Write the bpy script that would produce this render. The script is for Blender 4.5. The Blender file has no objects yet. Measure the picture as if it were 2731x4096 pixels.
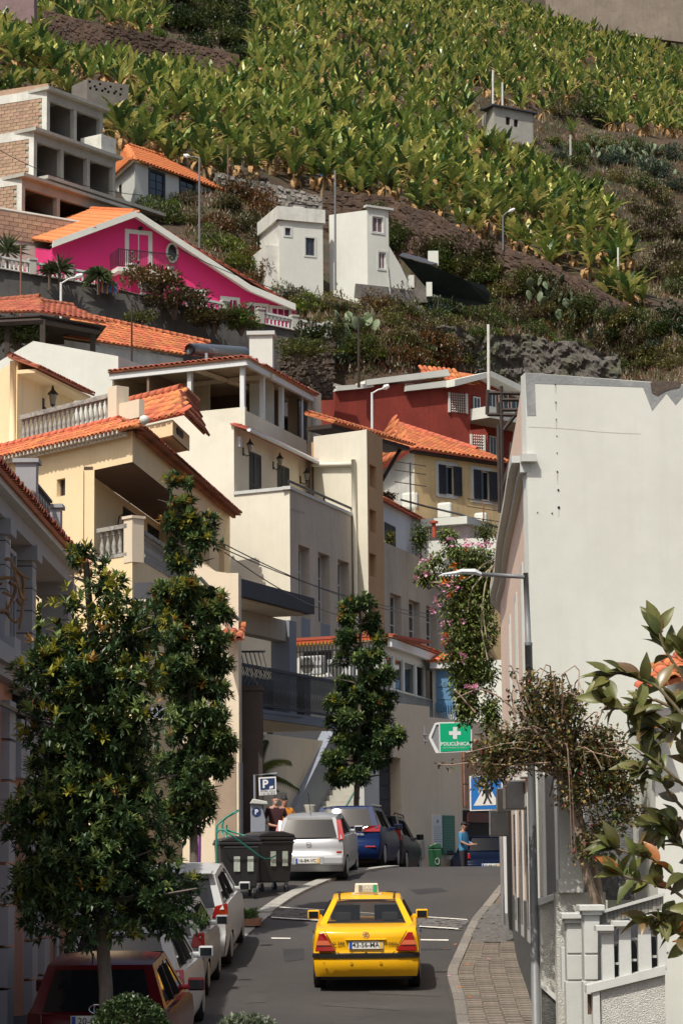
import bpy, bmesh, math, random
from math import sin, cos, pi, radians, atan2, sqrt, hypot
from mathutils import Vector, Matrix, noise
random.seed(7)
SC = bpy.context.scene
COL = SC.collection
# ------------------------------------------------------------------ camera, light, exposure
FPX, CX, CY = 10000.0, 1365.5, 2048.0          # focal length and centre in photo pixels (2731 x 4096)
PITCH, ROLL = math.atan(1402/FPX), radians(-0.55)
RC = Matrix.Rotation(pi/2+PITCH, 3, 'X') @ Matrix.Rotation(ROLL, 3, 'Z')
cam = bpy.data.cameras.new('camera'); camo = bpy.data.objects.new('camera', cam); COL.objects.link(camo)
camo.matrix_world = RC.to_4x4()
cam.sensor_fit = 'VERTICAL'; cam.sensor_height = 36.0; cam.lens = 36.0*FPX/4096
cam.clip_start = 0.5; cam.clip_end = 3000
SC.camera = camo
SUN = Vector((0.34, 0.60, -1.0)).normalized()      # the way the light travels
sl = bpy.data.lights.new('sun', 'SUN'); sl.energy = 4.8; sl.angle = radians(0.5); sl.color = (1.0, 0.95, 0.86)
so = bpy.data.objects.new('sun', sl); COL.objects.link(so); so.rotation_euler = SUN.to_track_quat('-Z', 'Y').to_euler()
wd = bpy.data.worlds.new('World'); SC.world = wd; wd.use_nodes = True
nt = wd.node_tree; bg = nt.nodes['Background']; sk = nt.nodes.new('ShaderNodeTexSky')
sk.sky_type = 'NISHITA'; sk.sun_disc = False; sk.dust_density = 4.0; sk.ozone_density = 0.6
sk.sun_elevation = math.asin(-SUN.z); sk.sun_rotation = math.atan2(-SUN.x, -SUN.y) % (2*pi)
nt.links.new(sk.outputs[0], bg.inputs[0]); bg.inputs[1].default_value = 0.13
SC.view_settings.view_transform = 'Standard'; SC.view_settings.look = 'None'
SC.view_settings.exposure = -0.08; SC.view_settings.gamma = 1.0
SC.cycles.max_bounces = 6; SC.cycles.transparent_max_bounces = 12

# ------------------------------------------------------------------ kit
def ray(u, v): return RC @ Vector(((u-CX)/FPX, -(v-CY)/FPX, -1.0))
def P(u, v, Y):                                    # the point at distance Y seen at photo pixel (u, v)
    d = ray(u, v); return d*(Y/d.y)
W = {}
def link(o, parent, M):
    COL.objects.link(o); W[o] = M.copy()
    if parent is not None:
        o.parent = parent; o.matrix_local = W[parent].inverted() @ M
    else: o.matrix_world = M
    return o
def tag(o, label=None, cat=None, group=None, kind=None):
    if label: o['label'] = label
    if cat: o['category'] = cat
    if group: o['group'] = group
    if kind: o['kind'] = kind
    return o
def TM(x, y, z, rz=0): return Matrix.Translation((x, y, z)) @ Matrix.Rotation(rz, 4, 'Z')
I4 = Matrix.Identity(4)
def thing(name, label, cat, M, group=None):
    o = bpy.data.objects.new(name, None); o.empty_display_size = .2
    link(o, None, M if isinstance(M, Matrix) else Matrix.Translation(M))
    return tag(o, label, cat, group)
class MB:                                          # collects faces; becomes ONE mesh
    def __init__(s): s.v = []; s.f = []; s.mi = []
    def add(s, vs, fs, m=0):
        b = len(s.v); s.v += [tuple(p) for p in vs]
        for f in fs: s.f.append([b+i for i in f]); s.mi.append(m)
        return s
    def box(s, x0, x1, y0, y1, z0, z1, m=0):
        return s.add([(x0,y0,z0),(x1,y0,z0),(x1,y1,z0),(x0,y1,z0),(x0,y0,z1),(x1,y0,z1),(x1,y1,z1),(x0,y1,z1)],
            [(0,3,2,1),(4,5,6,7),(0,1,5,4),(1,2,6,5),(2,3,7,6),(3,0,4,7)], m)
    def quad(s, a, b, c, d, m=0): return s.add([a,b,c,d], [(0,1,2,3)], m)
    def prism(s, pts, a, b, m=0):                  # polygon pts pulled by vector: pts + a .. pts + b
        n = len(pts); a = Vector(a); b = Vector(b)
        vs = [Vector(p)+a for p in pts]+[Vector(p)+b for p in pts]
        return s.add(vs, [tuple(range(n-1,-1,-1)), tuple(range(n, 2*n))]+[(i,(i+1)%n,n+(i+1)%n,n+i) for i in range(n)], m)
    def poly_y(s, sz, y0, y1, m=0): return s.prism([(p[0],0,p[1]) for p in sz], (0,y0,0), (0,y1,0), m)
    def poly_x(s, yz, x0, x1, m=0): return s.prism([(0,p[0],p[1]) for p in yz], (x0,0,0), (x1,0,0), m)
    def poly_z(s, xy, z0, z1, m=0): return s.prism([(p[0],p[1],0) for p in xy], (0,0,z0), (0,0,z1), m)
    def tube(s, pts, r, n=6, m=0, cap=True):
        pts = [Vector(p) for p in pts]; rr = r if isinstance(r, (list, tuple)) else [r]*len(pts)
        vs = []; up = None
        for i, p in enumerate(pts):
            t = (pts[min(i+1,len(pts)-1)]-pts[max(i-1,0)])
            if t.length < 1e-9: t = Vector((0,0,1))
            t.normalize()
            if up is None or abs(up.dot(t)) > .95: up = Vector((0,0,1)) if abs(t.z) < .9 else Vector((1,0,0))
            a = t.cross(up).normalized(); b = t.cross(a)
            up = -b if False else up
            for k in range(n):
                an = 2*pi*k/n; vs.append(p+(a*cos(an)+b*sin(an))*rr[i])
        fs = [(i*n+k, i*n+(k+1)%n, (i+1)*n+(k+1)%n, (i+1)*n+k) for i in range(len(pts)-1) for k in range(n)]
        if cap: fs += [tuple(range(n)), tuple(range(len(pts)*n-1, (len(pts)-1)*n-1, -1))]
        return s.add(vs, fs, m)
    def lathe(s, prof, c=(0,0,0), n=10, m=0):      # prof: (r, z)
        vs = [(c[0]+r*cos(2*pi*k/n), c[1]+r*sin(2*pi*k/n), c[2]+z) for r, z in prof for k in range(n)]
        fs = [(i*n+k, i*n+(k+1)%n, (i+1)*n+(k+1)%n, (i+1)*n+k) for i in range(len(prof)-1) for k in range(n)]
        fs += [tuple(range(n-1,-1,-1)), tuple(range((len(prof)-1)*n, len(prof)*n))]
        return s.add(vs, fs, m)
    def mesh(s, name, mats, smooth=False):
        me = bpy.data.meshes.new(name); me.from_pydata(s.v, [], s.f)
        for mt in (mats if isinstance(mats, (list, tuple)) else [mats]): me.materials.append(mt)
        if any(s.mi): me.polygons.foreach_set('material_index', s.mi)
        if smooth: me.polygons.foreach_set('use_smooth', [True]*len(s.f))
        me.validate(); me.update(); return me
def bev(o, w=.01, seg=2, ang=35):
    b = o.modifiers.new('bevel', 'BEVEL'); b.width = w; b.segments = seg; b.limit_method = 'ANGLE'; b.angle_limit = radians(ang); return o
def part(parent, name, mb, mt, M=None, smooth=False, bevel=0):
    me = mb.mesh(name, mt, smooth) if isinstance(mb, MB) else mb
    o = bpy.data.objects.new(name, me)
    link(o, parent, M if M is not None else (W[parent] if parent is not None else I4))
    if bevel: bev(o, bevel)
    return o
def single(name, mb, mt, label, cat, M=None, group=None, smooth=False, kind=None, bevel=0):
    return tag(part(None, name, mb, mt, M, smooth, bevel), label, cat, group, kind)
def struct(name, mb, mt, smooth=False, parent=None): return tag(part(parent, name, mb, mt, None, smooth), kind='structure' if parent is None else None)
def copy_tree(o, M, label=None, parent=None):
    c = o.copy(); D = M @ W[o].inverted()
    COL.objects.link(c); W[c] = M.copy(); c.parent = parent
    if parent: c.matrix_local = W[parent].inverted() @ M
    else: c.matrix_world = M
    if label: c['label'] = label
    for ch in [x for x in W if x.parent == o]: copy_tree(ch, D @ W[ch], None, c)
    return c

# ------------------------------------------------------------------ materials
MATS = {}
def mat(name, col, rough=.85, var=.12, scale=2.0, bump=0, bscale=60, metal=0, spec=.5, streak=0, stain=None, stain_amt=.5, stain_scale=.8,
        trans=0, coat=0, rnd=0, emis=0, alpha=1, hue=0, bdist=.02):
    if name in MATS: return MATS[name]
    m = bpy.data.materials.new(name); m.use_nodes = True; MATS[name] = m
    N = m.node_tree.nodes; L = m.node_tree.links; b = N['Principled BSDF']
    b.inputs['Roughness'].default_value = rough; b.inputs['Metallic'].default_value = metal
    b.inputs['Specular IOR Level'].default_value = spec; b.inputs['Coat Weight'].default_value = coat; b.inputs['Coat Roughness'].default_value = .05
    c4 = (*col, 1); out = None
    if var or stain or rnd or streak:
        tc = N.new('ShaderNodeTexCoord'); co = tc.outputs['Object']
        def nz(sc, det=5, mp=None):
            n = N.new('ShaderNodeTexNoise'); n.inputs['Scale'].default_value = sc; n.inputs['Detail'].default_value = det
            n.inputs['Roughness'].default_value = .62; L.new(mp or co, n.inputs['Vector']); return n.outputs['Fac']
        def ramp(x, a, b_):
            r = N.new('ShaderNodeMapRange'); r.inputs[1].default_value = a; r.inputs[2].default_value = b_; L.new(x, r.inputs[0]); return r.outputs[0]
        def mix(f, a, b_, mode='MIX'):
            x = N.new('ShaderNodeMix'); x.data_type = 'RGBA'; x.blend_type = mode
            for k, val in ((0, f), (6, a), (7, b_)):
                if isinstance(val, (int, float)): x.inputs[k].default_value = val
                elif isinstance(val, tuple): x.inputs[k].default_value = val
                else: L.new(val, x.inputs[k])
            return x.outputs[2]
        out = mix(ramp(nz(scale), .3, .7), tuple(min(1, c*(1-var)) for c in col)+(1,), tuple(min(1, c*(1+var)) for c in col)+(1,))
        if var: out = mix(ramp(nz(scale*9, 3), .35, .7), out, mix(1.0, out, (1-var*.7,)*3+(1,), 'MULTIPLY'))
        if streak:
            mp = N.new('ShaderNodeMapping'); mp.inputs['Scale'].default_value = (3.0, 3.0, .16); L.new(co, mp.inputs['Vector'])
            out = mix(ramp(nz(1.4, 6, mp.outputs[0]), .52, .8), out, mix(1.0, out, (1-streak, 1-streak, 1-streak*1.1, 1), 'MULTIPLY'))
        if stain:
            f = N.new('ShaderNodeMath'); f.operation = 'MULTIPLY'; f.inputs[1].default_value = stain_amt; L.new(ramp(nz(stain_scale, 8), .48, .66), f.inputs[0])
            out = mix(f.outputs[0], out, (*stain, 1))
        if rnd or hue:
            oi = N.new('ShaderNodeObjectInfo'); h = N.new('ShaderNodeHueSaturation')
            L.new(ramp(oi.outputs['Random'], 0, 1), h.inputs['Value']);
            r = h.inputs['Value'].links[0].from_node; r.inputs[3].default_value = 1-rnd; r.inputs[4].default_value = 1+rnd
            if hue:
                q = N.new('ShaderNodeMath'); q.operation = 'MULTIPLY'; q.inputs[1].default_value = 7.31; L.new(oi.outputs['Random'], q.inputs[0])
                q2 = N.new('ShaderNodeMath'); q2.operation = 'FRACT'; L.new(q.outputs[0], q2.inputs[0])
                rr = ramp(q2.outputs[0], 0, 1); r2 = rr.node; r2.inputs[3].default_value = .5-hue; r2.inputs[4].default_value = .5+hue; L.new(rr, h.inputs['Hue'])
            L.new(out, h.inputs['Color']); out = h.outputs[0]
        L.new(out, b.inputs['Base Color'])
        if bump:
            bp = N.new('ShaderNodeBump'); bp.inputs['Strength'].default_value = bump; bp.inputs['Distance'].default_value = bdist
            L.new(nz(bscale, 4), bp.inputs['Height']); L.new(bp.outputs[0], b.inputs['Normal'])
    else: b.inputs['Base Color'].default_value = c4
    if trans:                                       # thin leaves: light comes through
        t = N.new('ShaderNodeBsdfTranslucent'); ms = N.new('ShaderNodeMixShader'); ms.inputs[0].default_value = trans
        if out: L.new(out, t.inputs[0])
        else: t.inputs[0].default_value = c4
        L.new(b.outputs[0], ms.inputs[1]); L.new(t.outputs[0], ms.inputs[2]); L.new(ms.outputs[0], N['Material Output'].inputs[0])
    if alpha < 1:
        tr = N.new('ShaderNodeBsdfTransparent'); ms = N.new('ShaderNodeMixShader'); ms.inputs[0].default_value = alpha
        L.new(tr.outputs[0], ms.inputs[1]); L.new(b.outputs[0], ms.inputs[2]); L.new(ms.outputs[0], N['Material Output'].inputs[0])
    return m
def rgb(r, g, b): return tuple((x/255/12.92 if x/255 <= .04045 else ((x/255+.055)/1.055)**2.4) for x in (r, g, b))
M_white = mat('white_plaster', (.61,.62,.56), .9, .06, .4, .1, 30, streak=.07, stain=(.5,.5,.44), stain_amt=.35, stain_scale=.5)
M_white2 = mat('white_old_plaster', (.62,.62,.56), .9, .1, .8, .4, 25, streak=.25, stain=(.3,.29,.26), stain_amt=.45, stain_scale=1.1)
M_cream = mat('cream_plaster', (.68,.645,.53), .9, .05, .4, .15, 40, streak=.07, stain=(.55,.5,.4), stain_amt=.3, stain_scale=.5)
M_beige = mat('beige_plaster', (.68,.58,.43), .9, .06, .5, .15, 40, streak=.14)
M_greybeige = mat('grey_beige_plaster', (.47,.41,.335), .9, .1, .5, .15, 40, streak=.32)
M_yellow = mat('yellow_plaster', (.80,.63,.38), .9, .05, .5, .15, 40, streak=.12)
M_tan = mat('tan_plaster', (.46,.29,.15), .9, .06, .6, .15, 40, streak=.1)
M_peach = mat('peach_plaster', (.74,.55,.43), .9, .05, .6, .2, 50, streak=.12)
M_pink = mat('magenta_plaster', (.70,.028,.175), .8, .05, .5, .1, 40)
M_red = mat('red_plaster', (.25,.036,.022), .9, .22, .5, .3, 20, streak=.35)
M_oldyellow = mat('old_yellow_plaster', (.62,.46,.23), .9, .12, .7, .2, 30, streak=.35, stain=(.36,.3,.22), stain_amt=.6)
M_grey = mat('grey_paint', (.42,.43,.40), .7, .05, .8, .1, 60)
M_dgrey = mat('dark_grey_paint', (.05,.053,.062), .7, .08, 1)
M_bluegrey = mat('blue_grey_paint', (.20,.22,.26), .7, .08, 1)
M_conc = mat('raw_concrete', (.40,.39,.34), .95, .14, .8, .5, 14, streak=.25)
M_concd = mat('dark_concrete', (.105,.10,.095), .95, .2, .6, .6, 10, streak=.4, stain=(.06,.055,.05), stain_amt=.7)
M_lgrey = mat('light_grey_trim', (.50,.51,.48), .8, .06, 1.2, .15, 40, streak=.12)
M_rough = mat('roughcast_white', (.66,.66,.60), .95, .12, 6, 1.0, 55, bdist=.05)
M_roughd = mat('roughcast_grey', (.12,.12,.115), .95, .35, 8, 1.0, 55, bdist=.05)
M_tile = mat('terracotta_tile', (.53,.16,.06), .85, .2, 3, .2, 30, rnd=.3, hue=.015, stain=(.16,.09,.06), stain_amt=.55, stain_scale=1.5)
M_tiled = mat('old_and_shaded_tile', (.36,.10,.052), .88, .25, 3, .3, 30, rnd=.3, hue=.015, stain=(.1,.06,.045), stain_amt=.6, stain_scale=1.5)  # older tile, also the darkened tile for the yellow house's shaded slopes
M_tilew = mat('white_mortar', (.62,.6,.55), .9, .1, 3)
M_glass = mat('window_glass', (.018,.021,.026), .06, 0, spec=.8)
M_frame = mat('white_frame', (.62,.63,.62), .5, .03, 3)
M_shut = mat('dark_shutter', (.016,.017,.02), .6, .1, 3)
M_black = mat('black_iron', (.014,.014,.016), .5, .1, 4)
M_wood = mat('dark_wood', (.035,.022,.016), .8, .25, 4)
M_brownwood = mat('brown_wood', (.10,.05,.03), .7, .25, 4)
M_brick = mat('hollow_brick', (.37,.25,.17), .95, .16, 6, .4, 40, rnd=.16, hue=.01)
M_stone = mat('dark_stone', (.085,.062,.05), .95, .35, 2.5, .8, 12, rnd=.3, hue=.02)
M_stoneg = mat('grey_stone', (.2,.185,.165), .95, .35, 2, .8, 12, rnd=.3)
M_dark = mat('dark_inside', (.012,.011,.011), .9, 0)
M_steel = mat('galvanised', (.33,.34,.35), .45, .1, 4, metal=.6)
M_pole = mat('grey_pole', (.16,.165,.17), .5, .1, 4)
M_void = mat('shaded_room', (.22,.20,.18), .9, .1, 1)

# ------------------------------------------------------------------ facades
class Fac:                                         # a wall plane; local x along the wall, y inwards, z up
    def __init__(s, A, B):
        s.A = Vector((A[0], A[1], 0)); d = Vector((B[0]-A[0], B[1]-A[1], 0)); s.len = d.length
        s.ex = d.normalized(); s.ey = Vector((-s.ex.y, s.ex.x, 0)); s.ang = atan2(s.ex.y, s.ex.x)
        s.M = TM(s.A.x, s.A.y, 0, s.ang)
    @classmethod
    def px(c, u0, v0, Y0, u1, v1, Y1):
        a = P(u0, v0, Y0); b = P(u1, v1, Y1); return c((a.x, a.y), (b.x, b.y))
    def sz(s, u, v, dy=0):                         # wall coordinates of the point seen at (u, v); dy: plane shifted inwards
        d = ray(u, v); A = s.A+s.ey*dy
        t = A.dot(s.ey)/d.dot(s.ey); p = d*t; return (p-s.A).dot(s.ex), p.z
    def rect(s, u0, v0, u1, v1, dy=0):
        a = s.sz(u0, v0, dy); b = s.sz(u1, v0, dy); c = s.sz(u1, v1, dy); d = s.sz(u0, v1, dy)
        return ((a[0]+d[0])/2, (b[0]+c[0])/2, (c[1]+d[1])/2, (a[1]+b[1])/2)     # s0, s1, z0, z1
    def pt(s, x, y, z): return s.M @ Vector((x, y, z))
    def side(s, at, right=True):                   # the wall that turns the corner at x = at, running inwards
        a = s.pt(at, 0, 0); b = a+s.ey*10
        return Fac((a.x, a.y), (b.x, b.y)) if right else Fac((b.x, b.y), (a.x, a.y))
def wall_mb(s0, s1, z0, z1, holes=(), th=.22, mb=None, y=0):
    mb = mb or MB(); xs = sorted({s0, s1, *[min(max(h[i], s0), s1) for h in holes for i in (0, 1)]}); zs = sorted({z0, z1, *[min(max(h[i], z0), z1) for h in holes for i in (2, 3)]})
    for i in range(len(xs)-1):
        for j in range(len(zs)-1):
            cx, cz = (xs[i]+xs[i+1])/2, (zs[j]+zs[j+1])/2
            if any(h[0] < cx < h[1] and h[2] < cz < h[3] for h in holes): continue
            mb.quad((xs[i],y,zs[j]), (xs[i+1],y,zs[j]), (xs[i+1],y,zs[j+1]), (xs[i],y,zs[j+1]))
    for a, b, c, d in holes:
        mb.quad((a,y,c),(a,y+th,c),(a,y+th,d),(a,y,d)); mb.quad((b,y,c),(b,y,d),(b,y+th,d),(b,y+th,c))
        mb.quad((a,y,d),(a,y+th,d),(b,y+th,d),(b,y,d)); mb.quad((a,y,c),(b,y,c),(b,y+th,c),(a,y+th,c))
    return mb
def window(T, F, r, frame=M_frame, pane=M_glass, fw=.06, dep=.14, nx=2, nz=1, name='window', sill=None, surround=None, sw=.12):
    a, b, c, d = r; m = MB()
    for x0, x1, z0, z1 in ((a,a+fw,c,d),(b-fw,b,c,d),(a+fw,b-fw,c,c+fw),(a+fw,b-fw,d-fw,d)): m.box(x0, x1, dep, dep+.06, z0, z1)
    for i in range(1, nx): x = a+(b-a)*i/nx; m.box(x-fw*.4, x+fw*.4, dep+.005, dep+.05, c+fw, d-fw)
    for i in range(1, nz): z = c+(d-c)*i/nz; m.box(a+fw, b-fw, dep+.01, dep+.045, z-fw*.3, z+fw*.3)
    o = part(T, name, m, frame, F.M)
    part(o, 'pane', MB().box(a+.01, b-.01, dep+.03, dep+.05, c+.01, d-.01), pane, F.M)
    if sill: part(o, 'sill', MB().box(a-.08, b+.08, -.07, dep, c-.08, c), sill, F.M)
    if surround:
        q = MB()
        for x0, x1, z0, z1 in ((a-sw,a,c-sw,d+sw),(b,b+sw,c-sw,d+sw),(a,b,d,d+sw),(a,b,c-sw,c)): q.box(x0, x1, -.03, .02, z0, z1)
        part(o, 'surround', q, surround, F.M)
    return o
def shutter(T, F, r, y=-.05, mt=None, swing=0, hinge='l', name='shutter'):
    a, b, c, d = r; w = b-a; m = MB(); f = .07
    m.box(0, f, 0, .04, c, d); m.box(w-f, w, 0, .04, c, d)
    for z in (c, (c+d)/2-f/2, d-f): m.box(f, w-f, 0, .04, z, z+f)
    n = max(4, int((d-c)/.11))
    for i in range(n):
        z = c+f+(d-c-2*f)*i/n; h = (d-c-2*f)/n*.9
        m.add([(f,.03,z+h),(w-f,.03,z+h),(w-f,.005,z),(f,.005,z)], [(3,2,1,0)])
    m.box(f, w-f, .031, .036, c+f, d-f)
    M = F.M @ Matrix.Translation((a, y, 0))
    if swing:
        M = F.M @ (Matrix.Translation((a, y, 0)) @ Matrix.Rotation(-swing, 4, 'Z') if hinge == 'l' else Matrix.Translation((b, y, 0)) @ Matrix.Rotation(swing, 4, 'Z') @ Matrix.Translation((-w, 0, 0)))
    return part(T, name, m, mt or M_shut, M)
_tm = {}
def tile_mesh(pitch, ln, mt, seg=5):
    k = (round(pitch,3), round(ln,3), mt.name)
    if k not in _tm:
        vs, fs = _tile_geo(pitch, ln, seg); m = MB(); m.add(vs, fs); _tm[k] = m.mesh('tile', mt, True)
    return _tm[k]
def _tile_geo(pitch, ln, seg=5):
    vs = []; w = pitch*.42
    for y, r, lift in ((0, w, .022), (ln*1.12, w*.86, .0)):
        for k in range(seg+1):
            a = pi*k/seg; vs.append((-cos(a)*r, y, sin(a)*r*.75+lift))
    for k in range(seg+1):                          # thickness at the lower end
        a = pi*k/seg; vs.append((-cos(a)*w*.78, 0, sin(a)*w*.52+.015))
    n = seg+1
    fs = [(k, k+1, n+k+1, n+k) for k in range(seg)]+[(2*n+k, 2*n+k+1, k+1, k) for k in range(seg)]
    return vs, fs
def tile_roof(T, e0, e1, r1, r0, pitch=.24, course=.42, mt=None, limit=300, deck=None, ridge=True, thick=.06, eavemortar=False, name='roof', deckmat=None):
    """tiled slope: world points eave left, eave right, ridge right, ridge left (seen from outside)"""
    mt = mt or M_tile
    e0, e1, r1, r0 = map(Vector, (e0, e1, r1, r0)); X = (e1-e0).normalized(); up = ((r0+r1)/2-(e0+e1)/2)
    Yd = (up-X*up.dot(X)).normalized(); Z = X.cross(Yd).normalized()
    loc = lambda p: ((p-e0).dot(X), (p-e0).dot(Yd))
    poly = [loc(p) for p in (e0, e1, r1, r0)]
    def inside(x, y):
        s = 0
        for i in range(4):
            a, b = poly[i], poly[(i+1)%4]
            cr = (b[0]-a[0])*(y-a[1])-(b[1]-a[1])*(x-a[0])
            if cr < -1e-6: return False
        return True
    M = Matrix(((X.x,Yd.x,Z.x,e0.x),(X.y,Yd.y,Z.y,e0.y),(X.z,Yd.z,Z.z,e0.z),(0,0,0,1)))
    d = MB(); pz = [(p[0],p[1],0) for p in poly]; d.prism(pz, (0,0,-thick), (0,0,0))
    R = part(T, name, d, deckmat or mt, M)
    wmax = max(p[0] for p in poly); wmin = min(p[0] for p in poly); hmax = max(p[1] for p in poly)
    spots = []; j = 0
    while j*course < hmax:
        i = math.floor(wmin/pitch)
        while i*pitch < wmax:
            x = (i+.5)*pitch
            if inside(x, j*course+course*.45): spots.append((x, j*course-.04))
            i += 1
        j += 1
    tm = tile_mesh(pitch, course, mt)
    for x, y in spots[:limit]:
        o = bpy.data.objects.new('tile', tm)
        link(o, R, M @ Matrix.Translation((x+random.uniform(-.008,.008), y+random.uniform(-.015,.015), 0)) @ Matrix.Rotation(random.uniform(-.02,.02), 4, 'Z'))
    if len(spots) > limit:
        vs, fs = _tile_geo(pitch, course); q = MB()
        for x, y in spots[limit:]:
            jx, jy = random.uniform(-.008,.008), random.uniform(-.015,.015); q.add([(p[0]+x+jx, p[1]+y+jy, p[2]) for p in vs], fs)
        tag(part(R, 'tile_field', q, mt, M, True), kind='stuff')
    if ridge:
        n = max(1, int((r1-r0).length/.38)); q = MB(); a, b = Vector((*loc(r0),0)), Vector((*loc(r1),0))
        for i in range(n):
            p0 = a+(b-a)*(i/n); p1 = a+(b-a)*((i+1.08)/n)
            q.tube([p0+Vector((0,0,.05)), p1+Vector((0,0,.07))], pitch*.48, 8)
        if n and (r1-r0).length > .3: part(R, 'ridge', q, mt, M, True)
    return R
_bal = {}
def baluster_mesh(h, mt, r=.06):
    k = (round(h,3), mt.name, r)
    if k not in _bal:
        pr = [(r*.9,0),(r*.9,.08*h),(r*.45,.12*h),(r*.95,.32*h),(r*.7,.48*h),(r*.38,.68*h),(r*.42,.8*h),(r*.75,.84*h),(r*.45,.88*h),(r*.85,.92*h),(r*.85,h)]
        _bal[k] = MB().lathe(pr, n=8).mesh('baluster', mt, True)
    return _bal[k]
def balustrade(T, p0, p1, h=.8, pitch=.22, mt=None, rail=.12, base=.1, posts=0, name='railing', mpost=None, r=.06):
    """balusters between two world points at floor level, with a base and a top rail"""
    mt = mt or M_lgrey; p0 = Vector(p0); p1 = Vector(p1); d = p1-p0; L = hypot(d.x, d.y); ang = atan2(d.y, d.x); sl = d.z/L
    M = TM(*p0, ang); m = MB(); w = .1
    for z0, z1, ww in ((0, base, w), (h-rail, h, w*1.1)):
        m.add([(0,-ww,z0),(L,-ww,z0+sl*L),(L,ww,z0+sl*L),(0,ww,z0),(0,-ww,z1),(L,-ww,z1+sl*L),(L,ww,z1+sl*L),(0,ww,z1)],
            [(0,3,2,1),(4,5,6,7),(0,1,5,4),(1,2,6,5),(2,3,7,6),(3,0,4,7)])
    R = part(T, name, m, mt, M); bm = baluster_mesh(h-rail-base, mt, r)
    n = max(1, int(L/pitch))
    for i in range(n):
        x = (i+.5)*L/n; o = bpy.data.objects.new('baluster', bm); link(o, R, M @ Matrix.Translation((x, 0, base+sl*x)))
    for i in range(posts+1 if posts else 0):
        x = L*i/posts; part(R, 'post', MB().box(x-.16, x+.16, -.16, .16, sl*x-.02, sl*x+h+.06).box(x-.2, x+.2, -.2, .2, sl*x+h+.06, sl*x+h+.16), mpost or mt, M)
    return R
def lerp(a, b, t): return a+(b-a)*t
def interp(x, pts):
    if x <= pts[0][0]: return pts[0][1]
    for (a, b), (c, d) in zip(pts, pts[1:]):
        if x <= c: return b+(d-b)*(x-a)/(c-a)
    return pts[-1][1]
def smooth_interp(x, pts):
    if x <= pts[0][0]: return pts[0][1]
    for i in range(len(pts)-1):
        if x <= pts[i+1][0]:
            (a, b), (c, d) = pts[i], pts[i+1]
            m0 = (pts[i+1][1]-pts[max(i-1,0)][1])/(pts[i+1][0]-pts[max(i-1,0)][0]); m1 = (pts[min(i+2,len(pts)-1)][1]-b)/(pts[min(i+2,len(pts)-1)][0]-a)
            h = c-a; t = (x-a)/h
            return (2*t**3-3*t*t+1)*b+(t**3-2*t*t+t)*h*m0+(-2*t**3+3*t*t)*d+(t**3-t*t)*h*m1
    return pts[-1][1]
def text_part(parent, name, txt, M, size, mt, ext=.002, align='CENTER', bold=0):
    c = bpy.data.curves.new(name, 'FONT'); c.body = txt; c.size = size; c.align_x = align; c.align_y = 'CENTER'; c.extrude = ext; c.offset = bold; c.resolution_u = 3
    o = bpy.data.objects.new('tmp', c); COL.objects.link(o)
    me = bpy.data.meshes.new_from_object(o.evaluated_get(bpy.context.evaluated_depsgraph_get())); bpy.data.objects.remove(o)
    me.materials.clear(); me.materials.append(mt); me.name = name
    o = bpy.data.objects.new(name, me); return link(o, parent, M)
# ------------------------------------------------------------------ ground, road, pavements, hillside
GP = [(-60,-6.5),(0,-3.95),(20,-3.0),(28,-2.62),(34,-2.33),(41,-1.97),(44,-1.81),(47,-1.5),(50,-1.13),(54,-.64),(57,-.33),(60,-.16),(62,-.125),(66,-.2),(72,-.45),(77,-.66),(90,-1.3),(140,-4.5),(700,-5)]
def g(y): return smooth_interp(y, GP)
def G(u, v, dz=0):                                  # ground point seen at a photo pixel
    d = ray(u, v); Y = 5.0
    while Y < 90:
        if d.z*Y/d.y <= g(Y)+dz: break
        Y += .05
    return Vector((d.x*Y/d.y, Y, g(Y)+dz))
XL = [(10,-2.0),(34,-2.1),(41.7,-2.28),(47,-1.97),(50,-1.6),(53,-1.09),(55,-.6),(56.2,-.26),(58,.32),(60,1.0),(62,1.7),(66,3.0),(72,5.2),(80,8.5)]
XR = [(10,1.3),(34,1.5),(38,1.6),(42,1.68),(45,1.95),(49,2.43),(51,2.78),(55,3.5),(58,4.4),(62,5.7),(66,7.2),(72,10),(80,14)]
XB = [(10,2.5),(35.5,2.70),(40,2.86),(45,3.05),(50,3.30),(56,3.62),(60,4.6),(66,7),(80,16)]
M_asph = mat('asphalt', (.060,.054,.050), .85, .2, .6, .5, 120, streak=.0, stain=(.026,.025,.025), stain_amt=.6, stain_scale=.3)
M_asph2 = mat('worn_asphalt', (.05,.05,.052), .88, .25, .7, .5, 90)
M_earth = mat('bare_earth', (.13,.085,.055), .95, .3, .6, .6, 8)
M_kerb = mat('kerb_stone', (.33,.32,.28), .9, .2, 3, .4, 30, rnd=.12)
M_pave = mat('paving_stone', (.25,.215,.175), .9, .25, 5, .6, 40, rnd=.2, hue=.012, stain=(.13,.10,.075), stain_amt=.6, stain_scale=2.2)
M_joint = mat('paving_joint', (.125,.10,.08), .95, .3, 3)
M_cob = mat('cobble_stone', (.095,.09,.085), .85, .35, 9, .6, 30, rnd=.3)
M_line = mat('road_paint', (.72,.70,.62), .8, .12, 6, stain=(.3,.29,.27), stain_amt=.45, stain_scale=4)
gm = MB(); ys = list(range(-60, 30, 10))+[30+.75*i for i in range(80)]+[95, 110, 140, 300, 700]
def sheet(xs_of, ys, dz, mb):
    n = None
    for j, y in enumerate(ys):
        xs = xs_of(y); n = len(xs); mb.v += [(x, y, g(y)+dz) for x in xs]
    for j in range(len(ys)-1):
        for i in range(n-1): mb.f.append([j*n+i, j*n+i+1, (j+1)*n+i+1, (j+1)*n+i]); mb.mi.append(0)
    return mb
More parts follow.
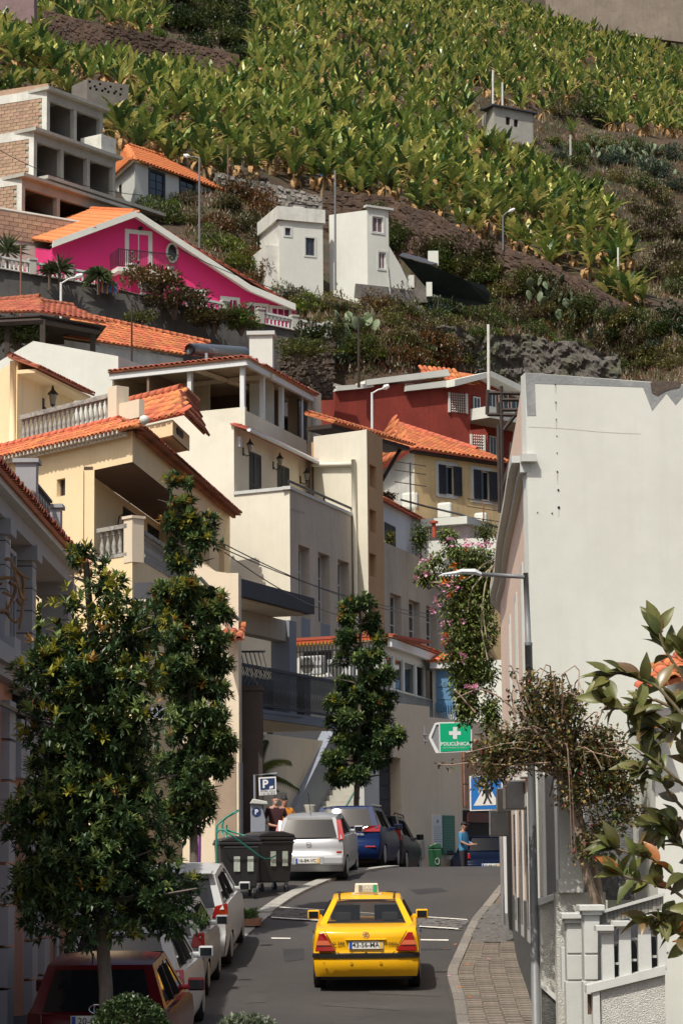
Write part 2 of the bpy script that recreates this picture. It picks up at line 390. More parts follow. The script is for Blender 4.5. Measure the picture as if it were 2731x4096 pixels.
struct('ground', sheet(lambda y: (-500, -60, -8, 0, 8, 60, 500), ys, -.1, gm), M_earth, True)
yr = [10+.5*i for i in range(141)]
road = struct('road', sheet(lambda y: [lerp(smooth_interp(y,XL)-2.6 if y < 60 else smooth_interp(y,XL)-1, smooth_interp(y,XR)+.03, i/10) for i in range(11)], yr, 0, MB()), M_asph, True)
# pavement along the right-hand houses
yp = [10+.5*i for i in range(100)]
pavement = struct('pavement', sheet(lambda y: [smooth_interp(y,XR)+.16, (smooth_interp(y,XR)+smooth_interp(y,XB))/2, smooth_interp(y,XB)+.4], yp, .105, MB()), M_joint, True)
pm = MB().box(-.5,.5,-.5,.5,0,1).mesh('paving_stone', M_pave); cnt = 0
y = 33.6
while y < 50.5 and cnt < 300:
    a, b = smooth_interp(y,XR)+.17, smooth_interp(y,XB)-.02; n = max(2, int((b-a)/.24)); st = .31
    for i in range(n):
        w = (b-a)/n; o = bpy.data.objects.new('paving_stone', pm); x = a+(i+.5)*w; yy = y+(.15 if i%2 else 0)
        link(o, pavement, Matrix.Translation((x, yy, g(yy)+.06+random.uniform(0,.006))) @ Matrix.Rotation(random.uniform(-.03,.03)-.05,4,'Z') @ Matrix.Diagonal((w*random.uniform(.86,.95), st*random.uniform(.84,.93), .06, 1))); cnt += 1
    y += st
km2 = MB().box(-.5,.5,-.5,.5,0,1).mesh('kerb_stone', mat('worn_kerb', (.20,.18,.155), .9, .25, 3, .4, 30, rnd=.15)); km = MB().box(-.5,.5,-.5,.5,0,1).mesh('kerb_stone', M_kerb)
y = 30.0
while y < 56:
    st = .95; x0, x1 = smooth_interp(y,XR)+.08, smooth_interp(y+st,XR)+.08; L = hypot(x1-x0, st); o = bpy.data.objects.new('kerb_stone', km2)
    dz = (g(y+st)-g(y)); link(o, pavement, Matrix.Translation(((x0+x1)/2, y+st/2, (g(y)+g(y+st))/2-.1)) @ Matrix.Rotation(atan2(st, x1-x0), 4, 'Z') @ Matrix.Rotation(-atan2(dz, L), 4, 'Y') @ Matrix.Diagonal((L*.985, .17, .225+random.uniform(-.004,.004), 1)))
    y += st
# cobbled apron on the pavement beside the crossing
q = MB()
for k in range(420):
    y = random.uniform(46.3, 51.2); a, b = smooth_interp(y,XR)+.2, smooth_interp(y,XB)-.03; x = random.uniform(a, b); s = random.uniform(.05,.09)
    z = g(y)+.115; q.add([(x-s,y-s*1.2,z),(x+s,y-s,z),(x+s*.9,y+s,z),(x-s,y+s*1.1,z),(x-s*.6,y-s*.7,z+.03),(x+s*.6,y-s*.6,z+.03),(x+s*.5,y+s*.6,z+.03),(x-s*.6,y+s*.6,z+.03)], [(4,5,6,7),(0,1,5,4),(1,2,6,5),(2,3,7,6),(3,0,4,7)])
tag(part(pavement, 'cobble_apron', q, M_cob), kind='stuff')
# flush light kerb between road and parking bays
strip = struct('parking_kerb', sheet(lambda y: [smooth_interp(y,XL)-.34, smooth_interp(y,XL)-.17, smooth_interp(y,XL)-.02], [10+.5*i for i in range(103)], .012, MB()), M_kerb, True)
y = 28.0
while y < 61:
    st = 1.0
    if 47.9 < y < 50.3: y += st; continue
    x0, x1 = smooth_interp(y,XL)-.18, smooth_interp(y+st,XL)-.18; L = hypot(x1-x0, st); o = bpy.data.objects.new('kerb_stone', km); dz = g(y+st)-g(y)
    link(o, strip, Matrix.Translation(((x0+x1)/2, y+st/2, (g(y)+g(y+st))/2-.1)) @ Matrix.Rotation(atan2(st, x1-x0), 4, 'Z') @ Matrix.Rotation(-atan2(dz, L), 4, 'Y') @ Matrix.Diagonal((L*.975, .31, .15, 1)))
    y += st
# crossing: cobbled band with white lines
def ribbon(a, b, hw, dz, n=16, mb=None):
    mb = mb or MB(); vs = []
    for i in range(n+1):
        p = lerp(a, b, i/n)
        for s in (-hw, hw): yy = p.y+s; vs.append((p.x, yy, g(yy)+dz))
    return mb.add(vs, [(2*i, 2*i+2, 2*i+3, 2*i+1) for i in range(n)])
L1, L2, L3 = (G(1085,3632), G(1868,3684)), (G(1085,3676), G(1832,3722)), (G(1085,3755), G(1793,3762))
band = MB(); vs = []
for i in range(21):
    p, r = lerp(L1[0], L1[1], i/20), lerp(L2[0], L2[1], i/20)
    for k in range(3): s = lerp(r, p, k/2); vs.append((s.x, s.y, g(s.y)+.004))
band.add(vs, [(3*i+k, 3*i+3+k, 3*i+4+k, 3*i+1+k) for i in range(20) for k in range(2)])
crossing = struct('cobbled_crossing', band, M_cob)
q = MB()
for k in range(520):
    t, w = random.random(), random.random(); p = lerp(lerp(L2[0], L2[1], t), lerp(L1[0], L1[1], t), w); s = random.uniform(.05,.085); z = g(p.y)+.004
    q.add([(p.x-s,p.y-s,z),(p.x+s,p.y-s,z),(p.x+s,p.y+s,z),(p.x-s,p.y+s,z),(p.x-s*.6,p.y-s*.6,z+.02),(p.x+s*.6,p.y-s*.7,z+.02),(p.x+s*.6,p.y+s*.6,z+.02),(p.x-s*.6,p.y+s*.7,z+.02)], [(4,5,6,7),(0,1,5,4),(1,2,6,5),(2,3,7,6),(3,0,4,7)])
tag(part(crossing, 'cobbles', q, M_cob), kind='stuff')
for a, b, hw in ((*L1,.045),(*L2,.055)): struct('road_marking', ribbon(a, b, hw, .03), M_line)
struct('road_marking', ribbon(lerp(*L3,.0), lerp(*L3,.11), .06, .008), M_line); struct('road_marking', ribbon(lerp(*L3,.8), lerp(*L3,1), .07, .008), M_line)
# left pavement strip
struct('left_pavement', sheet(lambda y: [-5.2, smooth_interp(y,XL)-2.05], [10+.5*i for i in range(76)], .1, MB()), M_asph2, True)
lk = sheet(lambda y: [smooth_interp(y,XL)-2.05, smooth_interp(y,XL)-2.05+.001], [10+.5*i for i in range(76)], 0, MB())
mkb = MB(); yy = 24.0
kb = struct('left_kerb', MB().box(-4.4,-4.39,10,11,-4,-3.9), M_kerb)
while yy < 47:
    x0, x1 = smooth_interp(yy,XL)-2.0, smooth_interp(yy+.95,XL)-2.0; L = hypot(x1-x0,.95); o = bpy.data.objects.new('kerb_stone', km)
    link(o, kb, Matrix.Translation(((x0+x1)/2, yy+.475, (g(yy)+g(yy+.95))/2-.1)) @ Matrix.Rotation(atan2(.95, x1-x0), 4, 'Z') @ Matrix.Diagonal((L*.98,.16,.23,1))); yy += .95
# hillside
def plane_h(x, y): return -28+.44*y-.28*x
STEP = 3.6
YW = [(-1.2,165),(3.2,164),(6.4,162),(8.9,160),(12.9,156),(15.7,152),(17.8,149),(21,146)]
def hill(x, y, terr=True):
    h = plane_h(x, y); nzv = noise.noise((x*.06, y*.06, 1.3))*1.6+noise.noise((x*.2, y*.2, 4))*.5
    t = min(1, max(0, (h-47)/4)) if terr else 0     # banana terraces only high on the slope
    if t > 0:
        hh = h+nzv*.6; k = math.floor(hh/STEP); fr = hh/STEP-k
        st = fr*.35/.72 if fr < .72 else .35+(fr-.72)/.28*.65
        h = lerp(h+nzv, (k+st)*STEP, t)
    else: h += nzv
    y1 = interp(x, [(-2.6,134),(-1.2,129),(3.5,129),(9.5,138),(13,138)]); t = min(1, max(0, (y1-y)/6)); h -= 11*t*t*(3-2*t)   # dug out behind the town houses
    yw = interp(x, YW)
    if -6 < x < 21 and y < yw: h -= 3.0*max(0, 1-(yw-y)/15)*min(1, (x+6)/5)*min(1, (21-x)/3)   # cut below the long stone wall
    if y < 120: h -= (120-y)*.45
    return h
def hillpix(u, v, dz=0):
    d = ray(u, v); Y = 100.0; k, s = d.z/d.y, d.x/d.y
    while Y < 900 and k*Y > hill(s*Y, Y)+dz: Y += 2.4
    Y -= 2.4
    while Y < 900 and k*Y > hill(s*Y, Y)+dz: Y += .3
    return Vector((d.x*Y/d.y, Y, d.z*Y/d.y))
M_hill = mat('hill_soil', (.07,.044,.026), .95, .5, .3, .8, 3, stain=(.035,.045,.014), stain_amt=.75, stain_scale=.5, bdist=.2)
hm = MB(); ny, nx = 300, 170; hys = [84+.82*i for i in range(160)]; y = hys[-1]
while y < 560: y += 1.3; hys.append(y)
for y in hys:
    for i in range(nx):
        x = (-.165+.33*i/(nx-1))*y*1.15+0; hm.v.append((x, y, hill(x, y)))
for j in range(len(hys)-1):
    for i in range(nx-1): hm.f.append([j*nx+i, j*nx+i+1, (j+1)*nx+i+1, (j+1)*nx+i]); hm.mi.append(0)
struct('hillside', hm, M_hill, True)
# ------------------------------------------------------------------ town buildings
def zp(u, v, Y): return P(u, v, Y).z
def fac_dir(u, v, Y, dx, dy, L=20):
    a = P(u, v, Y); n = hypot(dx, dy); return Fac((a.x, a.y), (a.x+dx/n*L, a.y+dy/n*L))
def miter(F1, F2, d1, d2):
    a = F1.pt(0, -d1, 0); b = F2.pt(0, -d2, 0); e, f = F1.ex, F2.ex
    det = e.x*(-f.y)+f.x*e.y; t = ((b.x-a.x)*(-f.y)+f.x*(b.y-a.y))/det
    p = a+e*t; return Vector((p.x, p.y, 0))
def lantern(T, F, s, z, mt=None, h=.55, name='wall_lantern'):
    mt = mt or M_black; k = h/.55; m = MB()
    m.box(s-.05*k, s+.05*k, -.03, 0, z-.15*k, z+.12*k); m.tube([(s,-.02,z-.08*k),(s,-.12*k,z-.17*k),(s,-.24*k,z-.14*k),(s,-.25*k,z-.04*k)], .018*k, 6)
    o = part(T, name, m, mt, F.M); c = (s, -.25*k, z-.04*k)
    part(o, 'lamp_glass', MB().lathe([(.06*k,0),(.1*k,.24*k)], c, 6), mat('lantern_glass', (.22,.2,.16), .2, 0), F.M)
    part(o, 'lamp_cap', MB().lathe([(.14*k,.24*k),(.1*k,.3*k),(.04*k,.36*k),(.015*k,.46*k)], c, 6), mt, F.M); part(o, 'lamp_base', MB().lathe([(.03*k,-.05*k),(.07*k,0)], c, 6), mt, F.M)
    return o
def chimneyless(): pass

# ---- left house with veranda, along the street
F = Fac((-4.6, 24), (-4.6, 42.2)); FL = F
T = thing('veranda_house', 'grey trimmed salmon house with upstairs veranda at the left edge of the street', 'house', F.M)
M_salmon = mat('salmon_plaster', (.52,.27,.19), .9, .06, .6)
M_gtrim = mat('house_grey_trim', (.30,.30,.31), .8, .06, 1.5, .1, 40)
def yS(u): return 46000/(1365-u)-24                  # along-wall position seen at column u
zfl = 2.95
part(T, 'wall', wall_mb(0, 18.2, -4, zfl-.35, [(yS(60), yS(95), -2.4, .6), (yS(215), yS(270), -2.4, .6)], .3), M_salmon, F.M)
for a, b in ((yS(60), yS(95)), (yS(215), yS(270))): window(T, F, (a, b, -2.3, .6), frame=M_frame, name='door', nx=1, nz=2)
for i, u in enumerate((12, 110, 160, 300)):
    s = yS(u)
    for k in range(9): part(T, 'quoin', MB().box(s-.32, s+.32, -.12, .02, -2.7+k*.55, -2.19+k*.55), M_gtrim, F.M)
part(T, 'floor_band', MB().box(-1, 18.2, -.28, .1, zfl-.35, zfl-.12).box(-1, 18.2, -.18, .1, zfl-.5, zfl-.35), M_gtrim, F.M)
part(T, 'inner_wall', MB().box(0, 18.2, 1.6, 1.8, zfl-.3, 5.2), M_gtrim, F.M)
part(T, 'wall', MB().box(0, yS(60), .1, 1.6, zfl-.2, 4.6), M_frame, F.M)
for u in (14, 122, 266):
    s = yS(u); o = part(T, 'column', MB().box(s-.45, s, -.05, .4, zfl-.12, 4.62), M_gtrim, F.M)
    part(o, 'capital', MB().box(s-.53, s+.08, -.13, .48, 4.45, 4.66), M_gtrim, F.M); part(o, 'plinth', MB().box(s-.55, s+.1, -.2, .48, zfl-.12, zfl+.1), M_gtrim, F.M)
    for k in range(4): part(o, 'groove', MB().box(s-.455, s+.005, -.055, .2, zfl+.42+k*.33, zfl+.435+k*.33), M_dgrey, F.M)
window(T, F, (yS(35), yS(62), zfl+.1, 4.4), frame=M_gtrim, dep=.02, nx=2, nz=2)
for i in range(34):
    s = yS(-40)+(yS(112)-.5-yS(-40))*i/33; part(T, 'railing_bar', MB().box(s-.012, s+.012, .05, .075, 2.0, zfl-.12+.9-1.2), M_black, F.M) if False else None
eb = MB().box(-1, 18.2, -.06, .5, 4.66, 4.9); part(T, 'beam', eb, M_gtrim, F.M)
part(T, 'eave_slab', MB().box(-1, 18.2, -.2, 2.2, 4.9, 5.0), M_lgrey, F.M)
# the roof ends in the middle of the block: tile edge and terrace above
p = lambda x, y, z: F.pt(x, y, z)
tile_roof(T, p(4, -.27, 5.03), p(18.3, -.27, 5.03), p(18.3, 1.0, 5.4), p(4, 1.0, 5.4), .22, .4, M_tiled, limit=90, ridge=False, deckmat=M_tiled)
part(T, 'terrace', MB().box(4, 18.2, 1.0, 5, 4.9, 5.42), M_gtrim, F.M)
R = part(T, 'railing', MB().box(12.3, 15.2, -.03, .02, 5.68, 5.72).box(12.3, 15.2, -.03, .02, 5.2, 5.23), M_black, F.M)
for i in range(26):
    s = lerp(12.4, 15.1, (i+.5)/26); m = MB().box(-.01, .01, 0, .02, 0, .47); part(R, 'bar', m, M_black, F.M @ Matrix.Translation((s, -.01, 5.22)) @ Matrix.Rotation(.28*(-1)**i, 4, 'Y'))
for s, h in ((12.15, .72), (15.3, .5)):
    o = part(T, 'post', MB().box(s-.15, s+.15, -.16, .14, 5.0, 5.1+h), M_gtrim, F.M); part(o, 'cap', MB().box(s-.19, s+.19, -.2, .18, 5.1+h, 5.16+h), M_gtrim, F.M)
part(T, 'roof_finial', MB().lathe([(.05,0),(.06,.04),(.035,.08),(.055,.13),(.07,.18),(.055,.24),(.02,.27)], (yS(75)+.2, -.12, 5.12), 10), mat('terracotta_bust', (.11,.075,.06), .9), F.M, True)
# iron lamp bracket and boxed notice hung from the house
part(T, 'bracket', MB().box(yS(45)-.05, yS(45)+.05, -.2, 0, 1.9, 2.4).tube([(yS(45),-.1,2.35),(yS(45)-.9,-.1,2.35)], .03).tube([(yS(45),-.1,1.95),(yS(45)-.9,-.1,2.1)], .025), M_black, F.M)
part(T, 'railing', MB().box(2, yS(120), -.2, -.16, 2.05, 2.1), M_black, F.M)
sg = single('wall_display_box', MB().box(-1.35, 0, -.16, 0, -.8, 0), M_gtrim, 'square grey framed box with a salmon panel on the left house', 'display box', F.M @ Matrix.Translation((yS(80), -.02, 2.0)))
part(sg, 'panel', MB().box(-.19, .02, -.14, -.01, -.7, -.12), M_salmon)
# twisted bare branches hung in front of the veranda
M_twig = mat('bare_branch', (.30,.16,.07), .8, .3, 8)
def branch(pts, Y, r, mb):
    q = [P(u, v, Y+dy) for u, v, dy in pts]; out = []
    for i in range(len(q)-1):
        for t in (0, .33, .66): 
            a = q[max(i-1,0)]; b = q[i]; c = q[i+1]; d = q[min(i+2,len(q)-1)]
            out.append(.5*((2*b)+(c-a)*t+(2*a-5*b+4*c-d)*t*t+(3*b-a-3*c+d)*t**3))
    out.append(q[-1]); n = len(out); mb.tube(out, [lerp(r, r*.55, i/(n-1)) for i in range(n)], 6); return mb
m = MB()
for pts in ([(-30,2270,.1),(35,2235,0),(60,2280,0),(90,2390,-.1),(110,2395,-.1)], [(-30,2320,0),(30,2310,0),(70,2325,.1),(85,2390,0),(105,2395,0)], [(70,2290,0),(92,2310,.1),(95,2400,.2),(85,2480,.1),(78,2520,.1)],
            [(-20,2460,0),(20,2440,0),(40,2470,.1),(65,2490,0),(80,2470,0)], [(40,2330,.1),(65,2350,.2),(45,2410,.1),(20,2460,.1)], [(-10,2380,.1),(20,2370,0),(45,2385,.1)], [(5,2330,0),(15,2380,.1),(30,2430,.1),(45,2480,0)], [(60,2270,0),(90,2300,0),(120,2315,0)], [(70,2400,.1),(85,2420,0),(98,2412,0)]): branch(pts, 33.6, .028, m)
single('dry_vine', m, M_twig, 'twisted bare orange brown vine branches in front of the left veranda', 'dry vine', smooth=True)

# ---- yellow house
C = P(531, 1835, 72); A = P(0, 1812, 77.3); F1 = Fac((A.x, A.y), (C.x, C.y)); D = P(920, 2040, 89.9); F2 = Fac((C.x, C.y), (D.x, D.y))
zE = 12.55; L1f, L2f = F1.len, F2.len
T = thing('yellow_house', 'yellow house with a tiled eave, corner balcony and balustraded roof terrace', 'house', F1.M); YH = T
sB = F1.sz(378, 2000)[0]; zf = F1.sz(378, 2245)[1]; zl = F1.sz(378, 1880)[1]; xE = 13.5
sw = F1.rect(228, 1915, 262, 1985); y0_ = (F1.pt(sB,0,0)-F2.A).dot(F2.ey); x0_ = (F1.pt(sB,0,0)-F2.A).dot(F2.ex); yi = y0_+.32
part(T, 'wall', wall_mb(-6, sB, -1, zE, [sw], .3).quad((sB,0,zl),(L1f,0,zl),(L1f,0,zE),(sB,0,zE)).quad((sB,0,-1),(L1f,0,-1),(L1f,0,zf),(sB,0,zf)), M_yellow, F1.M)
window(T, F1, sw, frame=M_brownwood, nx=1)
w2 = MB().quad((0,0,zl),(xE,0,zl),(xE,0,zE),(0,0,zE)); wall_mb(xE, L2f, zf-3, zE, [(xE+2,xE+3.2,zf+.9,zf+2.4)], .25, w2); w2.quad((0,0,-1),(L2f,0,-1),(L2f,0,zf),(0,0,zf)).quad((xE,0,zf),(xE,0,zl),(xE,1.9,zl),(xE,1.9,zf))
part(T, 'wall', w2, M_yellow, F2.M)
_pb = F2.pt(0,yi,0); FB = Fac((_pb.x,_pb.y), ((_pb+F2.ex*5).x, (_pb+F2.ex*5).y)); d1, d2 = [(FB.sz(a_,2100)[0], FB.sz(b_,2100)[0], zf, zf+2.5) for a_, b_ in ((492,562),(590,650))]; d3 = (d2[1]+1.2, d2[1]+2.2, zf, zf+2.5)
part(T, 'balcony_wall', wall_mb(x0_-.05, 14, zf, zl, [d1, d2, d3], .2).quad((x0_,y0_-yi,zf),(x0_,0,zf),(x0_,0,zl),(x0_,y0_-yi,zl)), M_yellow, FB.M)
for d in (d1, d2, d3):
    part(T, 'door', MB().box(d[0], d[1], .1, .16, d[2], d[3]), M_shut, FB.M); shutter(T, FB, (d[0], (d[0]+d[1])/2, d[2], d[3]), y=.02); shutter(T, FB, ((d[0]+d[1])/2, d[1], d[2], d[3]), y=.02)
cm = miter(F1, F2, 0, 0); quadp = [F1.pt(sB-.05, .02, 0), cm, F2.pt(14, .02, 0), F2.pt(14, yi, 0), F2.pt(x0_, yi, 0)]
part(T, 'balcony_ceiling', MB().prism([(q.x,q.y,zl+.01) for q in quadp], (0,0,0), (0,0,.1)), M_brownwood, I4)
part(T, 'balcony_floor', MB().prism([(q.x,q.y,zf-.2) for q in quadp], (0,0,0), (0,0,.18)), M_yellow, I4)
for s in (FB.sz(466,2060)[0], FB.sz(572,2120)[0]): 
    lm = part(T, 'wall_lamp', MB().tube([(s,-.02,zf+1.5),(s,-.1,zf+2.0),(s,-.3,zf+2.1),(s,-.42,zf+2.0),(s,-.42,zf+1.85)], .022), M_black, FB.M)
    part(lm, 'lamp_shade', MB().lathe([(.16,0),(.1,.1),(.04,.2)], (s,-.42,zf+1.68), 10), M_black, FB.M, True); part(lm, 'globe', MB().lathe([(.03,-.13),(.09,-.09),(.1,-.02),(.08,.02)], (s,-.42,zf+1.68), 10), mat('lamp_globe', (.5,.42,.3), .2), FB.M, True)
M_oldstone = mat('weathered_balustrade', (.36,.34,.30), .95, .3, 3, .5, 30, stain=(.1,.1,.1), stain_amt=.7, stain_scale=4)
balustrade(T, F1.pt(sB+.15, .08, zf), F1.pt(L1f-.25, .08, zf), .95, .26, M_oldstone, r=.085); balustrade(T, F2.pt(.25,.08,zf), F2.pt(xE-3,.08,zf), .95, .26, M_oldstone, r=.085)
part(T, 'post', MB().box(L1f-.4, L1f+.02, -.02, .4, zf-.2, zf+1.08).box(L1f-.44, L1f+.06, -.06, .44, zf+1.08, zf+1.16), M_beige, F1.M)
c1 = miter(F1, F2, .42, .42); c0 = miter(F1, F2, -.75, -.75); zr = zE+.62
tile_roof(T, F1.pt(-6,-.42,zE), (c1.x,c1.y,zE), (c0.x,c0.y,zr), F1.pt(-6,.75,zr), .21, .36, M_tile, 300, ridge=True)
tile_roof(T, (c1.x,c1.y,zE), F2.pt(L2f,-.42,zE), F2.pt(L2f,.75,zr), (c0.x,c0.y,zr), .21, .36, M_tiled, 300, ridge=True)  # right slope in the darker tile, its shade put into the colour
for FF, L, x0 in ((F1, L1f, -6), (F2, L2f, 0)):
    m = MB(); n = int((L-x0)/.21)
    for i in range(n): x = x0+(i+.5)*.21; m.lathe([(.075,0),(.08,.05),(.07,.12)], (x, -.18, zE-.17), 6)
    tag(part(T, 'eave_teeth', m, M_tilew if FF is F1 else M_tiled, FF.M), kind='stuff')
    m = MB(); 
    for i in range(n): x = x0+i*.21; m.tube([(x,-.42,zE-.045),(x,-.15,zE-.03)], .06, 6)
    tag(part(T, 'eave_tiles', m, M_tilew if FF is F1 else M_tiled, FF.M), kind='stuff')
m = MB().lathe([(.05,0),(.13,.06),(.15,.15),(.12,.23),(.04,.27)], (c1.x+.1,c1.y+.1,zE+.02), 10); part(T, 'corner_finial', m, M_tilew, I4, True)
part(T, 'roof_terrace', MB().prism([(q.x,q.y,zr-.1) for q in (F1.pt(-6,.7,0), Vector((c0.x,c0.y,0)), F2.pt(L2f,.7,0), F2.pt(L2f,9,0), F1.pt(-6,12,0))], (0,0,0), (0,0,.1)), M_lgrey, I4)
sA = F1.sz(82, 1740, .9)[0]; sBq = F1.sz(452, 1660, .9)[0]
balustrade(T, F1.pt(sA, .95, zr), F1.pt(sBq, .95, zr), .95, .24, M_oldstone, r=.08, rail=.14)
part(T, 'post', MB().box(sBq-.05, sBq+.4, .75, 1.2, zr, zr+1.1).box(sBq+.4, sBq+1.4, .85, 1.05, zr, zr+.55), M_beige, F1.M)
# stair tower at the left of the terrace
r = F1.rect(-200, 1440, 70, 1770, 1.2); zt = F1.sz(66, 1445, 1.2)[1]
b0_ = F1.pt(r[1],1.2,0); FT = Fac(tuple(b0_.xy), (b0_.x+.27*5, b0_.y+5)); bv = FT.ex*5
tw = part(T, 'stair_tower', MB().prism([F1.pt(x_,1.2,z_) for x_, z_ in ((r[0],zE),(r[1],zE),(r[1],zt),(r[1]-.9,zt-.1),(r[0],zt-1.6))], (0,0,0), bv), M_yellow, I4)
lantern(T, FT, 2.2, zt-1.0, h=.75)
tile_roof(T, FT.pt(-.1,-.75,zt-.25), FT.pt(5,-.75,zt-.25), FT.pt(5,.25,zt+.15), FT.pt(-.1,.25,zt+.15), .21, .36, M_tiled, 120)
part(T, 'eave_boards', MB().box(0, 5, -.6, 0, zt-.42, zt-.3), M_yellow, FT.M)
part(T, 'tower_pipe', MB().tube([(r[1]-.12,1.1,zr),(r[1]-.12,1.1,zt)], .09, 8), M_yellow, F1.M, True)
# upper room with its own tiled roof
ra, rb = F1.sz(560,1850,3.2)[0], F1.sz(690,1850,3.2)[0]; rz = F1.sz(640,1690,3.2)[1]
part(T, 'upper_room', MB().prism([F1.pt(x_,3.2,zr-.1) for x_ in (ra,rb)]+[F1.pt(x_,3.2,rz) for x_ in (rb,ra)], (0,0,0), F2.ex*2.9), M_yellow, I4)
FU = Fac(tuple(F1.pt(rb,3.2,0).xy), tuple((F1.pt(rb,3.2,0)+F2.ex*3).xy)); part(T, 'upper_room_side', MB().box(0,3,-.01,.05,zr-.1,rz), M_yellow, FU.M); shutter(T, FU, (.6,1.7,zr+.2,rz-.25), y=-.05)
z2 = F1.sz(600,1685,3.1)[1]; z3 = F1.sz(600,1590,5.0)[1]; e0_, e1_ = F1.sz(500,1685,3.1)[0], F1.sz(738,1685,3.1)[0]; r0_, r1_ = F1.sz(470,1590,5.0)[0], F1.sz(728,1590,5.0)[0]
tile_roof(T, F1.pt(e0_,3.1,z2), F1.pt(e1_,3.1,z2), F1.pt(r1_,5.0,z3), F1.pt(r0_,5.0,z3), .3, .45, M_tile, 200)
pe = F1.pt(e1_,3.1,z2); pr_ = F1.pt(r1_,5.0,z3); tile_roof(T, pe, pe+F2.ex*3.2+Vector((.1,0,-.1)), pr_+F2.ex*2.2, pr_, .3, .45, M_tiled, 60)

# ---- annex wall below the yellow house, behind the street trees
FA = Fac.px(800, 2800, 62.05, 956, 2800, 62); T = thing('annex_house', 'cream annex with a curved parapet behind the street trees', 'house', FA.M)
r = FA.rect(800, 2300, 956, 3560); z0 = FA.sz(900, 2420)[1]
part(T, 'wall', MB().poly_y([(-.2,r[2]-1),(r[1],r[2]-1),(r[1],FA.sz(950,2292)[1]),(r[1]-.25,FA.sz(940,2292)[1]),(r[1]-.55,FA.sz(905,2285)[1]),(r[1]-.9,FA.sz(880,2255)[1]),(r[1]-1.3,FA.sz(850,2225)[1]),(-.2,FA.sz(850,2200)[1])], 0, .8), M_beige, FA.M)
part(T, 'parapet_rail', MB().tube([FA.M.inverted() @ P(800,2310,61.6), FA.M.inverted() @ P(955,2480,61.6)], .05), M_dgrey, FA.M)
e0, e1 = FA.sz(925, 2560, -.8), FA.sz(980, 2570, -.8); zt = FA.sz(950, 2555, -.8)[1]
tile_roof(T, FA.pt(e0[0]-.3,-.9,zt), FA.pt(e1[0],-.9,zt), FA.pt(e1[0]-.1,.2,zt+.35), FA.pt(e0[0]-.3,.2,zt+.35), .2, .35, M_tiled, 40)
part(T, 'drain_pipe', MB().tube([(r[1]+.05,-.06,r[2]),(r[1]+.05,-.06,zt-3)], .06), M_dgrey, FA.M)
r2 = FA.rect(860, 2980, 945, 3330)
part(T, 'doorway', MB().box(r2[0], r2[1], -.02, .02, r[2]-.5, r2[3]), mat('faded_door', (.32,.24,.17), .8), FA.M)
# brown gate pier beside it
single('entrance_pier', MB().box(-.5,.42,-.2,.5,-.6,4.3).box(-.53,.45,-.24,.53,4.3,4.42), mat('brown_render', (.055,.042,.036), .9, .2, 1.5), 'dark brown rendered pier beside the annex at the stair entrance', 'pier', TM(*P(985,3200,63).xy,0))
o = thing('pier_railing', 'short curved black railing on top of the brown entrance pier', 'railing', TM(*P(985,3200,63).xy,4.42))
for i in range(9):
    x = -.45+i*.11; part(o, 'bar', MB().tube([(x,0,0),(x+.12,-.12,.25),(x+.1,-.1,.45),(x,0,.85)], .014, 5), M_black)
part(o, 'rail', MB().box(-.5,.5,-.03,.03,.85,.9), M_black)

# ---- grey modern house: canopy, balcony, stairs
FG = fac_dir(958, 2750, 66.5, .36, 1, 14); T = thing('balcony_house', 'modern beige house with grey canopy slab and wavy black balcony railing', 'house', FG.M)
zc = FG.sz(958, 2365, -1.2)[1]; zb = FG.sz(958, 2815, -1.0)[1]
sC = FG.sz(1258, 2420, -1.2)[0]; sBal = FG.sz(1345, 2860, -1.0)[0]
part(T, 'canopy', MB().box(-3, sC, -1.2, 1.7, zc-.1, zc+.34), mat('slab_grey', (.055,.056,.065), .8, .1, 1.5), FG.M)
part(T, 'canopy_soffit', MB().box(-3, sC-.3, -1.0, 1.7, zc-.16, zc-.1), M_beige, FG.M)
part(T, 'gutter_block', MB().box(sC-2.6, sC-1.7, .4, .9, zc+.34, zc+.56).box(sC-1.6, sC-.9, .5, .9, zc+.34, zc+.52), M_stone, FG.M)
part(T, 'column', MB().box(3.2,3.75,-.2,.35,zb,zc-.16), M_bluegrey, FG.M); part(T, 'beam', MB().box(-.1,3.75,-.1,.3,zc-.75,zc-.17), M_greybeige, FG.M)
part(T, 'wall', wall_mb(-1, 2.6, zb, zb+1.75, [(.3,1.9,zb,zb+1.2)], .2, y=1.5), M_cream, FG.M)
part(T, 'door', MB().box(.3,1.9,1.6,1.65,zb,zb+1.2), M_glass, FG.M)
part(T, 'balcony_slab', MB().box(-2.6, sBal, -1.0, 1.5, zb-.3, zb-.05), M_bluegrey, FG.M)
part(T, 'balcony_soffit', MB().box(-2.6, sBal, -.9, 1.5, zb-.35, zb-.3), M_cream, FG.M)
part(T, 'parapet', MB().box(-2.6,sBal,.3,.45,zb,zb+1.0).box(4.6,5.1,-.1,.4,zb,zb+1.25), M_dgrey, FG.M)
R = part(T, 'railing', MB().box(-2.6,sBal,-1.02,-.94,zb+.98,zb+1.06).box(-2.6,sBal,-1.02,-.94,zb+.02,zb+.08), M_dgrey, FG.M)
bm = MB().tube([(0,0,0),(0,-.05,.12),(0,-.2,.32),(0,-.22,.45),(0,-.08,.7),(0,0,.93)], .014, 5).mesh('bar', mat('railing_iron', (.03,.031,.034), .4), True)
for i in range(int((sBal+2.6)/.125)): o = bpy.data.objects.new('bar', bm); link(o, R, FG.M @ Matrix.Translation((-2.55+i*.125, -.98, zb+.06)))
part(T, 'lower_wall', MB().box(-.1, 13, 1.4, 1.6, -1.5, zb-.35), M_beige, FG.M)
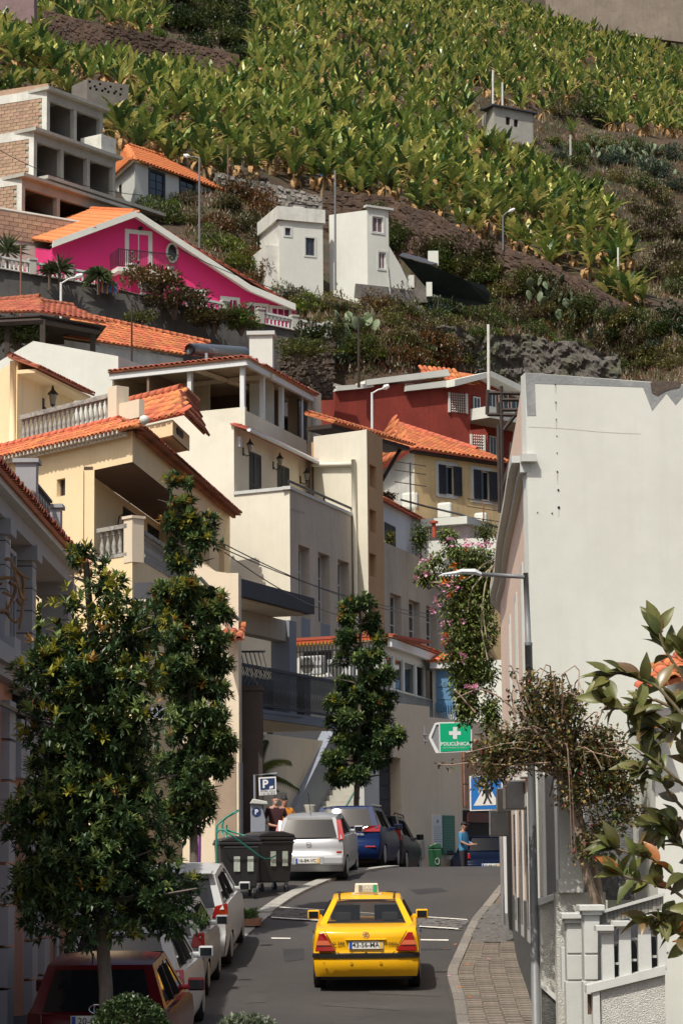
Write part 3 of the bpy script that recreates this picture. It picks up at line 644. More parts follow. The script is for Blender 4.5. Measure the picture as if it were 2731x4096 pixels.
# stairs climbing along the lower wall
st = thing('street_stairs', 'concrete steps with dark stringer wall climbing behind the parked cars', 'stairs', TM(*P(1225,3300,72.5).xy, -.2, -.35))
for i in range(17): part(st, 'step', MB().box(-.75,.75,i*.28,i*.28+.32,-.6,i*.17), M_conc)
part(st, 'stringer', MB().prism([(-.95,-.3,-.6),(-.95,5.0,-.6),(-.95,5.0,4.2),(-.95,4.4,4.2),(-.95,-.3,.8)], (-.2,0,0), (.2,0,0)), M_bluegrey)
part(st, 'handrail', MB().tube([(.65,0,0),(.65,0,.9),(.65,4.4,3.5),(.65,4.4,2.6)], .03).tube([(.65,.1,.5),(.65,4.4,3.1)], .02), mat('green_rail', (.06,.16,.12), .5))

# ---- main beige block with terraces and stair tower
DX, DY = .3135, 1.0
Cb = P(1160, 2200, 90); FLm = Fac.px(560, 2200, 93.4, 1160, 2200, 90); FR = Fac((Cb.x, Cb.y), (Cb.x+DX*20, Cb.y+DY*20))
T = thing('terraced_house', 'large cream and shaded grey block with roof veranda, wall lanterns and stair tower', 'house', FLm.M); TH = T
zT = zp(1160, 1958, 90); uA = FLm.sz(936, 1800)[0]
za, zbv = FLm.sz(736,1626)[1], FLm.sz(934,1705)[1]
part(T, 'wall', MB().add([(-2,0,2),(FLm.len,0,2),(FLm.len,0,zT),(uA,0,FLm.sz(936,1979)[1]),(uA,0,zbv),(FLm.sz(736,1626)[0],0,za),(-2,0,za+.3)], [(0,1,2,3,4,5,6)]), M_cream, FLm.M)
W6 = [FR.rect(1195,2186,1240,2470), FR.rect(1273,2215,1320,2500), FR.rect(1352,2248,1397,2540), FR.rect(1565,2378,1610,2555), FR.rect(1640,2420,1685,2590), FR.rect(1710,2468,1752,2640)]
W6 = [(r[0], r[1], W6[0][2] if i < 3 else W6[3][2], W6[0][3]-.0 if i < 3 else W6[3][3]) for i, r in enumerate(W6)]
sTw = FR.sz(1440, 2100)[0]; zR2 = FR.sz(1600, 2220)[1]
part(T, 'wall', wall_mb(0, 36, 0, zT, W6[:3], .5), M_greybeige, FR.M) if False else part(T, 'wall', wall_mb(0, sTw+1, 0, zT, W6[:3], .5), M_greybeige, FR.M)  # right face coloured darker than the cream face to carry its shade
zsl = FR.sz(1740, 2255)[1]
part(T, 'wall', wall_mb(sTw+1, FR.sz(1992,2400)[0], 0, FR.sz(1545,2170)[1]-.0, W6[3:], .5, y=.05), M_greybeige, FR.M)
for i, r in enumerate(W6): window(T, FR, r, frame=M_frame, dep=.36, nx=1, nz=3, fw=.07); part(T, 'panel_below_window', MB().box(r[0]+.25, r[1]-.05, -.01, .3, r[2]-.9, r[2]-.02), M_bluegrey, FR.M)
part(T, 'coping', MB().box(-.1, sTw, -.06, .25, zT, zT+.12), M_lgrey, FR.M)
part(T, 'coping', MB().box(uA, FLm.len+.06, -.06, .25, zT, zT+.12), M_lgrey, FLm.M)
part(T, 'handrail', MB().tube([(.2,.1,zT+.35),(sTw-.3,.1,zT+.35)], .05).tube([(.2,.1,zT),(.2,.1,zT+.35)], .03).tube([(sTw/2,.1,zT),(sTw/2,.1,zT+.35)], .03), M_black, FR.M)
# upper floor set back: right-facing wall with lanterns
Cu = FLm.pt(uA, 0, 0); FUp = Fac((Cu.x, Cu.y), (Cu.x+DX*12, Cu.y+DY*12)); zU = FUp.sz(940, 1700)[1]; zfl2 = zT-.6
sh = [FUp.rect(996,1812,1046,1990), FUp.rect(1108,1865,1158,1990)]; sh = [(a,b,zfl2,sh[0][3]) for a,b,c,d in sh]; sEnd = FUp.sz(1262, 1900)[0]
part(T, 'upper_wall', wall_mb(0, sEnd+1, zfl2-1, zU, sh, .2), M_beige, FUp.M)
for a, b, c, d in sh: part(T, 'door', MB().box(a,b,.12,.16,c,d), M_glass, FUp.M); shutter(T, FUp, (a,(a+b)/2,c,d), y=.0); shutter(T, FUp, ((a+b)/2,b,c,d), y=0)
for u, v in ((972,1805),(1092,1860),(1200,1918)): s, z = FUp.sz(u, v); lantern(T, FUp, s, z, h=.62)
part(T, 'alarm_box', MB().box(.35,.6,-.12,0,*sorted((FUp.sz(948,1785)[1],FUp.sz(948,1745)[1]))), M_frame, FUp.M)
zg = FUp.sz(960,1700,-.5)[1]
tile_roof(T, FUp.pt(-.1,-.55,zg), FUp.pt(sEnd+.6,-.55,zg), FUp.pt(sEnd+.6,.1,zg+.22), FUp.pt(-.1,.1,zg+.22), .2, .3, M_tiled, 150, ridge=False)
part(T, 'gutter', MB().tube([(-.1,-.62,zg-.06),(sEnd+.6,-.62,zg-.06)], .09, 8), M_frame, FUp.M, True)
part(T, 'terrace_floor', MB().prism([(q.x,q.y,zfl2-.1) for q in (FUp.pt(0,0,0), FLm.pt(FLm.len,.1,0), FR.pt(sTw,.1,0), FUp.pt(sEnd+1,0,0))], (0,0,0), (0,0,.1)), M_conc, I4)
# veranda on the roof
pv = P(975, 1620, 97); FV = Fac((pv.x, pv.y), (pv.x+DX*12, pv.y+DY*12)); pv0 = P(475, 1600, 99.5); FW = Fac((pv0.x, pv0.y), (pv.x, pv.y))
zv0 = FW.sz(970, 1628)[1]; zv1 = FW.sz(975, 1462)[1]; sv = FV.sz(1225, 1600)[0]; zf3 = zv0-1.1
part(T, 'parapet', MB().box(-4, FW.len+.05, 0, .15, zf3-6, zv0), M_cream, FW.M)
part(T, 'parapet', MB().box(0, sv, 0, .15, zf3-5, zv0-.1), M_cream, FV.M)
for u in (757, ): s = FW.sz(u, 1500)[0]; part(T, 'post', MB().box(s-.09,s+.09,0,.18,zv0,zv1), M_frame, FW.M)
for s in (0.02, sv*.3, sv*.6, sv*.92): part(T, 'post', MB().box(s-.02,s+.16,-.02,.16,zv0-.1,zv1), M_frame, FV.M)
part(T, 'roof_beam', MB().box(-.3, FW.len+.25, -.25, -.1, zv1-.05, zv1+.17), M_frame, FW.M); part(T, 'roof_beam', MB().box(-.25, sv+.4, -.25, -.1, zv1-.05, zv1+.17), M_frame, FV.M)
cc = miter(FW, FV, .3, .3)
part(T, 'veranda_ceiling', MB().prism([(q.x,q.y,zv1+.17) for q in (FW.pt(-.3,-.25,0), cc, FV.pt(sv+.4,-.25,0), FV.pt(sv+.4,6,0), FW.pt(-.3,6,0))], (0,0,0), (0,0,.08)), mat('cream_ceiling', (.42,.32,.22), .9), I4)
tile_roof(T, FW.pt(-.3,-.35,zv1+.27), (cc.x,cc.y-.05,zv1+.27), FW.pt(FW.len-1,3,zv1+.75), FW.pt(-.3,3,zv1+.75), .24, .4, M_tiled, 130)
tile_roof(T, (cc.x+.02,cc.y-.05,zv1+.27), FV.pt(sv+.5,-.35,zv1+.27), FV.pt(sv+.5,3.2,zv1+.75), FW.pt(FW.len-1,3,zv1+.75), .24, .4, M_tiled, 100)
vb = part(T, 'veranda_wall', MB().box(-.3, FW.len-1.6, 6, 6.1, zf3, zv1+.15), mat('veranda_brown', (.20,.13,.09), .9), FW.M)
window(T, Fac(tuple(FW.pt(0,3.4,0).xy), tuple(FW.pt(5,3.4,0).xy)), (.5,1.7,zf3+.5,zv1-.35), frame=M_frame)
part(T, 'veranda_wall', MB().box(-.3, 2.3, 3.4, 3.5, zf3, zv1+.15).box(-.3,-.2,0,6,zf3,zv1+.15), M_beige, FW.M)
part(T, 'beam', MB().box(1, FW.len, 2.5, 2.62, zv1-.05, zv1+.1).box(3.5,3.65,0,5.5,zv1-.05,zv1+.1), M_beige, FW.M)
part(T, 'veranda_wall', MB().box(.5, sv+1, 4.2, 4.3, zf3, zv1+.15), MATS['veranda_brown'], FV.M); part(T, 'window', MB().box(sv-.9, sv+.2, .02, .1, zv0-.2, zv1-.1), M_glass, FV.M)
part(T, 'end_pier', MB().box(sv+.2, sv+1.9, -.05, .9, zf3-3, FV.sz(1262,1565)[1]), M_beige, FV.M)
# stair tower
pt0, pt1 = P(1255, 1900, 99.2), P(1468, 1900, 96.9); FTw = Fac((pt0.x,pt0.y), (pt1.x,pt1.y)); zTw = FTw.sz(1460, 1718)[1]
part(T, 'stair_tower', MB().add([(0,0,3),(FTw.len,0,3),(FTw.len,0,zTw),(FTw.sz(1440,1720)[0],0,zTw),(0,0,FTw.sz(1262,1745)[1])], [(0,1,2,3,4)]), M_cream, FTw.M)
FTr = Fac((pt1.x,pt1.y), (pt1.x+DX*3.2, pt1.y+DY*3.2)); sTr = FTr.sz(1532, 2000)[0]
hs = [FTr.rect(1478,v0,1504,v1) for v0, v1 in ((1862,1950),(2040,2130),(2216,2306),(2398,2490))]
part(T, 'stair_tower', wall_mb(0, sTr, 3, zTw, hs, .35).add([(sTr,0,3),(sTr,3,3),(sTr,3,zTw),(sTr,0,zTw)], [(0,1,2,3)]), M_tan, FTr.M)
for r in hs: window(T, FTr, r, frame=M_tan, dep=.25, nx=1)
part(T, 'tower_top', MB().prism([FTw.pt(.4,.05,zTw-.03), FTw.pt(FTw.len-.05,.05,zTw-.03), FTr.pt(sTr,.05,zTw-.03), FTw.pt(.4,.05,zTw-.03)+FTr.ex*sTr], (0,0,0), (0,0,.02)), M_beige, I4)
dp = FTw.sz
part(T, 'drain_pipe', MB().tube([(dp(1262,1890)[0],-.12,dp(1262,1860)[1]),(dp(1425,1850)[0],-.12,dp(1425,1858)[1])], .09, 8).tube([(dp(1424,1860)[0],-.14,dp(1424,1840)[1]),(dp(1428,2100)[0],-.14,dp(1428,2100)[1]),(dp(1440,2400)[0],-.14,4)], .09, 8), M_cream, FTw.M, True)
part(T, 'drain_pipe', MB().tube([(sv+.35,-.2,zv1+.1),(sv+.35,-.2,zfl2+1)], .11, 8), M_frame, FV.M, True)
# chimney and solar tank on the roof
pc = P(1047, 1420, 102); T2 = thing('chimney', 'square white chimney with flat cap beside the solar tank', 'chimney', TM(pc.x, pc.y, 0, -.05)); zt = zp(1047, 1348, 102)
part(T2, 'shaft', MB().box(-.48,.48,-.4,.4,12,zt), M_white); part(T2, 'cap', MB().box(-.58,.58,-.5,.5,zt,zt+.16), M_lgrey)
pc0, pc1 = P(762, 1397, 99), P(985, 1413, 103); T2 = thing('solar_water_heater', 'grey cylindrical solar water tank lying on the veranda roof', 'water heater', TM(pc0.x, pc0.y, pc0.z, 0)); d = pc1-pc0
part(T2, 'tank', MB().tube([(0,0,0), d*.1, d*.95, d], [.24,.27,.27,.2], 16), mat('tank_grey', (.16,.18,.2), .35, .05, metal=.4), smooth=True)
part(T2, 'end_cap', MB().tube([-d.normalized()*.12, Vector((0,0,0))], [.2,.25], 14), M_black, smooth=True)
part(T2, 'stand', MB().box(.6,.7,-.2,.5,-.9,-.2).box(1.6,1.7,1,1.7,-.9,-.2), M_steel)
tq = Vector((d.x,d.y,0)).normalized(); rot = Matrix(((tq.x,0,tq.y,0),(tq.y,0,-tq.x,0),(0,1,0,0),(0,0,0,1)))
text_part(T2, 'lettering', 'SYRIUS', Matrix.Translation(pc0+d*.3+Vector((tq.y,-tq.x,0))*.285+Vector((0,0,-.02))) @ rot, .22, mat('letter_grey', (.45,.46,.46), .6))

# ---- tiled canopy right of the tower
a0, a1 = P(1335, 1700, 101), P(1655, 1790, 107); FC = Fac((a0.x,a0.y),(a1.x,a1.y)); T = thing('tiled_canopy', 'orange tiled canopy on dark timber brackets behind the stair tower', 'canopy', FC.M)
zc = FC.sz(1500, 1735)[1]; tile_roof(T, FC.pt(0,0,zc), FC.pt(FC.len,0,zc), FC.pt(FC.len,1.3,zc+.45), FC.pt(0,1.3,zc+.45), .26, .42, M_tile, 130)
part(T, 'rafters', MB().box(0, FC.len-.2, .1, 1.3, zc-.25, zc-.08), M_wood, FC.M)
part(T, 'bracket', MB().tube([(FC.len-1.5,1.0,zc-2.0),(FC.len-.5,.4,zc-.2)], .08).box(FC.len-1.7,FC.len-1.5,.9,1.1,zc-9,zc), M_wood, FC.M)
# ---- glazed house and the street-level walls behind the parked cars
a0, a1 = P(1185, 2700, 82), P(1535, 2700, 80.5); FH = Fac((a0.x,a0.y),(a1.x,a1.y)); T = thing('glazed_house', 'white house with red roof edge and glazed veranda above the garages', 'house', FH.M)
FHr = Fac((a1.x,a1.y), (P(1738,2700,88).x, P(1738,2700,88).y)); zr0 = FH.sz(1535,2545)[1]; zfl = FH.sz(1535, 2800)[1]; zw = FH.sz(1300, 2760)[1]
part(T, 'wall', wall_mb(0, FH.len, -1.5, zr0-.1, [FH.rect(1205,2595,1330,2700), FH.rect(1345,2595,1500,2720)], .2), M_white, FH.M)
for rr in ((1205,2595,1330,2700), (1345,2595,1500,2720)): window(T, FH, FH.rect(*rr), dep=.05)
gz = [FHr.rect(u0, 2620, u1, 2790) for u0, u1 in ((1545,1572),(1580,1612),(1618,1660),(1667,1700),(1706,1734))]; gz = [(a,b,zfl,zr0-.55) for a,b,c,d in gz]
part(T, 'wall', wall_mb(0, FHr.len, zfl-.4, zr0-.1, gz, .12), M_frame, FHr.M)
for rr in gz: window(T, FHr, rr, dep=.04, nx=1, nz=1, fw=.05)
part(T, 'roof_slab', MB().box(-.1, FH.len+.25, -.32, 3, zr0-.02, zr0+.07), mat('red_roof_edge', (.36,.075,.04), .7), FH.M)
tile_roof(T, FHr.pt(-.2,-.35,zr0), FHr.pt(FHr.len,-.35,zr0), FHr.pt(FHr.len,.7,zr0+.14), FHr.pt(-.2,.7,zr0+.14), .15, .3, M_tiled, 110, deckmat=M_tiled)
part(T, 'fascia', MB().box(-.1, FHr.len, -.3, -.15, zr0-.35, zr0-.08), M_frame, FHr.M); part(T, 'fascia', MB().box(-.1, FH.len+.2, -.3, -.15, zr0-.12, zr0-.02), mat('red_fascia', (.45,.055,.02), .6), FH.M)
R = part(T, 'railing', MB().box(0, FHr.len, -.25, -.2, zfl+.32, zfl+.38), M_steel, FHr.M)
for i in range(46): x = FHr.len*(i+.5)/46; part(R, 'bar', MB().box(x-.015,x+.015,-.24,-.21,zfl-.65,zfl+.32), M_steel, FHr.M)
# terrace with black fence and air conditioners in front
za = FH.sz(1250, 2710, -1.2)[1]; sx0, sx1 = FH.sz(1180,2700,-1.2)[0], FH.sz(1500,2700,-1.2)[0]
part(T, 'terrace_wall', MB().box(sx0-1, sx1+.5, -1.3, -1.15, za-3, za), M_dgrey, FH.M)
R = part(T, 'railing', MB().box(sx0, sx1, -1.24, -1.2, za+.82, za+.86), M_black, FH.M)
gold = mat('gilt_tip', (.5,.26,.05), .5, 0, metal=.5)
for i in range(22):
    x = lerp(sx0, sx1, (i+.5)/22); b = part(R, 'bar', MB().box(x-.014,x+.014,-1.23,-1.2,za,za+1.0), M_black, FH.M); part(b, 'spear_tip', MB().lathe([(.01,0),(.04,.06),(.005,.18)], (x,-1.215,za+1.0), 5), gold, FH.M)
def ac(u, v, F, dy, w=.85, h=.6, label='', M_fan=None):
    s, z = F.sz(u, v, dy); o = single('air_conditioner', MB().box(0,w,0,.3,0,h), M_frame, label, 'air conditioner', F.M @ Matrix.Translation((s,dy,z)), 'air conditioners on the terrace', bevel=.02)
    part(o, 'fan_grille', MB().tube([(w*.36,-.012,h*.5),(w*.36,.0,h*.5)], h*.42, 20), mat('grille', (.12,.12,.11), .6, .2, 30)); return o
ac(1195, 2700, FH, -.9, label='white air conditioner with round grille behind the black fence, left one'); ac(1310, 2712, FH, -.9, label='white air conditioner behind the black fence, right one half hidden by the tree')
# blue bay beyond it
b0, b1 = P(1737, 2750, 86.2), P(1822, 2750, 86); FBl = Fac((b0.x,b0.y),(b1.x,b1.y)); T = thing('blue_bay_house', 'narrow house front with blue shuttered bay and red tile edge', 'house', FBl.M)
M_blue = mat('blue_shutter', (.09,.21,.36), .6, .05, 2); zt = FBl.sz(1780,2645)[1]; zbm = FBl.sz(1780,2875)[1]
part(T, 'wall', MB().box(-.1, FBl.len+4, .1, 2, -1, zt), M_white, FBl.M)
zq = [FBl.sz(1780,v)[1] for v in (2680, 2750, 2800, 2848)]
for z1, z0 in zip(zq, zq[1:]): part(T, 'blue_panel', MB().box(.05, FBl.len-.1, .03, .1, z0+.02, z1), M_blue, FBl.M)
part(T, 'fascia', MB().box(-.1, FBl.len+.1, -.2, .1, zt-.25, zt), M_frame, FBl.M)
tile_roof(T, FBl.pt(-.2,-.25,zt+.02), FBl.pt(FBl.len+.2,-.25,zt+.02), FBl.pt(FBl.len+.2,1,zt+.3), FBl.pt(-.2,1,zt+.3), .2, .35, M_tile, 40, ridge=False)
for i in range(9): x = FBl.len*(i+.5)/9; part(T, 'railing_bar', MB().box(x-.015,x+.015,-.06,-.03,zbm-.1,zbm+.55), M_blue, FBl.M)
# street wall with garages
g0, g1 = P(1240, 3200, 71.5), P(1722, 3200, 78.5); FS = Fac((g0.x,g0.y),(g1.x,g1.y)); zS = FS.sz(1500, 2855)[1]
T = thing('garage_wall', 'tall beige street wall with a dark garage door behind the parked wagons', 'garage', FS.M)
gd = FS.rect(1515, 3030, 1605, 3500); gd = (gd[0], gd[1], -1.5, gd[3])
p0 = FS.sz(1440, 3000)[0]
part(T, 'wall', wall_mb(p0, FS.len, -2, zfl-.35, [gd], .5), M_greybeige if False else M_beige, FS.M)
part(T, 'garage_door', MB().box(gd[0], gd[1], .4, .45, gd[2], gd[3]), M_dgrey, FS.M)
for i in range(7): part(T, 'door_panel', MB().box(gd[0], gd[1], .37, .4, gd[3]-.42*(i+1)+.02, gd[3]-.42*i), M_dgrey, FS.M)
part(T, 'pier', MB().box(FS.sz(1440,3000)[0], FS.sz(1500,3000)[0], -.12, .02, -2, FS.sz(1500,2880)[1]), M_lgrey, FS.M)
part(T, 'meter_box', MB().box(*[FS.sz(u,3390)[0] for u in (1680,1694)], -.04, 0, FS.sz(1686,3430)[1], FS.sz(1686,3362)[1]), M_conc, FS.M)
h0, h1 = P(1722, 3200, 78.5), P(1870, 3200, 80.9); FS2 = Fac((h0.x,h0.y),(h1.x,h1.y)); T = thing('clinic_wall', 'beige clinic wall carrying notice boards and wooden panelling at the bend', 'wall', FS2.M)
part(T, 'wall', MB().box(0, FS2.len+9, 0, .4, -2, FS2.sz(1780,2875)[1]), M_beige, FS2.M)
s0, s1 = FS2.sz(1845,3000)[0], FS2.sz(1990,3000)[0]; z1, z0 = FS2.sz(1900,2960)[1], FS2.sz(1900,3230)[1]
M_pan = mat('wood_panel', (.33,.16,.10), .35, .2, 4)
for i in range(3):
    for j in range(3): part(T, 'wood_panel', MB().box(lerp(s0,s1,i/3)+.02, lerp(s0,s1,(i+1)/3)-.02, -.08, 0, lerp(z0,z1,j/3)+.02, lerp(z0,z1,(j+1)/3)-.02), M_pan, FS2.M)
part(T, 'shopfront', MB().box(s0, s1+3, -.05, 0, -1.5, z0-.1), M_dark, FS2.M)
part(T, 'shop_fascia', MB().box(s0+.2, s1+3, -.1, 0, FS2.sz(1900,3290)[1], FS2.sz(1900,3250)[1]), mat('maroon_fascia', (.09,.02,.015), .6), FS2.M)

# ---- right-hand white building with its curved street front
pc = P(2109, 2000, 35.6); w1 = (2.6*3.2, 0)
FW1 = Fac((pc.x, pc.y), (pc.x+8, pc.y+1.15)); T = thing('corner_building', 'tall white gable wall with grey painted border and curved peach street front', 'building', FW1.M); CB = T
ztop = FW1.sz(2100, 1490)[1]; ztr = FW1.sz(2731, 1537)[1]; sR = FW1.sz(2731, 1537)[0]; k = (ztr-ztop)/sR
part(T, 'gable_wall', MB().poly_y([(0,-4),(9,-4),(9,ztop+9*k),(0,ztop)], 0, .3), M_white, FW1.M)
M_border = mat('grey_border_paint', (.24,.25,.25), .9, .1, 1.5, .4, 20, stain=(.5,.5,.46), stain_amt=.25, stain_scale=3)
q = lambda u, v: FW1.sz(u, v)
b = MB(); bpts = [(2099,1491),(2731,1540),(2731,1583),(2700,1620),(2663,1573),(2606,1643),(2569,1549),(2137,1534),(2142,1663),(2107,1663)]
b.poly_y([q(u,v) for u,v in bpts], -.004, .0); part(T, 'painted_border', b, M_border, FW1.M)
b = MB(); b.poly_y([q(u,v) for u,v in [(2598,1530),(2640,1522),(2690,1526),(2722,1532),(2715,1550),(2680,1557),(2655,1566),(2628,1583),(2605,1572)]], -.012, -.005); part(T, 'broken_render', b, M_stone, FW1.M)
# holes left by old fixings
for u, v, r in ((2219,1538,4),(2221,1609,5),(2223,1678,4),(2225,1744,4),(2226,1812,4),(2227,1887,6),(2231,1960,7),(2233,2030,9),(2206,2053,5),(2148,2050,4)):
    s, z = q(u, v); part(T, 'fixing_hole', MB().tube([(s,-.01,z),(s,.02,z)], r*.0036*.6, 8), M_dark, FW1.M)
for u, v, h_ in ((2220,1545,30),(2222,1616,28),(2223,1684,34),(2227,1895,40),(2232,2040,30)):
    s_, z_ = q(u, v); s2, z2_ = q(u+2, v+h_); part(T, 'rust_streak', MB().add([(s_-.012,-.003,z_),(s_+.012,-.003,z_),(s_+.004,-.003,z2_),(s_-.003,-.003,z2_)], [(0,1,2,3)]), mat('rain_stain', (.52,.50,.43), .95, .2, 8), FW1.M)
bl = FW1.rect(2079, 1820, 2137, 1850); part(T, 'cornice_return', MB().box(bl[0], bl[1], -.12, .0, bl[2], bl[3]), M_lgrey, FW1.M)
ck = [(2110,1708),(2200,1712),(2290,1718),(2380,1727),(2470,1733),(2560,1736)]
for (u0,v0),(u1,v1) in zip(ck, ck[1:]): a_, b_ = q(u0,v0), q(u1,v1); part(T, 'hairline_crack', MB().add([(a_[0],-.003,a_[1]),(b_[0],-.003,b_[1]),(b_[0],-.003,b_[1]+.006),(a_[0],-.003,a_[1]+.005)], [(0,1,2,3)]), mat('crack', (.47,.475,.43), .95, .1, 5), FW1.M)
# curved street front: strips from the corner backwards
fr = []; n = 26
for i in range(n+1):
    y = lerp(pc.y, 57.5, i/n); fr.append(Vector((smooth_interp(y,XB)-smooth_interp(pc.y,XB)+pc.x+.0, y, 0)))
for i in range(1, 7): fr.append(fr[-1]+Vector((.35+.22*i, .55-.08*i, 0)))
def front_mb(z0, z1, off=0, i0=0, i1=None, th=None, mb=None):
    mb = mb or MB(); i1 = len(fr)-1 if i1 is None else i1; vs = []
    for i in range(i0, i1+1):
        t = (fr[min(i+1,len(fr)-1)]-fr[max(i-1,0)]).normalized(); nrm = Vector((-t.y, t.x, 0)); p = fr[i]+nrm*off
        vs += [(p.x,p.y,z0),(p.x,p.y,z1)]
        if th: r_ = fr[i]+nrm*(off-th); vs += [(r_.x,r_.y,z0),(r_.x,r_.y,z1)]
    s = 4 if th else 2; nn = i1-i0
    fs = [(s*i, s*i+1, s*i+s+1, s*i+s) for i in range(nn)]
    if th: fs += [(s*i+1, s*i+3, s*i+s+3, s*i+s+1) for i in range(nn)]+[(s*i+2, s*i, s*i+s, s*i+s+2) for i in range(nn)]+[(0,2,3,1),(s*nn,s*nn+1,s*nn+3,s*nn+2)]
    return mb.add(vs, fs)
zc0, zc1 = FW1.sz(2100,1850)[1], FW1.sz(2100,1822)[1]
part(T, 'street_front', front_mb(-4, ztop-.0), M_peach, I4, True)
part(T, 'cornice', front_mb(zc0, zc1, .22, 0, None, .3), M_lgrey, I4); part(T, 'cornice_moulding', front_mb(zc0-.14, zc0, .1, 0, None, .15), M_lgrey, I4)
part(T, 'plinth', front_mb(-4, -.62, .02, 0, None, .1), M_roughd, I4)
def on_front(y0, y1, z0, z1, off, th, name, mt, parent):
    def at(y, o):
        x = smooth_interp(y,XB)-smooth_interp(pc.y,XB)+pc.x; x2 = smooth_interp(y+.1,XB)-smooth_interp(pc.y,XB)+pc.x; nrm = Vector((-.1, x2-x, 0)).normalized(); return Vector((x,y,0))+nrm*o
    a, b_, c, d = at(y0,off), at(y1,off), at(y1,off-th), at(y0,off-th)
    return part(parent, name, MB().prism([(v_.x,v_.y,z0) for v_ in (a,b_,c,d)], (0,0,0), (0,0,z1-z0)), mt, I4)
for y0, y1, z0, z1 in ((37.6,38.3,1.5,4.3),(40.9,41.6,1.5,4.2),(44.6,45.4,1.5,4.2)):
    w = on_front(y0-.16, y1+.16, z0-.16, z1+.16, .025, .025, 'window_surround', M_lgrey, T); on_front(y0, y1, z0, z1, .032, .02, 'shutter', M_white, w); on_front(y0-.2, y1+.2, z0-.26, z0-.16, .09, .09, 'sill', M_lgrey, w)
for y0, y1 in ((37.2,38.1),(40.2,41.2),(43.4,44.4)):
    w = on_front(y0-.15, y1+.15, -1.2, 1.0, .025, .025, 'window_surround', M_lgrey, T); on_front(y0, y1, -1.0, .8, .03, .02, 'dark_pane', M_glass, w)
on_front(47.6, 49.6, -1.4, 1.1, .08, .08, 'door', M_dark, T); on_front(49.7, 50.0, -1.2, 1.5, .14, .12, 'door_jamb', M_frame, T); on_front(50.05, 50.2, -1.2, 1.5, .16, .1, 'blue_door_edge', mat('blue_trim', (.03,.16,.42), .5), T)
part(T, 'pipe', MB().tube([(pc.x-.05,pc.y-.25,-2),(pc.x-.05,pc.y-.25,3)], .03, 6), M_peach, I4)
# fire-stair / terrace frame of black steel beyond the roof edge
T = thing('terrace_pergola', 'rusty black steel terrace pergola leaning above the white corner wall', 'frame', P(2060,1900,60)); m0 = W[T].inverted()
for pts in ([(1992,1700),(1998,2050)],[(2003,1545),(2008,2050)],[(1950,1560),(1947,1658)],[(1950,1572),(2092,1575)],[(1947,1658),(2092,1662)],[(2012,1722),(2090,1620)],[(2092,1615),(2088,1700),(2072,1740),(2050,1800),(2030,1880),(2005,1960)],[(2080,1660),(2075,1720)],[(2060,1720),(2050,1800)],[(2045,1770),(2040,1830)],[(2003,1640),(2092,1640)],[(1990,1610),(1992,1660)],[(2003,1600),(2092,1600)]):
    part(T, 'steel_bar', MB().tube([m0 @ P(u,v,60) for u,v in pts], .05, 5), mat('rusty_steel', (.04,.027,.022), .8, .3, 5))

# ---- old yellow house, red house and neighbours behind
c0, cL, cR = P(1655,1800,112), P(1500,1825,119), P(2010,1862,116); FYl = Fac((cL.x,cL.y),(c0.x,c0.y)); FYr = Fac((c0.x,c0.y),(cR.x,cR.y))
T = thing('old_house', 'old ochre house with hipped orange roof and two dark shuttered windows', 'house', FYr.M); zE = c0.z
ww = [FYr.rect(1752,1862,1818,1978), FYr.rect(1892,1882,1960,2000)]
part(T, 'wall', wall_mb(0, FYr.len, 8, zE, ww, .18), M_oldyellow, FYr.M); part(T, 'wall', wall_mb(0, FYl.len, 8, zE, (), .2), M_white2, FYl.M)
for r in ww:
    window(T, FYr, r, frame=M_frame, dep=.1, surround=M_bluegrey if False else M_lgrey, sw=.16); w = (r[1]-r[0])*.5
    shutter(T, FYr, (r[0], r[0]+w*.85, r[2], r[3]), y=-.06); shutter(T, FYr, (r[1]-w*.2, r[1]+w*.75, r[2], r[3]), y=-.08)
apx = P(1572,1672,121); a = miter(FYl, FYr, .4, .4)
e_l = FYl.pt(-.4,-.4,zE); e_r = FYr.pt(FYr.len+.4,-.4,zE-.02); ridge_r = apx+FYr.ex*4.6+Vector((0,0,0)); ridge_r.z = apx.z-.9
tile_roof(T, (a.x,a.y,zE), e_r, FYr.pt(FYr.len+.2,2,zE+.6), apx, .3, .5, M_tile, 300)
tile_roof(T, e_l, (a.x,a.y,zE), apx, apx+Vector((-.05,.1,0)), .3, .5, M_tile, 120)
part(T, 'eave', MB().box(-.3, FYr.len+.3, -.3, 0, zE-.18, zE-.05), M_wood, FYr.M)
# red house
r0, rM, rR = P(1338,1560,122), P(1878,1560,125.5), P(2110,1600,129); FQ = Fac((r0.x,r0.y),(rM.x,rM.y)); FQ2 = Fac((rM.x,rM.y),(rR.x,rR.y))
T = thing('red_house', 'brick red house with white roof edges and white lattice screens', 'house', FQ.M); zz = lambda u, v: FQ.sz(u, v)
part(T, 'wall', MB().poly_y([(zz(1338,2000)[0],12),(zz(1878,2000)[0],12),zz(1878,1560),zz(1868,1545),(zz(1845,1545)[0],zz(1845,1540)[1]),zz(1620,1566),zz(1617,1535),zz(1455,1545),zz(1338,1565)], 0, 4), M_red, FQ.M)
part(T, 'roof_edge', MB().poly_y([zz(1455,1545),zz(1790,1505),zz(1780,1480),zz(1458,1522)], -.25, 1), M_white, FQ.M)
part(T, 'roof_edge', MB().poly_y([zz(1338,1566),zz(1450,1556),zz(1488,1550),zz(1486,1538),zz(1455,1538),zz(1340,1546)], -.2, 1), M_white, FQ.M)
part(T, 'parapet_wall', MB().poly_y([zz(1342,1546),zz(1440,1540),zz(1462,1520),zz(1345,1486)], 2, 2.3), M_conc, FQ.M)
part(T, 'roof_edge', MB().poly_y([zz(1614,1568),zz(1800,1548),zz(1880,1528),zz(1800,1522),zz(1613,1547)], -.3, .5), M_white, FQ.M)
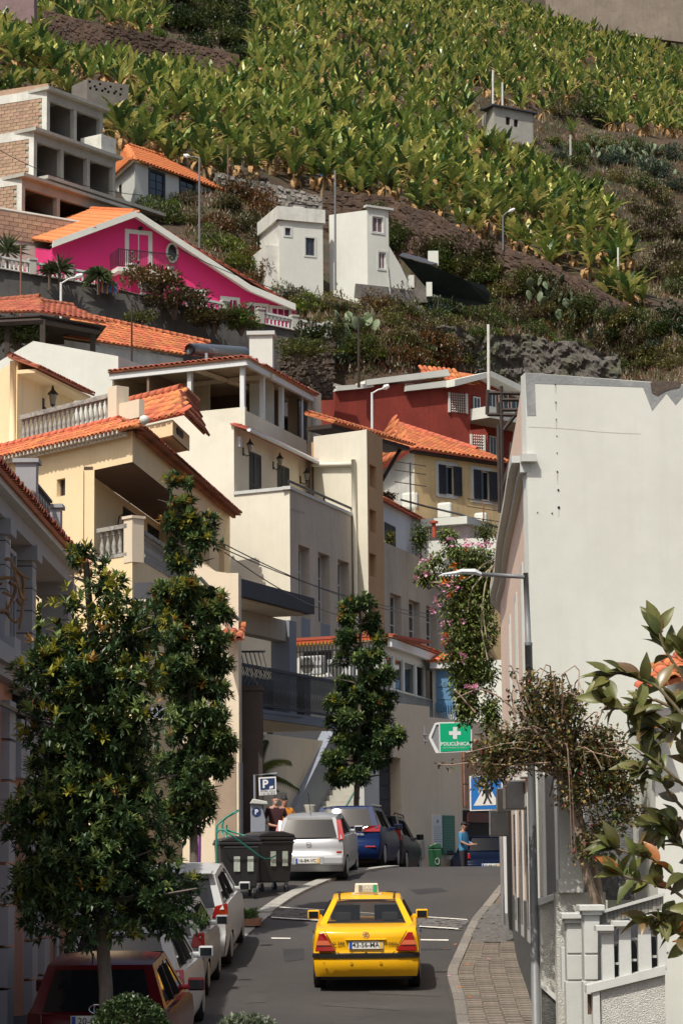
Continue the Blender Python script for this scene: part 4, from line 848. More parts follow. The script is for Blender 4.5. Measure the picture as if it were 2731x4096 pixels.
z2 = lambda u, v: FQ2.sz(u, v)
part(T, 'gable_wall', MB().poly_y([(0,12),(FQ2.len,12),z2(2110,1600),z2(1945,1500),z2(1880,1530)], .6, 5), M_red, FQ2.M)
part(T, 'gable_edge', MB().poly_y([z2(1800,1548),z2(1945,1510),z2(2110,1590),z2(2110,1565),z2(1948,1488),z2(1800,1522)], -.3, .6), M_white, FQ2.M)
tile_roof(T, FQ.pt(zz(1700,1520)[0],.3,zz(1800,1522)[1]), FQ.pt(FQ.len+.5,.3,zz(1800,1522)[1]), FQ2.pt(z2(1948,1488)[0],.5,z2(1948,1486)[1]), FQ2.pt(z2(1800,1500)[0],2,z2(1948,1486)[1]), .28, .45, M_tile, 60, ridge=False)
part(T, 'balcony', MB().box(z2(1882,1650)[0], FQ2.len, -1.2, .6, z2(1980,1700)[1]-.0, z2(1980,1655)[1]), M_white, FQ2.M)
for u0,v0,u1,v1 in ((1890,1588,1918,1645),(1950,1560,1980,1650),(1990,1575,2030,1650),(2040,1600,2080,1650)): window(T, FQ2, FQ2.rect(u0,v0,u1,v1,.55), dep=.5, frame=M_frame)
window(T, FQ2, FQ2.rect(1955,1745,1982,1840,.55), dep=.5, frame=M_frame)
def lattice(F, u0, v0, u1, v1, nx, nz, y=-.08):
    a, b, c, d = F.rect(u0,v0,u1,v1,y); m = MB()
    for i in range(nx):
        for j in range(nz):
            x, z = lerp(a,b,(i+.5)/nx), lerp(c,d,(j+.5)/nz); w, h = (b-a)/nx*.5, (d-c)/nz*.5
            m.add([(x-w,y,z),(x,y,z-h),(x+w,y,z),(x,y,z+h),(x-w*.5,y-.03,z),(x,y-.03,z-h*.5),(x+w*.5,y-.03,z),(x,y-.03,z+h*.5)], [(0,1,5,4),(1,2,6,5),(2,3,7,6),(3,0,4,7)])
    tag(part(T, 'lattice_screen', m, M_white, F.M), kind='stuff')
    for x in (a, b): part(T, 'screen_edge', MB().box(x-.05,x+.05,y-.03,y+.06,c,d), M_white, F.M)
lattice(FQ, 1796, 1572, 1866, 1652, 8, 8)
part(T, 'side_wall', MB().poly_y([(FQ.sz(1878,1760,-2)[0],10),(FQ.sz(1950,1760,-2)[0],10),FQ.sz(1950,1735,-2),FQ.sz(1938,1715,-2),FQ.sz(1885,1720,-2)], -2, -1.8), M_red, FQ.M)
lattice(FQ, 1884, 1738, 1936, 1826, 6, 8, -2.1)
# white house strip with tile fringe
k0, k1 = P(1528,2100,104), P(1715,2100,112); FK = Fac((k0.x,k0.y),(k1.x,k1.y)); T = thing('white_terrace_house', 'white terrace house with black shutter and tile fringe below the ochre house', 'house', FK.M); zk = FK.sz(1600,2045)[1]
part(T, 'wall', wall_mb(-1, FK.len, 6, zk, [FK.rect(1537,2098,1580,2190)], .1), mat('cool_white', (.55,.58,.62), .9, .05), FK.M); shutter(T, FK, FK.rect(1537,2098,1580,2190), y=-.02)
tile_roof(T, FK.pt(-1,-.3,zk), FK.pt(FK.len,-.3,zk), FK.pt(FK.len,.4,zk+.2), FK.pt(-1,.4,zk+.2), .24, .35, M_tile, 70, ridge=False)
part(T, 'terrace', MB().box(-1, FK.len+1, .4, 6, zk-.3, zk+.1), M_lgrey, FK.M)
n0, n1 = P(1700,2150,108), P(1900,2150,107); FN = Fac((n0.x,n0.y),(n1.x,n1.y))
part(T, 'low_wall', MB().box(-.3, FN.len+2, 0, .3, FN.sz(1780,2290)[1], FN.sz(1780,2160)[1]), M_white, FN.M)
part(T, 'white_cabin', MB().box(*[FN.sz(u,2140,1)[0] for u in (1718,1870)], 1, 3, FN.sz(1800,2190,1)[1], FN.sz(1800,2100,1)[1]), mat('pinkish_white', (.6,.5,.5), .9), FN.M)
part(T, 'cabin_roof', MB().box(*[FN.sz(u,2140,1)[0] for u in (1700,1885)], .5, 3.4, FN.sz(1800,2105,1)[1], FN.sz(1800,2075,1)[1]), M_white, FN.M)
for u0, u1, v0, v1 in ((1550,1612,1975,2012),(1692,1748,2015,2052),(1840,1890,2055,2120)): part(T, 'parapet_block', MB().box(*[FN.sz(u,2000,2)[0] for u in (u0,u1)], 3.5, 3.8, FN.sz(u0,v1+30,3.5)[1], FN.sz(u0,v0,3.5)[1]), M_white, FN.M, bevel=.1)
mN = FN.M.inverted(); part(T, 'handrail', MB().tube([mN @ P(1600,1998,110), mN @ P(1700,2025,110), mN @ P(1840,2058,110), mN @ P(1990,2110,110)], .05), M_black, FN.M)
part(T, 'flue', MB().lathe([(.09,0),(.09,.6),(.2,.62),(.2,.7),(.02,.74)], tuple(mN @ P(1735,2150,106.5)), 8), mat('red_flue', (.4,.07,.03), .7), FN.M)
# bush trained on that white wall is planted later; aerials on the terrace
for (u, v0, v1), lab in (((1935,2000,2170), 'thin rusty aerial mast with cross bars by the ochre house'), ((1642,1850,2040), 'tall dark aerial mast in front of the white end wall')):
    b_ = P(u, v1, 109); o = thing('aerial_mast', lab, 'aerial', b_); h = zp(u,v0,109)-b_.z
    part(o, 'mast', MB().tube([(0,0,-.5),(0,0,h)], .035, 5), M_wood if u < 1700 else mat('rust', (.2,.09,.06), .8))
    for k, t in enumerate((.98,.8,.55)): part(o, 'cross_bar', MB().tube([(-.7,.1,h*t+.12),(.7,-.1,h*t-.14)], .022, 5), M_wood)

# ---- white gable house, orange roof and timber pergola on the left
gz0, gz1 = P(-60,1500,104), P(474,1500,101.5); FZ = Fac((gz0.x,gz0.y),(gz1.x,gz1.y)); T = thing('white_gable_house', 'plain white gable end with an orange tiled roof behind it', 'house', FZ.M); zz = lambda u, v: FZ.sz(u, v)
part(T, 'gable_wall', MB().poly_y([(zz(-60,1700)[0],8),(zz(474,1700)[0],8),zz(474,1425),zz(135,1364),zz(-60,1480)], 0, 5), M_white, FZ.M)
o0, o1 = P(255,1345,108), P(730,1418,113); o2, o3 = P(835,1370,118), P(300,1262,114)
tile_roof(T, o0, o1, o2, o3, .27, .45, M_tile, 300)
part(T, 'roof_wall', MB().prism([o0+Vector((0,.3,-.1)), o1+Vector((0,.3,-.1)), o1+Vector((0,.3,-3)), o0+Vector((0,.3,-3))], (0,0,0), (0,.3,0)), M_white2, I4)
# timber pergola with tiled roof
T = thing('timber_pergola', 'dark timber pergola with red tiled hip roof at left', 'pergola', P(160,1400,106))
a, b, c = P(-40,1258,105), P(425,1296,106.5), P(160,1190,108.5); z = (a.z+b.z)/2; a.z = b.z = z
corner = P(160,1235,104.2); corner.z = z
tile_roof(T, P(-120,1250,107), corner, c, c+Vector((-2.5,1,0)), .28, .42, M_tiled, 120); tile_roof(T, corner, b, c+Vector((1.2,1.6,-.3)), c, .28, .42, M_tiled, 120)
m0 = W[T].inverted()
part(T, 'beam', MB().tube([m0 @ (corner+Vector((-5,1.2,-.35))), m0 @ (corner+Vector((0,.2,-.35))), m0 @ (b+Vector((-.3,.2,-.35)))], .14, 4), M_wood)
for p_ in (corner+Vector((.1,.3,-.3)), b+Vector((-.6,.3,-.3)), b+Vector((-3.4,3.2,-.3)), corner+Vector((-1.5,1,-.3))): q_ = m0 @ p_; part(T, 'post', MB().box(q_.x-.11,q_.x+.11,q_.y-.11,q_.y+.11,q_.z-3.2,q_.z), M_wood)
part(T, 'ceiling', MB().prism([m0 @ v_ for v_ in (corner+Vector((-5,1.2,-.12)), corner+Vector((0,.1,-.12)), b+Vector((0,.1,-.12)), b+Vector((-1,4,-.12)), corner+Vector((-5,5,-.12)))], (0,0,-.05), (0,0,0)), M_wood)
# ------------------------------------------------------------------ houses up the slope
# ---- pink house
pa, pb = P(212,1150,124), P(1190,1250,130); FP = Fac((pa.x,pa.y),(pb.x,pb.y)); T = thing('pink_house', 'magenta pink house with white gable trim and a small iron balcony', 'house', FP.M); q = lambda u, v, d=0: FP.sz(u, v, d)
o_ = [(212,990),(544,868),(1002,1168),(1180,1242)]
dr = FP.rect(512,933,598,1080); ov = q(688,1012)
wl = MB(); wl.poly_y([(q(212,1300)[0],q(212,1300)[1]-2),(q(1180,1300)[0],q(1180,1300)[1]-3)]+[q(u,v) for u,v in reversed(o_)], 0, .3); part(T, 'gable_wall', wl, M_pink, FP.M)
vec = P(60,962,134)-P(212,983,124)
m = MB(); a = FP.pt(*((q(212,990)[0]),0,q(212,1000)[1])); m.quad(a, a+vec, a+vec+Vector((0,0,-4)), a+Vector((0,0,-4))); part(T, 'side_wall', m, M_pink, I4)
# fascia boards along the gable
for (u0,v0),(u1,v1) in ((o_[0],o_[1]),(o_[1],o_[2]),(o_[2],o_[3])):
    a, b = q(u0,v0,-.6), q(u1,v1,-.6); part(T, 'gable_trim', MB().poly_y([a,b,(b[0],b[1]+.34),(a[0],a[1]+.34)], -.7, -.5), M_white, FP.M)
    a2, b2 = q(u0,v0,-.6), q(u1,v1,-.6); part(T, 'soffit', MB().add([(a2[0],-.6,a2[1]+.2),(b2[0],-.6,b2[1]+.2),(b2[0],0,b2[1]+.2),(a2[0],0,a2[1]+.2)], [(0,1,2,3)]), M_white, FP.M)
e0 = FP.pt(q(208,975,-.6)[0],-.6,q(208,975,-.6)[1]+.1); r0 = FP.pt(q(544,858,-.6)[0],-.6,q(544,858,-.6)[1]+.1)
tile_roof(T, e0+vec, e0, r0, r0+vec, .3, .5, mat('bright_terracotta', (.64,.20,.065), .8, .08, 2, rnd=.08), 300)
rr0 = FP.pt(q(1180,1232,-.6)[0],-.6,q(1180,1232,-.6)[1]+.1); tile_roof(T, rr0, rr0+vec*-1+vec*2, r0+vec, r0, .3, .5, M_tile, 0, ridge=False)
# balcony door, oval window, lower windows
w = window(T, FP, dr, surround=M_white, dep=-.02, pane=mat('blind', (.35,.37,.38), .4), nx=2, sw=.16)
m = MB(); n = 18; cu, cv = ov
for i in range(n): 
    a0, a1 = 2*pi*i/n, 2*pi*(i+1)/n; m.add([(cu+cos(a)*.24*k,-.06,cv+sin(a)*.44*(k if k == 1 else 1.25)) for a in (a0,a1) for k in (1,1.5)], [(0,1,3,2)])
ow = part(T, 'oval_window', m, M_white, FP.M); part(ow, 'pane', MB().add([(cu+cos(2*pi*i/n)*.24,-.03,cv+sin(2*pi*i/n)*.44) for i in range(n)], [tuple(range(n))]), M_glass, FP.M)
for u0,v0,u1,v1 in ((750,1165,818,1215),(888,1195,952,1245),(995,1220,1068,1262),(1085,1232,1160,1275),(560,1115,655,1150)): window(T, FP, FP.rect(u0,v0,u1,v1), surround=M_white, dep=-.03, nx=3, sw=.1)
z, s0, s1 = q(590,1080,-1.2)[1], q(470,1080,-1.2)[0], q(712,1085,-1.2)[0]
part(T, 'balcony_slab', MB().box(s0, s1, -1.3, 0, z-.22, z), M_white, FP.M); part(T, 'balcony_pier', MB().box(s0+.3, s0+1.0, -.6, 0, z-2.2, z-.22), M_pink, FP.M)
R = part(T, 'balcony_railing', MB().box(s0,s1,-1.27,-1.23,z+.92,z+.96).box(s0,s1,-1.27,-1.23,z+.06,z+.1), M_black, FP.M)
for i in range(30): x = lerp(s0,s1,(i+.5)/30); part(R, 'bar', MB().box(x-.014,x+.014,-1.265,-1.235,z+.08,z+.93), M_black, FP.M)
for i in range(7): y = -1.25+i*.18; part(R, 'bar', MB().box(s0+.0,s0+.03,y-.014,y+.014,z+.08,z+.93), M_black, FP.M)
part(T, 'wall_lamp', MB().tube([(q(560,915)[0],-.2,q(560,915)[1]),(q(560,915)[0],0,q(560,915)[1])], .1, 8), M_dark, FP.M)
M_pot = mat('white_pot', (.6,.6,.55), .7); M_leafy = mat('pot_leaf', (.10,.14,.03), .6, .3, 6, trans=.2)
for i, (u, c_) in enumerate(((532,'yellowish plant in a white pot at the left of the pink balcony'),(680,'yellow flowering plant in a white pot at the right of the pink balcony'))):
    x = q(u,1070,-.8)[0]; o = thing('potted_plant', c_, 'plant', FP.M @ Matrix.Translation((x,-.8,z)))
    part(o, 'pot', MB().lathe([(.16,0),(.22,.35),(.2,.36)], n=10), M_pot, smooth=True); m = MB()
    for k in range(50):
        a, t = random.random()*6.3, random.random(); r = .28*(1-t*.5)*random.random()**.5; p_ = Vector((cos(a)*r, sin(a)*r, .35+t*.65)); s = .09
        d_ = Vector((random.gauss(0,1),random.gauss(0,1),random.gauss(0,1))).normalized(); e_ = d_.orthogonal().normalized(); m.add([p_-d_*s,p_+e_*s*.4,p_+d_*s,p_-e_*s*.4],[(0,1,2,3)])
    part(o, 'foliage', m, M_leafy)
# ---- retaining wall with balustrades in front of the pink house
T = thing('retaining_wall', 'blackened concrete retaining wall with pale balustrades below the pink house', 'wall', P(600,1300,119))
segs = [((-40,1068,117),(455,1152,119.5)),((455,1170,119.5),(610,1190,120.2)),((610,1190,120.2),(760,1228,121)),((760,1234,121),(905,1262,122)),((905,1275,122),(1030,1292,123)),((1030,1292,123),(1318,1350,125))]
for i, (a, b) in enumerate(segs):
    A_, B_ = P(*a), P(*b); part(T, 'wall', MB().prism([A_, B_, B_+Vector((0,0,-4.5)), A_+Vector((0,0,-4.5))], (0,0,0), (-.15,.5,0)), M_concd if i < 5 else M_concd, I4)
for (a, b), ps in ((((-20,1072,117),(425,1148,119.4)),3),(((768,1236,121),(900,1262,121.9)),1),(((1040,1294,123),(1310,1349,124.9)),2)):
    balustrade(T, P(*a), P(*b), .62, .21, M_lgrey, rail=.1, base=.06, posts=ps, mpost=M_conc, r=.07)
for u, v, Y in ((630,1190,120.3),): balustrade(T, P(560,1178,119.8), P(625,1192,120.2), .62, .21, M_lgrey, r=.07)
part(T, 'terrace_floor', MB().add([P(*a) for a in ((-40,1068,117.2),(455,1152,119.7),(760,1228,121.2),(1030,1290,123.2),(1318,1350,125.2))]+[FP.pt(18,2,P(1318,1350,125.2).z), FP.pt(0,2,P(212,1105,122).z), FP.pt(-8,4,P(-40,1068,117).z)], [tuple(range(8))]), M_conc, I4)
# towels on the wall
for k, (u0,u1,cols) in enumerate(((396,436,((.03,.12,.25),(.35,.06,.05),(.5,.4,.2))),(438,476,((.04,.15,.3),(.04,.15,.3),(.35,.05,.06))))):
    a, b = P(u0,1128,118.9), P(u1,1136,119.1); d_ = (b-a); o = thing('beach_towel', ('striped red and blue' if k == 0 else 'mostly blue')+' beach towel hung over the balustrade', 'towel', a)
    for j in range(6):
        part(o, 'stripe', MB().quad(*[(d_*t+Vector((0,-.22-.02*sin(j*2),zq))) for t, zq in ((j/6,0),((j+1)/6,0),((j+1)/6,-.55),(j/6,-.55))]).quad(*[(d_*t+Vector((0,yq,.0))) for t, yq in ((j/6,-.22),((j+1)/6,-.22),((j+1)/6,.2),(j/6,.2))]), mat('towel%d%d' % (k,j%3), cols[j%3], .9))

# ---- raw concrete house under construction
T = thing('unfinished_house', 'unfinished concrete house with bare block walls and open empty rooms', 'house', P(140,850,132))
bm = MB().box(-.195,.195,-.03,.05,-.09,.09).mesh('brick', M_brick); nb = 0
tiers = [((190,355),(190,540),(412,455),136.5,2,1.0),((138,518),(138,712),(462,640),133.5,3,0),((90,702),(90,860),(505,800),131.2,3,0)]
for ti, ((u0,v0),(u1,v1),(ur,vr),Y,nc,_) in enumerate(tiers):
    c = P(u0,v0,Y); FRr = Fac((c.x,c.y),(c.x+.69*12,c.y+12)); FLl = Fac((c.x-2.4*2.6,c.y+1.07*2.6),(c.x,c.y)); zt = c.z; zb = P(u1,v1,Y).z; sr = FRr.sz(ur,vr)[0]
    part(T, 'slab', MB().box(-.25, sr+.25, -.35, 5, zt-.12, zt+.06), M_conc, FRr.M); part(T, 'slab', MB().box(-.1, sr+.1, 0, 5, zb-.3, zb), M_conc, FRr.M)
    part(T, 'beam', MB().box(0, sr, 0, .25, zt-.62, zt-.12), M_conc, FRr.M)
    if ti == 1: part(T, 'ledge', MB().box(-.3, sr+3, -1.3, 0, zb-.28, zb-.1), M_conc, FRr.M)
    for i in range(nc+1): x = lerp(0, sr-.22, i/nc); part(T, 'column', MB().box(x, x+.24, -.003, .3, zb, zt-.1), M_conc, FRr.M)
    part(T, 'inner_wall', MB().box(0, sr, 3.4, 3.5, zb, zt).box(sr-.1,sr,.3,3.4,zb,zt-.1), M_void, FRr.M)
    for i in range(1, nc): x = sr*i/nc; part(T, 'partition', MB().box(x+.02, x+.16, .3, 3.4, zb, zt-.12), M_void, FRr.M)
    part(T, 'brick_wall', MB().box(0, FLl.len-.3, .05, .25, zb-.3, zt-.45), M_conc, FLl.M)
    part(T, 'ring_beam', MB().box(0, FLl.len, -.02, .25, zt-.5, zt), M_white2, FLl.M); part(T, 'corner_column', MB().box(FLl.len-.32, FLl.len, -.025, .25, zb-.3, zt-.5), M_white2, FLl.M)
    bw = part(T, 'block_course', MB().box(0, .2, .02, .06, zb-.3, zb-.2), M_brick, FLl.M)
    zz_ = zt-.6; row = 0
    while zz_ > zb-.25:
        x = FLl.len-.55-(.2 if row%2 else 0)
        while x > .2 and nb < 600:
            o = bpy.data.objects.new('brick', bm); link(o, bw, FLl.M @ Matrix.Translation((x+random.uniform(-.01,.01), .02+random.uniform(0,.015), zz_))); nb += 1; x -= .41
        zz_ -= .2; row += 1
    if ti == 0: part(T, 'parapet', MB().box(0, FLl.len, .1, .3, zt+.05, zt+.35), M_brick, FLl.M)
    if ti == 1: part(T, 'white_block', MB().box(sr-1.3, sr, -.05, 1.5, zt, zt+1.1), M_white2, FRr.M)
# low block wall in front
A_, B_ = P(-40,830,127), P(520,925,131); o = thing('block_wall', 'low unplastered block wall running in front of the unfinished house', 'wall', A_); d_ = B_-A_; L = hypot(d_.x,d_.y); Mw = TM(*A_, atan2(d_.y,d_.x))
sl_ = d_.z/L; part(o, 'core', MB().add([(0,.03,0),(L,.03,sl_*L),(L,.03,sl_*L-3),(0,.03,-3),(0,.25,0),(L,.25,sl_*L)], [(0,3,2,1),(0,1,5,4)]), M_conc, Mw)
for r_ in range(6):
    for i in range(int(L/.52)): x = .3+i*.52+(.26 if r_%2 else 0); ob = bpy.data.objects.new('brick', bm); link(ob, o, Mw @ Matrix.Translation((x,0,sl_*x-.2-r_*.24)) @ Matrix.Rotation(-math.atan(sl_),4,'Y') @ Matrix.Diagonal((1.26,1,1.2,1)))
part(o, 'coping', MB().tube([(0,.1,.02),(L,.1,sl_*L+.02)], .13, 4), M_conc, Mw)

# ---- white cottage with orange hip roof
ca, cb = P(540,660,143), P(845,720,149); FO = Fac((ca.x,ca.y),(cb.x,cb.y)); cl = P(458,640,147); FOl = Fac((cl.x,cl.y),(ca.x,ca.y)); T = thing('white_cottage', 'white cottage with bright orange roof beside the unfinished house', 'cottage', FO.M)
ze = FO.sz(545,648)[1]; ws = [FO.rect(600,692,655,790), FO.rect(722,722,778,800)]
part(T, 'wall', wall_mb(0, FO.len, ze-5, ze, ws, .15), M_white, FO.M); part(T, 'wall', wall_mb(0, FOl.len, ze-5, ze, [(1,1.6,ze-2.2,ze-.6)], .15), M_white, FOl.M)
for r in ws: window(T, FO, r, frame=M_shut, dep=.02, nx=2, nz=3, surround=M_dgrey, sw=.14)
window(T, FOl, (1,1.6,ze-2.2,ze-.6), frame=M_shut, dep=.02)
a = miter(FOl, FO, .3, .3); ap = P(508,588,150); rr = P(665,628,154)
tile_roof(T, (a.x,a.y,ze), FO.pt(FO.len+1.2,-.3,ze), rr, ap, .3, .45, mat('bright_terracotta', (.64,.20,.065)), 260); tile_roof(T, FOl.pt(-.3,-.3,ze), (a.x,a.y,ze), ap, ap+Vector((-.1,.2,0)), .3, .45, MATS['bright_terracotta'], 60)
# ---- white flat-roofed house
ha, hb, hc = P(1118,1080,133), P(1292,1080,133.9), P(1040,1075,136.5); FHo = Fac((ha.x,ha.y),(hb.x,hb.y)); FHl = Fac((hc.x,hc.y),(ha.x,ha.y)); T = thing('flat_roof_house', 'white flat roofed house with a parapet and two small windows', 'house', FHo.M)
zt = FHo.sz(1118,880)[1]; ws = [FHo.rect(1140,912,1162,942), FHo.rect(1222,952,1258,1022)]
part(T, 'wall', wall_mb(0, FHo.len, zt-8, zt, ws, .15), M_white, FHo.M); part(T, 'wall', wall_mb(0, FHl.len, zt-8, zt, (), .15), M_white2, FHl.M)
for r in ws: window(T, FHo, r, frame=M_dgrey, dep=.06, surround=M_lgrey, sw=.1)
part(T, 'parapet', MB().box(-.15, FHo.len+.1, -.15, .2, zt, zt+.75), M_white2, FHo.M); part(T, 'parapet', MB().box(0, FHl.len+.1, -.15, .2, zt, zt+.75), M_white2, FHl.M)
part(T, 'flat_roof', MB().prism([(q_.x,q_.y,zt-.1) for q_ in (ha+Vector((.1,.2,0)), hb+Vector((-.1,.2,0)), hb+hc-ha, hc+Vector((.2,0,0)))], (0,0,0), (0,0,.1)), M_lgrey, I4); part(T, 'roof_block', MB().box(FHo.len-.6, FHo.len, 3, 3.3, zt, zt+1.7), M_white, FHo.M)
part(T, 'handrail', MB().tube([(.8,.6,zt+1.15),(FHo.len,.6,zt+1.15)], .04).tube([(.8,.6,zt),(.8,.6,zt+1.15)], .04).tube([(1.8,.6,zt),(1.8,.6,zt+1.15)], .04), M_black, FHo.M)
part(T, 'lean_to', MB().box(.6, FHl.len-.2, -.7, 0, zt-8, zt-1.4), M_white2, FHl.M)
part(T, 'terrace', MB().box(-.5, FHo.len+1.6, -.9, .0, zt-5.6, zt-4.9), M_concd, FHo.M)
for i in range(3): x = .3+i*1.3; part(T, 'brick_pier', MB().box(x-.16,x+.16,-.7,-.4,zt-8,zt-5.6), mat('red_brick_pier', (.25,.07,.045), .9, .3, 3), FHo.M)
# ---- white tower house
ha, hb, hc = P(1470,1100,134), P(1556,1100,134.7), P(1318,1100,135); FX = Fac((ha.x,ha.y),(hb.x,hb.y)); FXl = Fac((hc.x,hc.y),(ha.x,ha.y)); T = thing('white_tower_house', 'tall narrow cream house with two windows and a flared base', 'house', FX.M)
zt = FX.sz(1470,830)[1]; zb = FX.sz(1470,1150)[1]; ws = [FX.rect(1489,868,1532,930), FX.rect(1514,1010,1542,1076)]
part(T, 'wall', wall_mb(0, FX.len, zb-3, zt, ws, .15), M_white, FX.M); part(T, 'wall', wall_mb(0, FXl.len, zb-3, zt-.15, (), .15), M_white, FXl.M)
part(T, 'back_wall', MB().box(0, FX.len, .3, 4, zb-3, zt-.2), M_white, FX.M)
for r in ws: window(T, FX, r, dep=.06, pane=mat('curtain', (.16,.09,.09), .5), surround=M_lgrey, sw=.1)
part(T, 'coping', MB().box(-.1, FX.len+.25, -.15, .2, zt, zt+.12), M_lgrey, FX.M)
q = lambda u, v: FX.sz(u, v)
part(T, 'flared_wall', MB().poly_y([(FX.len,zb-3),(q(1650,1165)[0],zb-3),q(1648,1165),q(1600,1060),q(1556,985)], 0, .3), M_white, FX.M)
part(T, 'stone_base', MB().poly_y([q(1415,1190),q(1655,1260),q(1655,1165),q(1560,1150),q(1420,1135)], -.08, 0), M_stoneg, FX.M)
part(T, 'pipe', MB().tube([(q(1545,1060)[0],-.06,q(1545,1060)[1]),(q(1560,1200)[0],-.06,q(1560,1200)[1])], .05), M_lgrey, FX.M)
# shed, shade net
T = thing('shade_net_shed', 'small cream shed hung with a long dark green shade net', 'shed', P(1680,1150,137)); m0 = W[T].inverted()
def pl(pts, Y): return [m0 @ P(u,v,Y+i*.25) for i,(u,v) in enumerate(pts)]
part(T, 'shade_net', MB().add(pl([(1595,1025),(1720,1060),(1860,1120),(1940,1142),(1960,1180),(1950,1215),(1880,1225),(1725,1175)],136), [tuple(range(8))]), mat('green_net', (.012,.021,.019), .9, .3, 2), None)
part(T, 'net_roof', MB().add([m0 @ P(1595,1022,138), m0 @ P(1725,1058,138), m0 @ P(1760,1050,141), m0 @ P(1610,1010,141)], [(0,1,2,3)]), M_dgrey)
for u0,v0,u1,v1,Y,mm,nm in ((1712,1003,1752,1062,140,M_white,'chimney_block'),(1665,1060,1712,1150,139,M_beige,'back_wall'),(1632,1100,1655,1150,136.5,M_white,'gate_post'),(1705,1128,1727,1185,136,M_white,'gate_post'),(1655,1150,1710,1210,136.4,M_stoneg,'low_wall')):
    a_, b_ = m0 @ P(u0,v1,Y), m0 @ P(u1,v0,Y); part(T, nm, MB().box(a_.x,b_.x,a_.y,a_.y+.4,a_.z,b_.z), mm)
a_ = m0 @ P(1595,1250,135.5); b_ = m0 @ P(1688,1222,135.5)
mm = MB(); n = 16
for i in range(n): 
    x0, x1 = lerp(a_.x,b_.x,i/n), lerp(a_.x,b_.x,(i+1)/n); mm.quad((x0,a_.y+(.06 if i%2 else 0),a_.z),(x1,a_.y+(0 if i%2 else .06),a_.z),(x1,a_.y+(0 if i%2 else .06),b_.z),(x0,a_.y+(.06 if i%2 else 0),b_.z))
single('corrugated_sheet', mm, M_steel, 'pale corrugated metal sheet lying below the cream tower house', 'metal sheet', W[T])

# ---- stone terrace walls
def stone_wall(name, label, line, h, mt, n=400, size=(.18,.42), cat='wall', coping=True, dep=.5):
    T = thing(name, label, cat, line[0]); back = MB(); st = MB()
    for a, b in zip(line, line[1:]): back.prism([a, b, b+Vector((0,0,-h)), a+Vector((0,0,-h))], (0,0,0), (0,dep,0))
    tot = sum((b-a).length for a, b in zip(line, line[1:]))
    part(T, 'core', back, mt, I4)
    for a, b in zip(line, line[1:]):
        k = int(n*(b-a).length/tot); ex = (b-a); nn = Vector((ex.y,-ex.x,0)).normalized()
        if nn.y > 0: nn = -nn
        exn = ex.normalized()
        for i in range(k):
            w, hh = random.uniform(*size), random.uniform(size[0],size[1])*.6; c = a+ex*random.random()+Vector((0,0,-random.random()*h))+nn*random.uniform(-.02,.05)
            j = lambda: random.uniform(.7,1.15)
            f = [c+exn*sx*w*.5*j()+Vector((0,0,sz*hh*.5*j())) for sx, sz in ((-1,-1),(1,-1),(1,1),(-1,1))]; top = [c+(p-c)*.75+nn*random.uniform(.02,.09) for p in f]
            st.add(f+top, [(4,5,6,7),(0,1,5,4),(1,2,6,5),(2,3,7,6),(3,0,4,7)])
    tag(part(T, 'stones', st, mt, I4), kind='stuff'); return T
def rock_face(name, label, line, h, mt, *_):
    T = thing(name, label, 'rock face', line[0]); m = MB(); nx, nz = 130, 26; tot = [0]
    for a, b in zip(line, line[1:]): tot.append(tot[-1]+(b-a).length)
    for i in range(nx+1):
        t = tot[-1]*i/nx; k = max(j for j in range(len(tot)-1) if tot[j] <= t+1e-6); f = (t-tot[k])/(tot[k+1]-tot[k]); p = lerp(line[k], line[k+1], min(1, f))
        top = noise.noise((t*.5, 3.3, 0))*.6
        for j in range(nz+1):
            z = -h*j/nz; q = (p.x*1.2, t*1.3, z*2.0); n_ = noise.fractal(q, .7, 2.2, 5)*.35+abs(noise.noise((t*.8, z*1.2, 9)))*.5
            m.v.append((p.x, p.y-n_-.25*j/nz, p.z+z+top*(1-j/nz)))
    for i in range(nx):
        for j in range(nz): a = i*(nz+1)+j; m.f.append([a, a+1, a+nz+2, a+nz+1]); m.mi.append(0)
    part(T, 'rock', m, mt, I4); return T
M_rwall = mat('red_brown_stone', (.095,.058,.04), .95, .4, 1.2, .8, 6, stain=(.03,.025,.022), stain_amt=.6, stain_scale=.6)
stone_wall('terrace_wall', 'long red brown stone terrace wall below the banana plantation', [P(u,v,Y) for u,v,Y in ((1290,760,164.6),(1560,795,163.6),(1760,870,161.6),(1920,955,159.6),(2190,1050,155.6),(2400,1160,151.6),(2560,1250,148.6))], 5.2, M_rwall, 2400, (.3,.75))
stone_wall('rubble_wall', 'dark dry stone wall at the end of the pink house terrace', [P(u,v,Y) for u,v,Y in ((1120,1360,119),(1330,1350,120))], 3.0, M_stone, 500, (.15,.4))
rock_face('cliff_wall', 'grey stone embankment wall above the red house', [P(u,v,Y) for u,v,Y in ((1740,1300,131),(1900,1330,133),(2090,1345,135),(2260,1370,134.5),(2480,1420,133))], 3.4, mat('grey_cliff', (.10,.09,.078), .95, .4, 1.5, .9, 5, stain=(.06,.065,.025), stain_amt=.7, stain_scale=.7), 1000, (.25,.8))
stone_wall('upper_rubble_wall', 'shadowed stone terrace wall under the trees at upper left', [hillpix(u,v)+Vector((0,-1,2.2)) for u,v in ((180,150),(420,210),(700,270),(960,330))], 3.2, M_rwall, 700, (.25,.6))
stone_wall('ruined_wall', 'grey rubble wall with dry weeds right of the white cottage', [P(u,v,Y) for u,v,Y in ((860,690,152),(1080,735,153),(1290,790,152))], 4.0, M_stoneg, 500, (.2,.5))
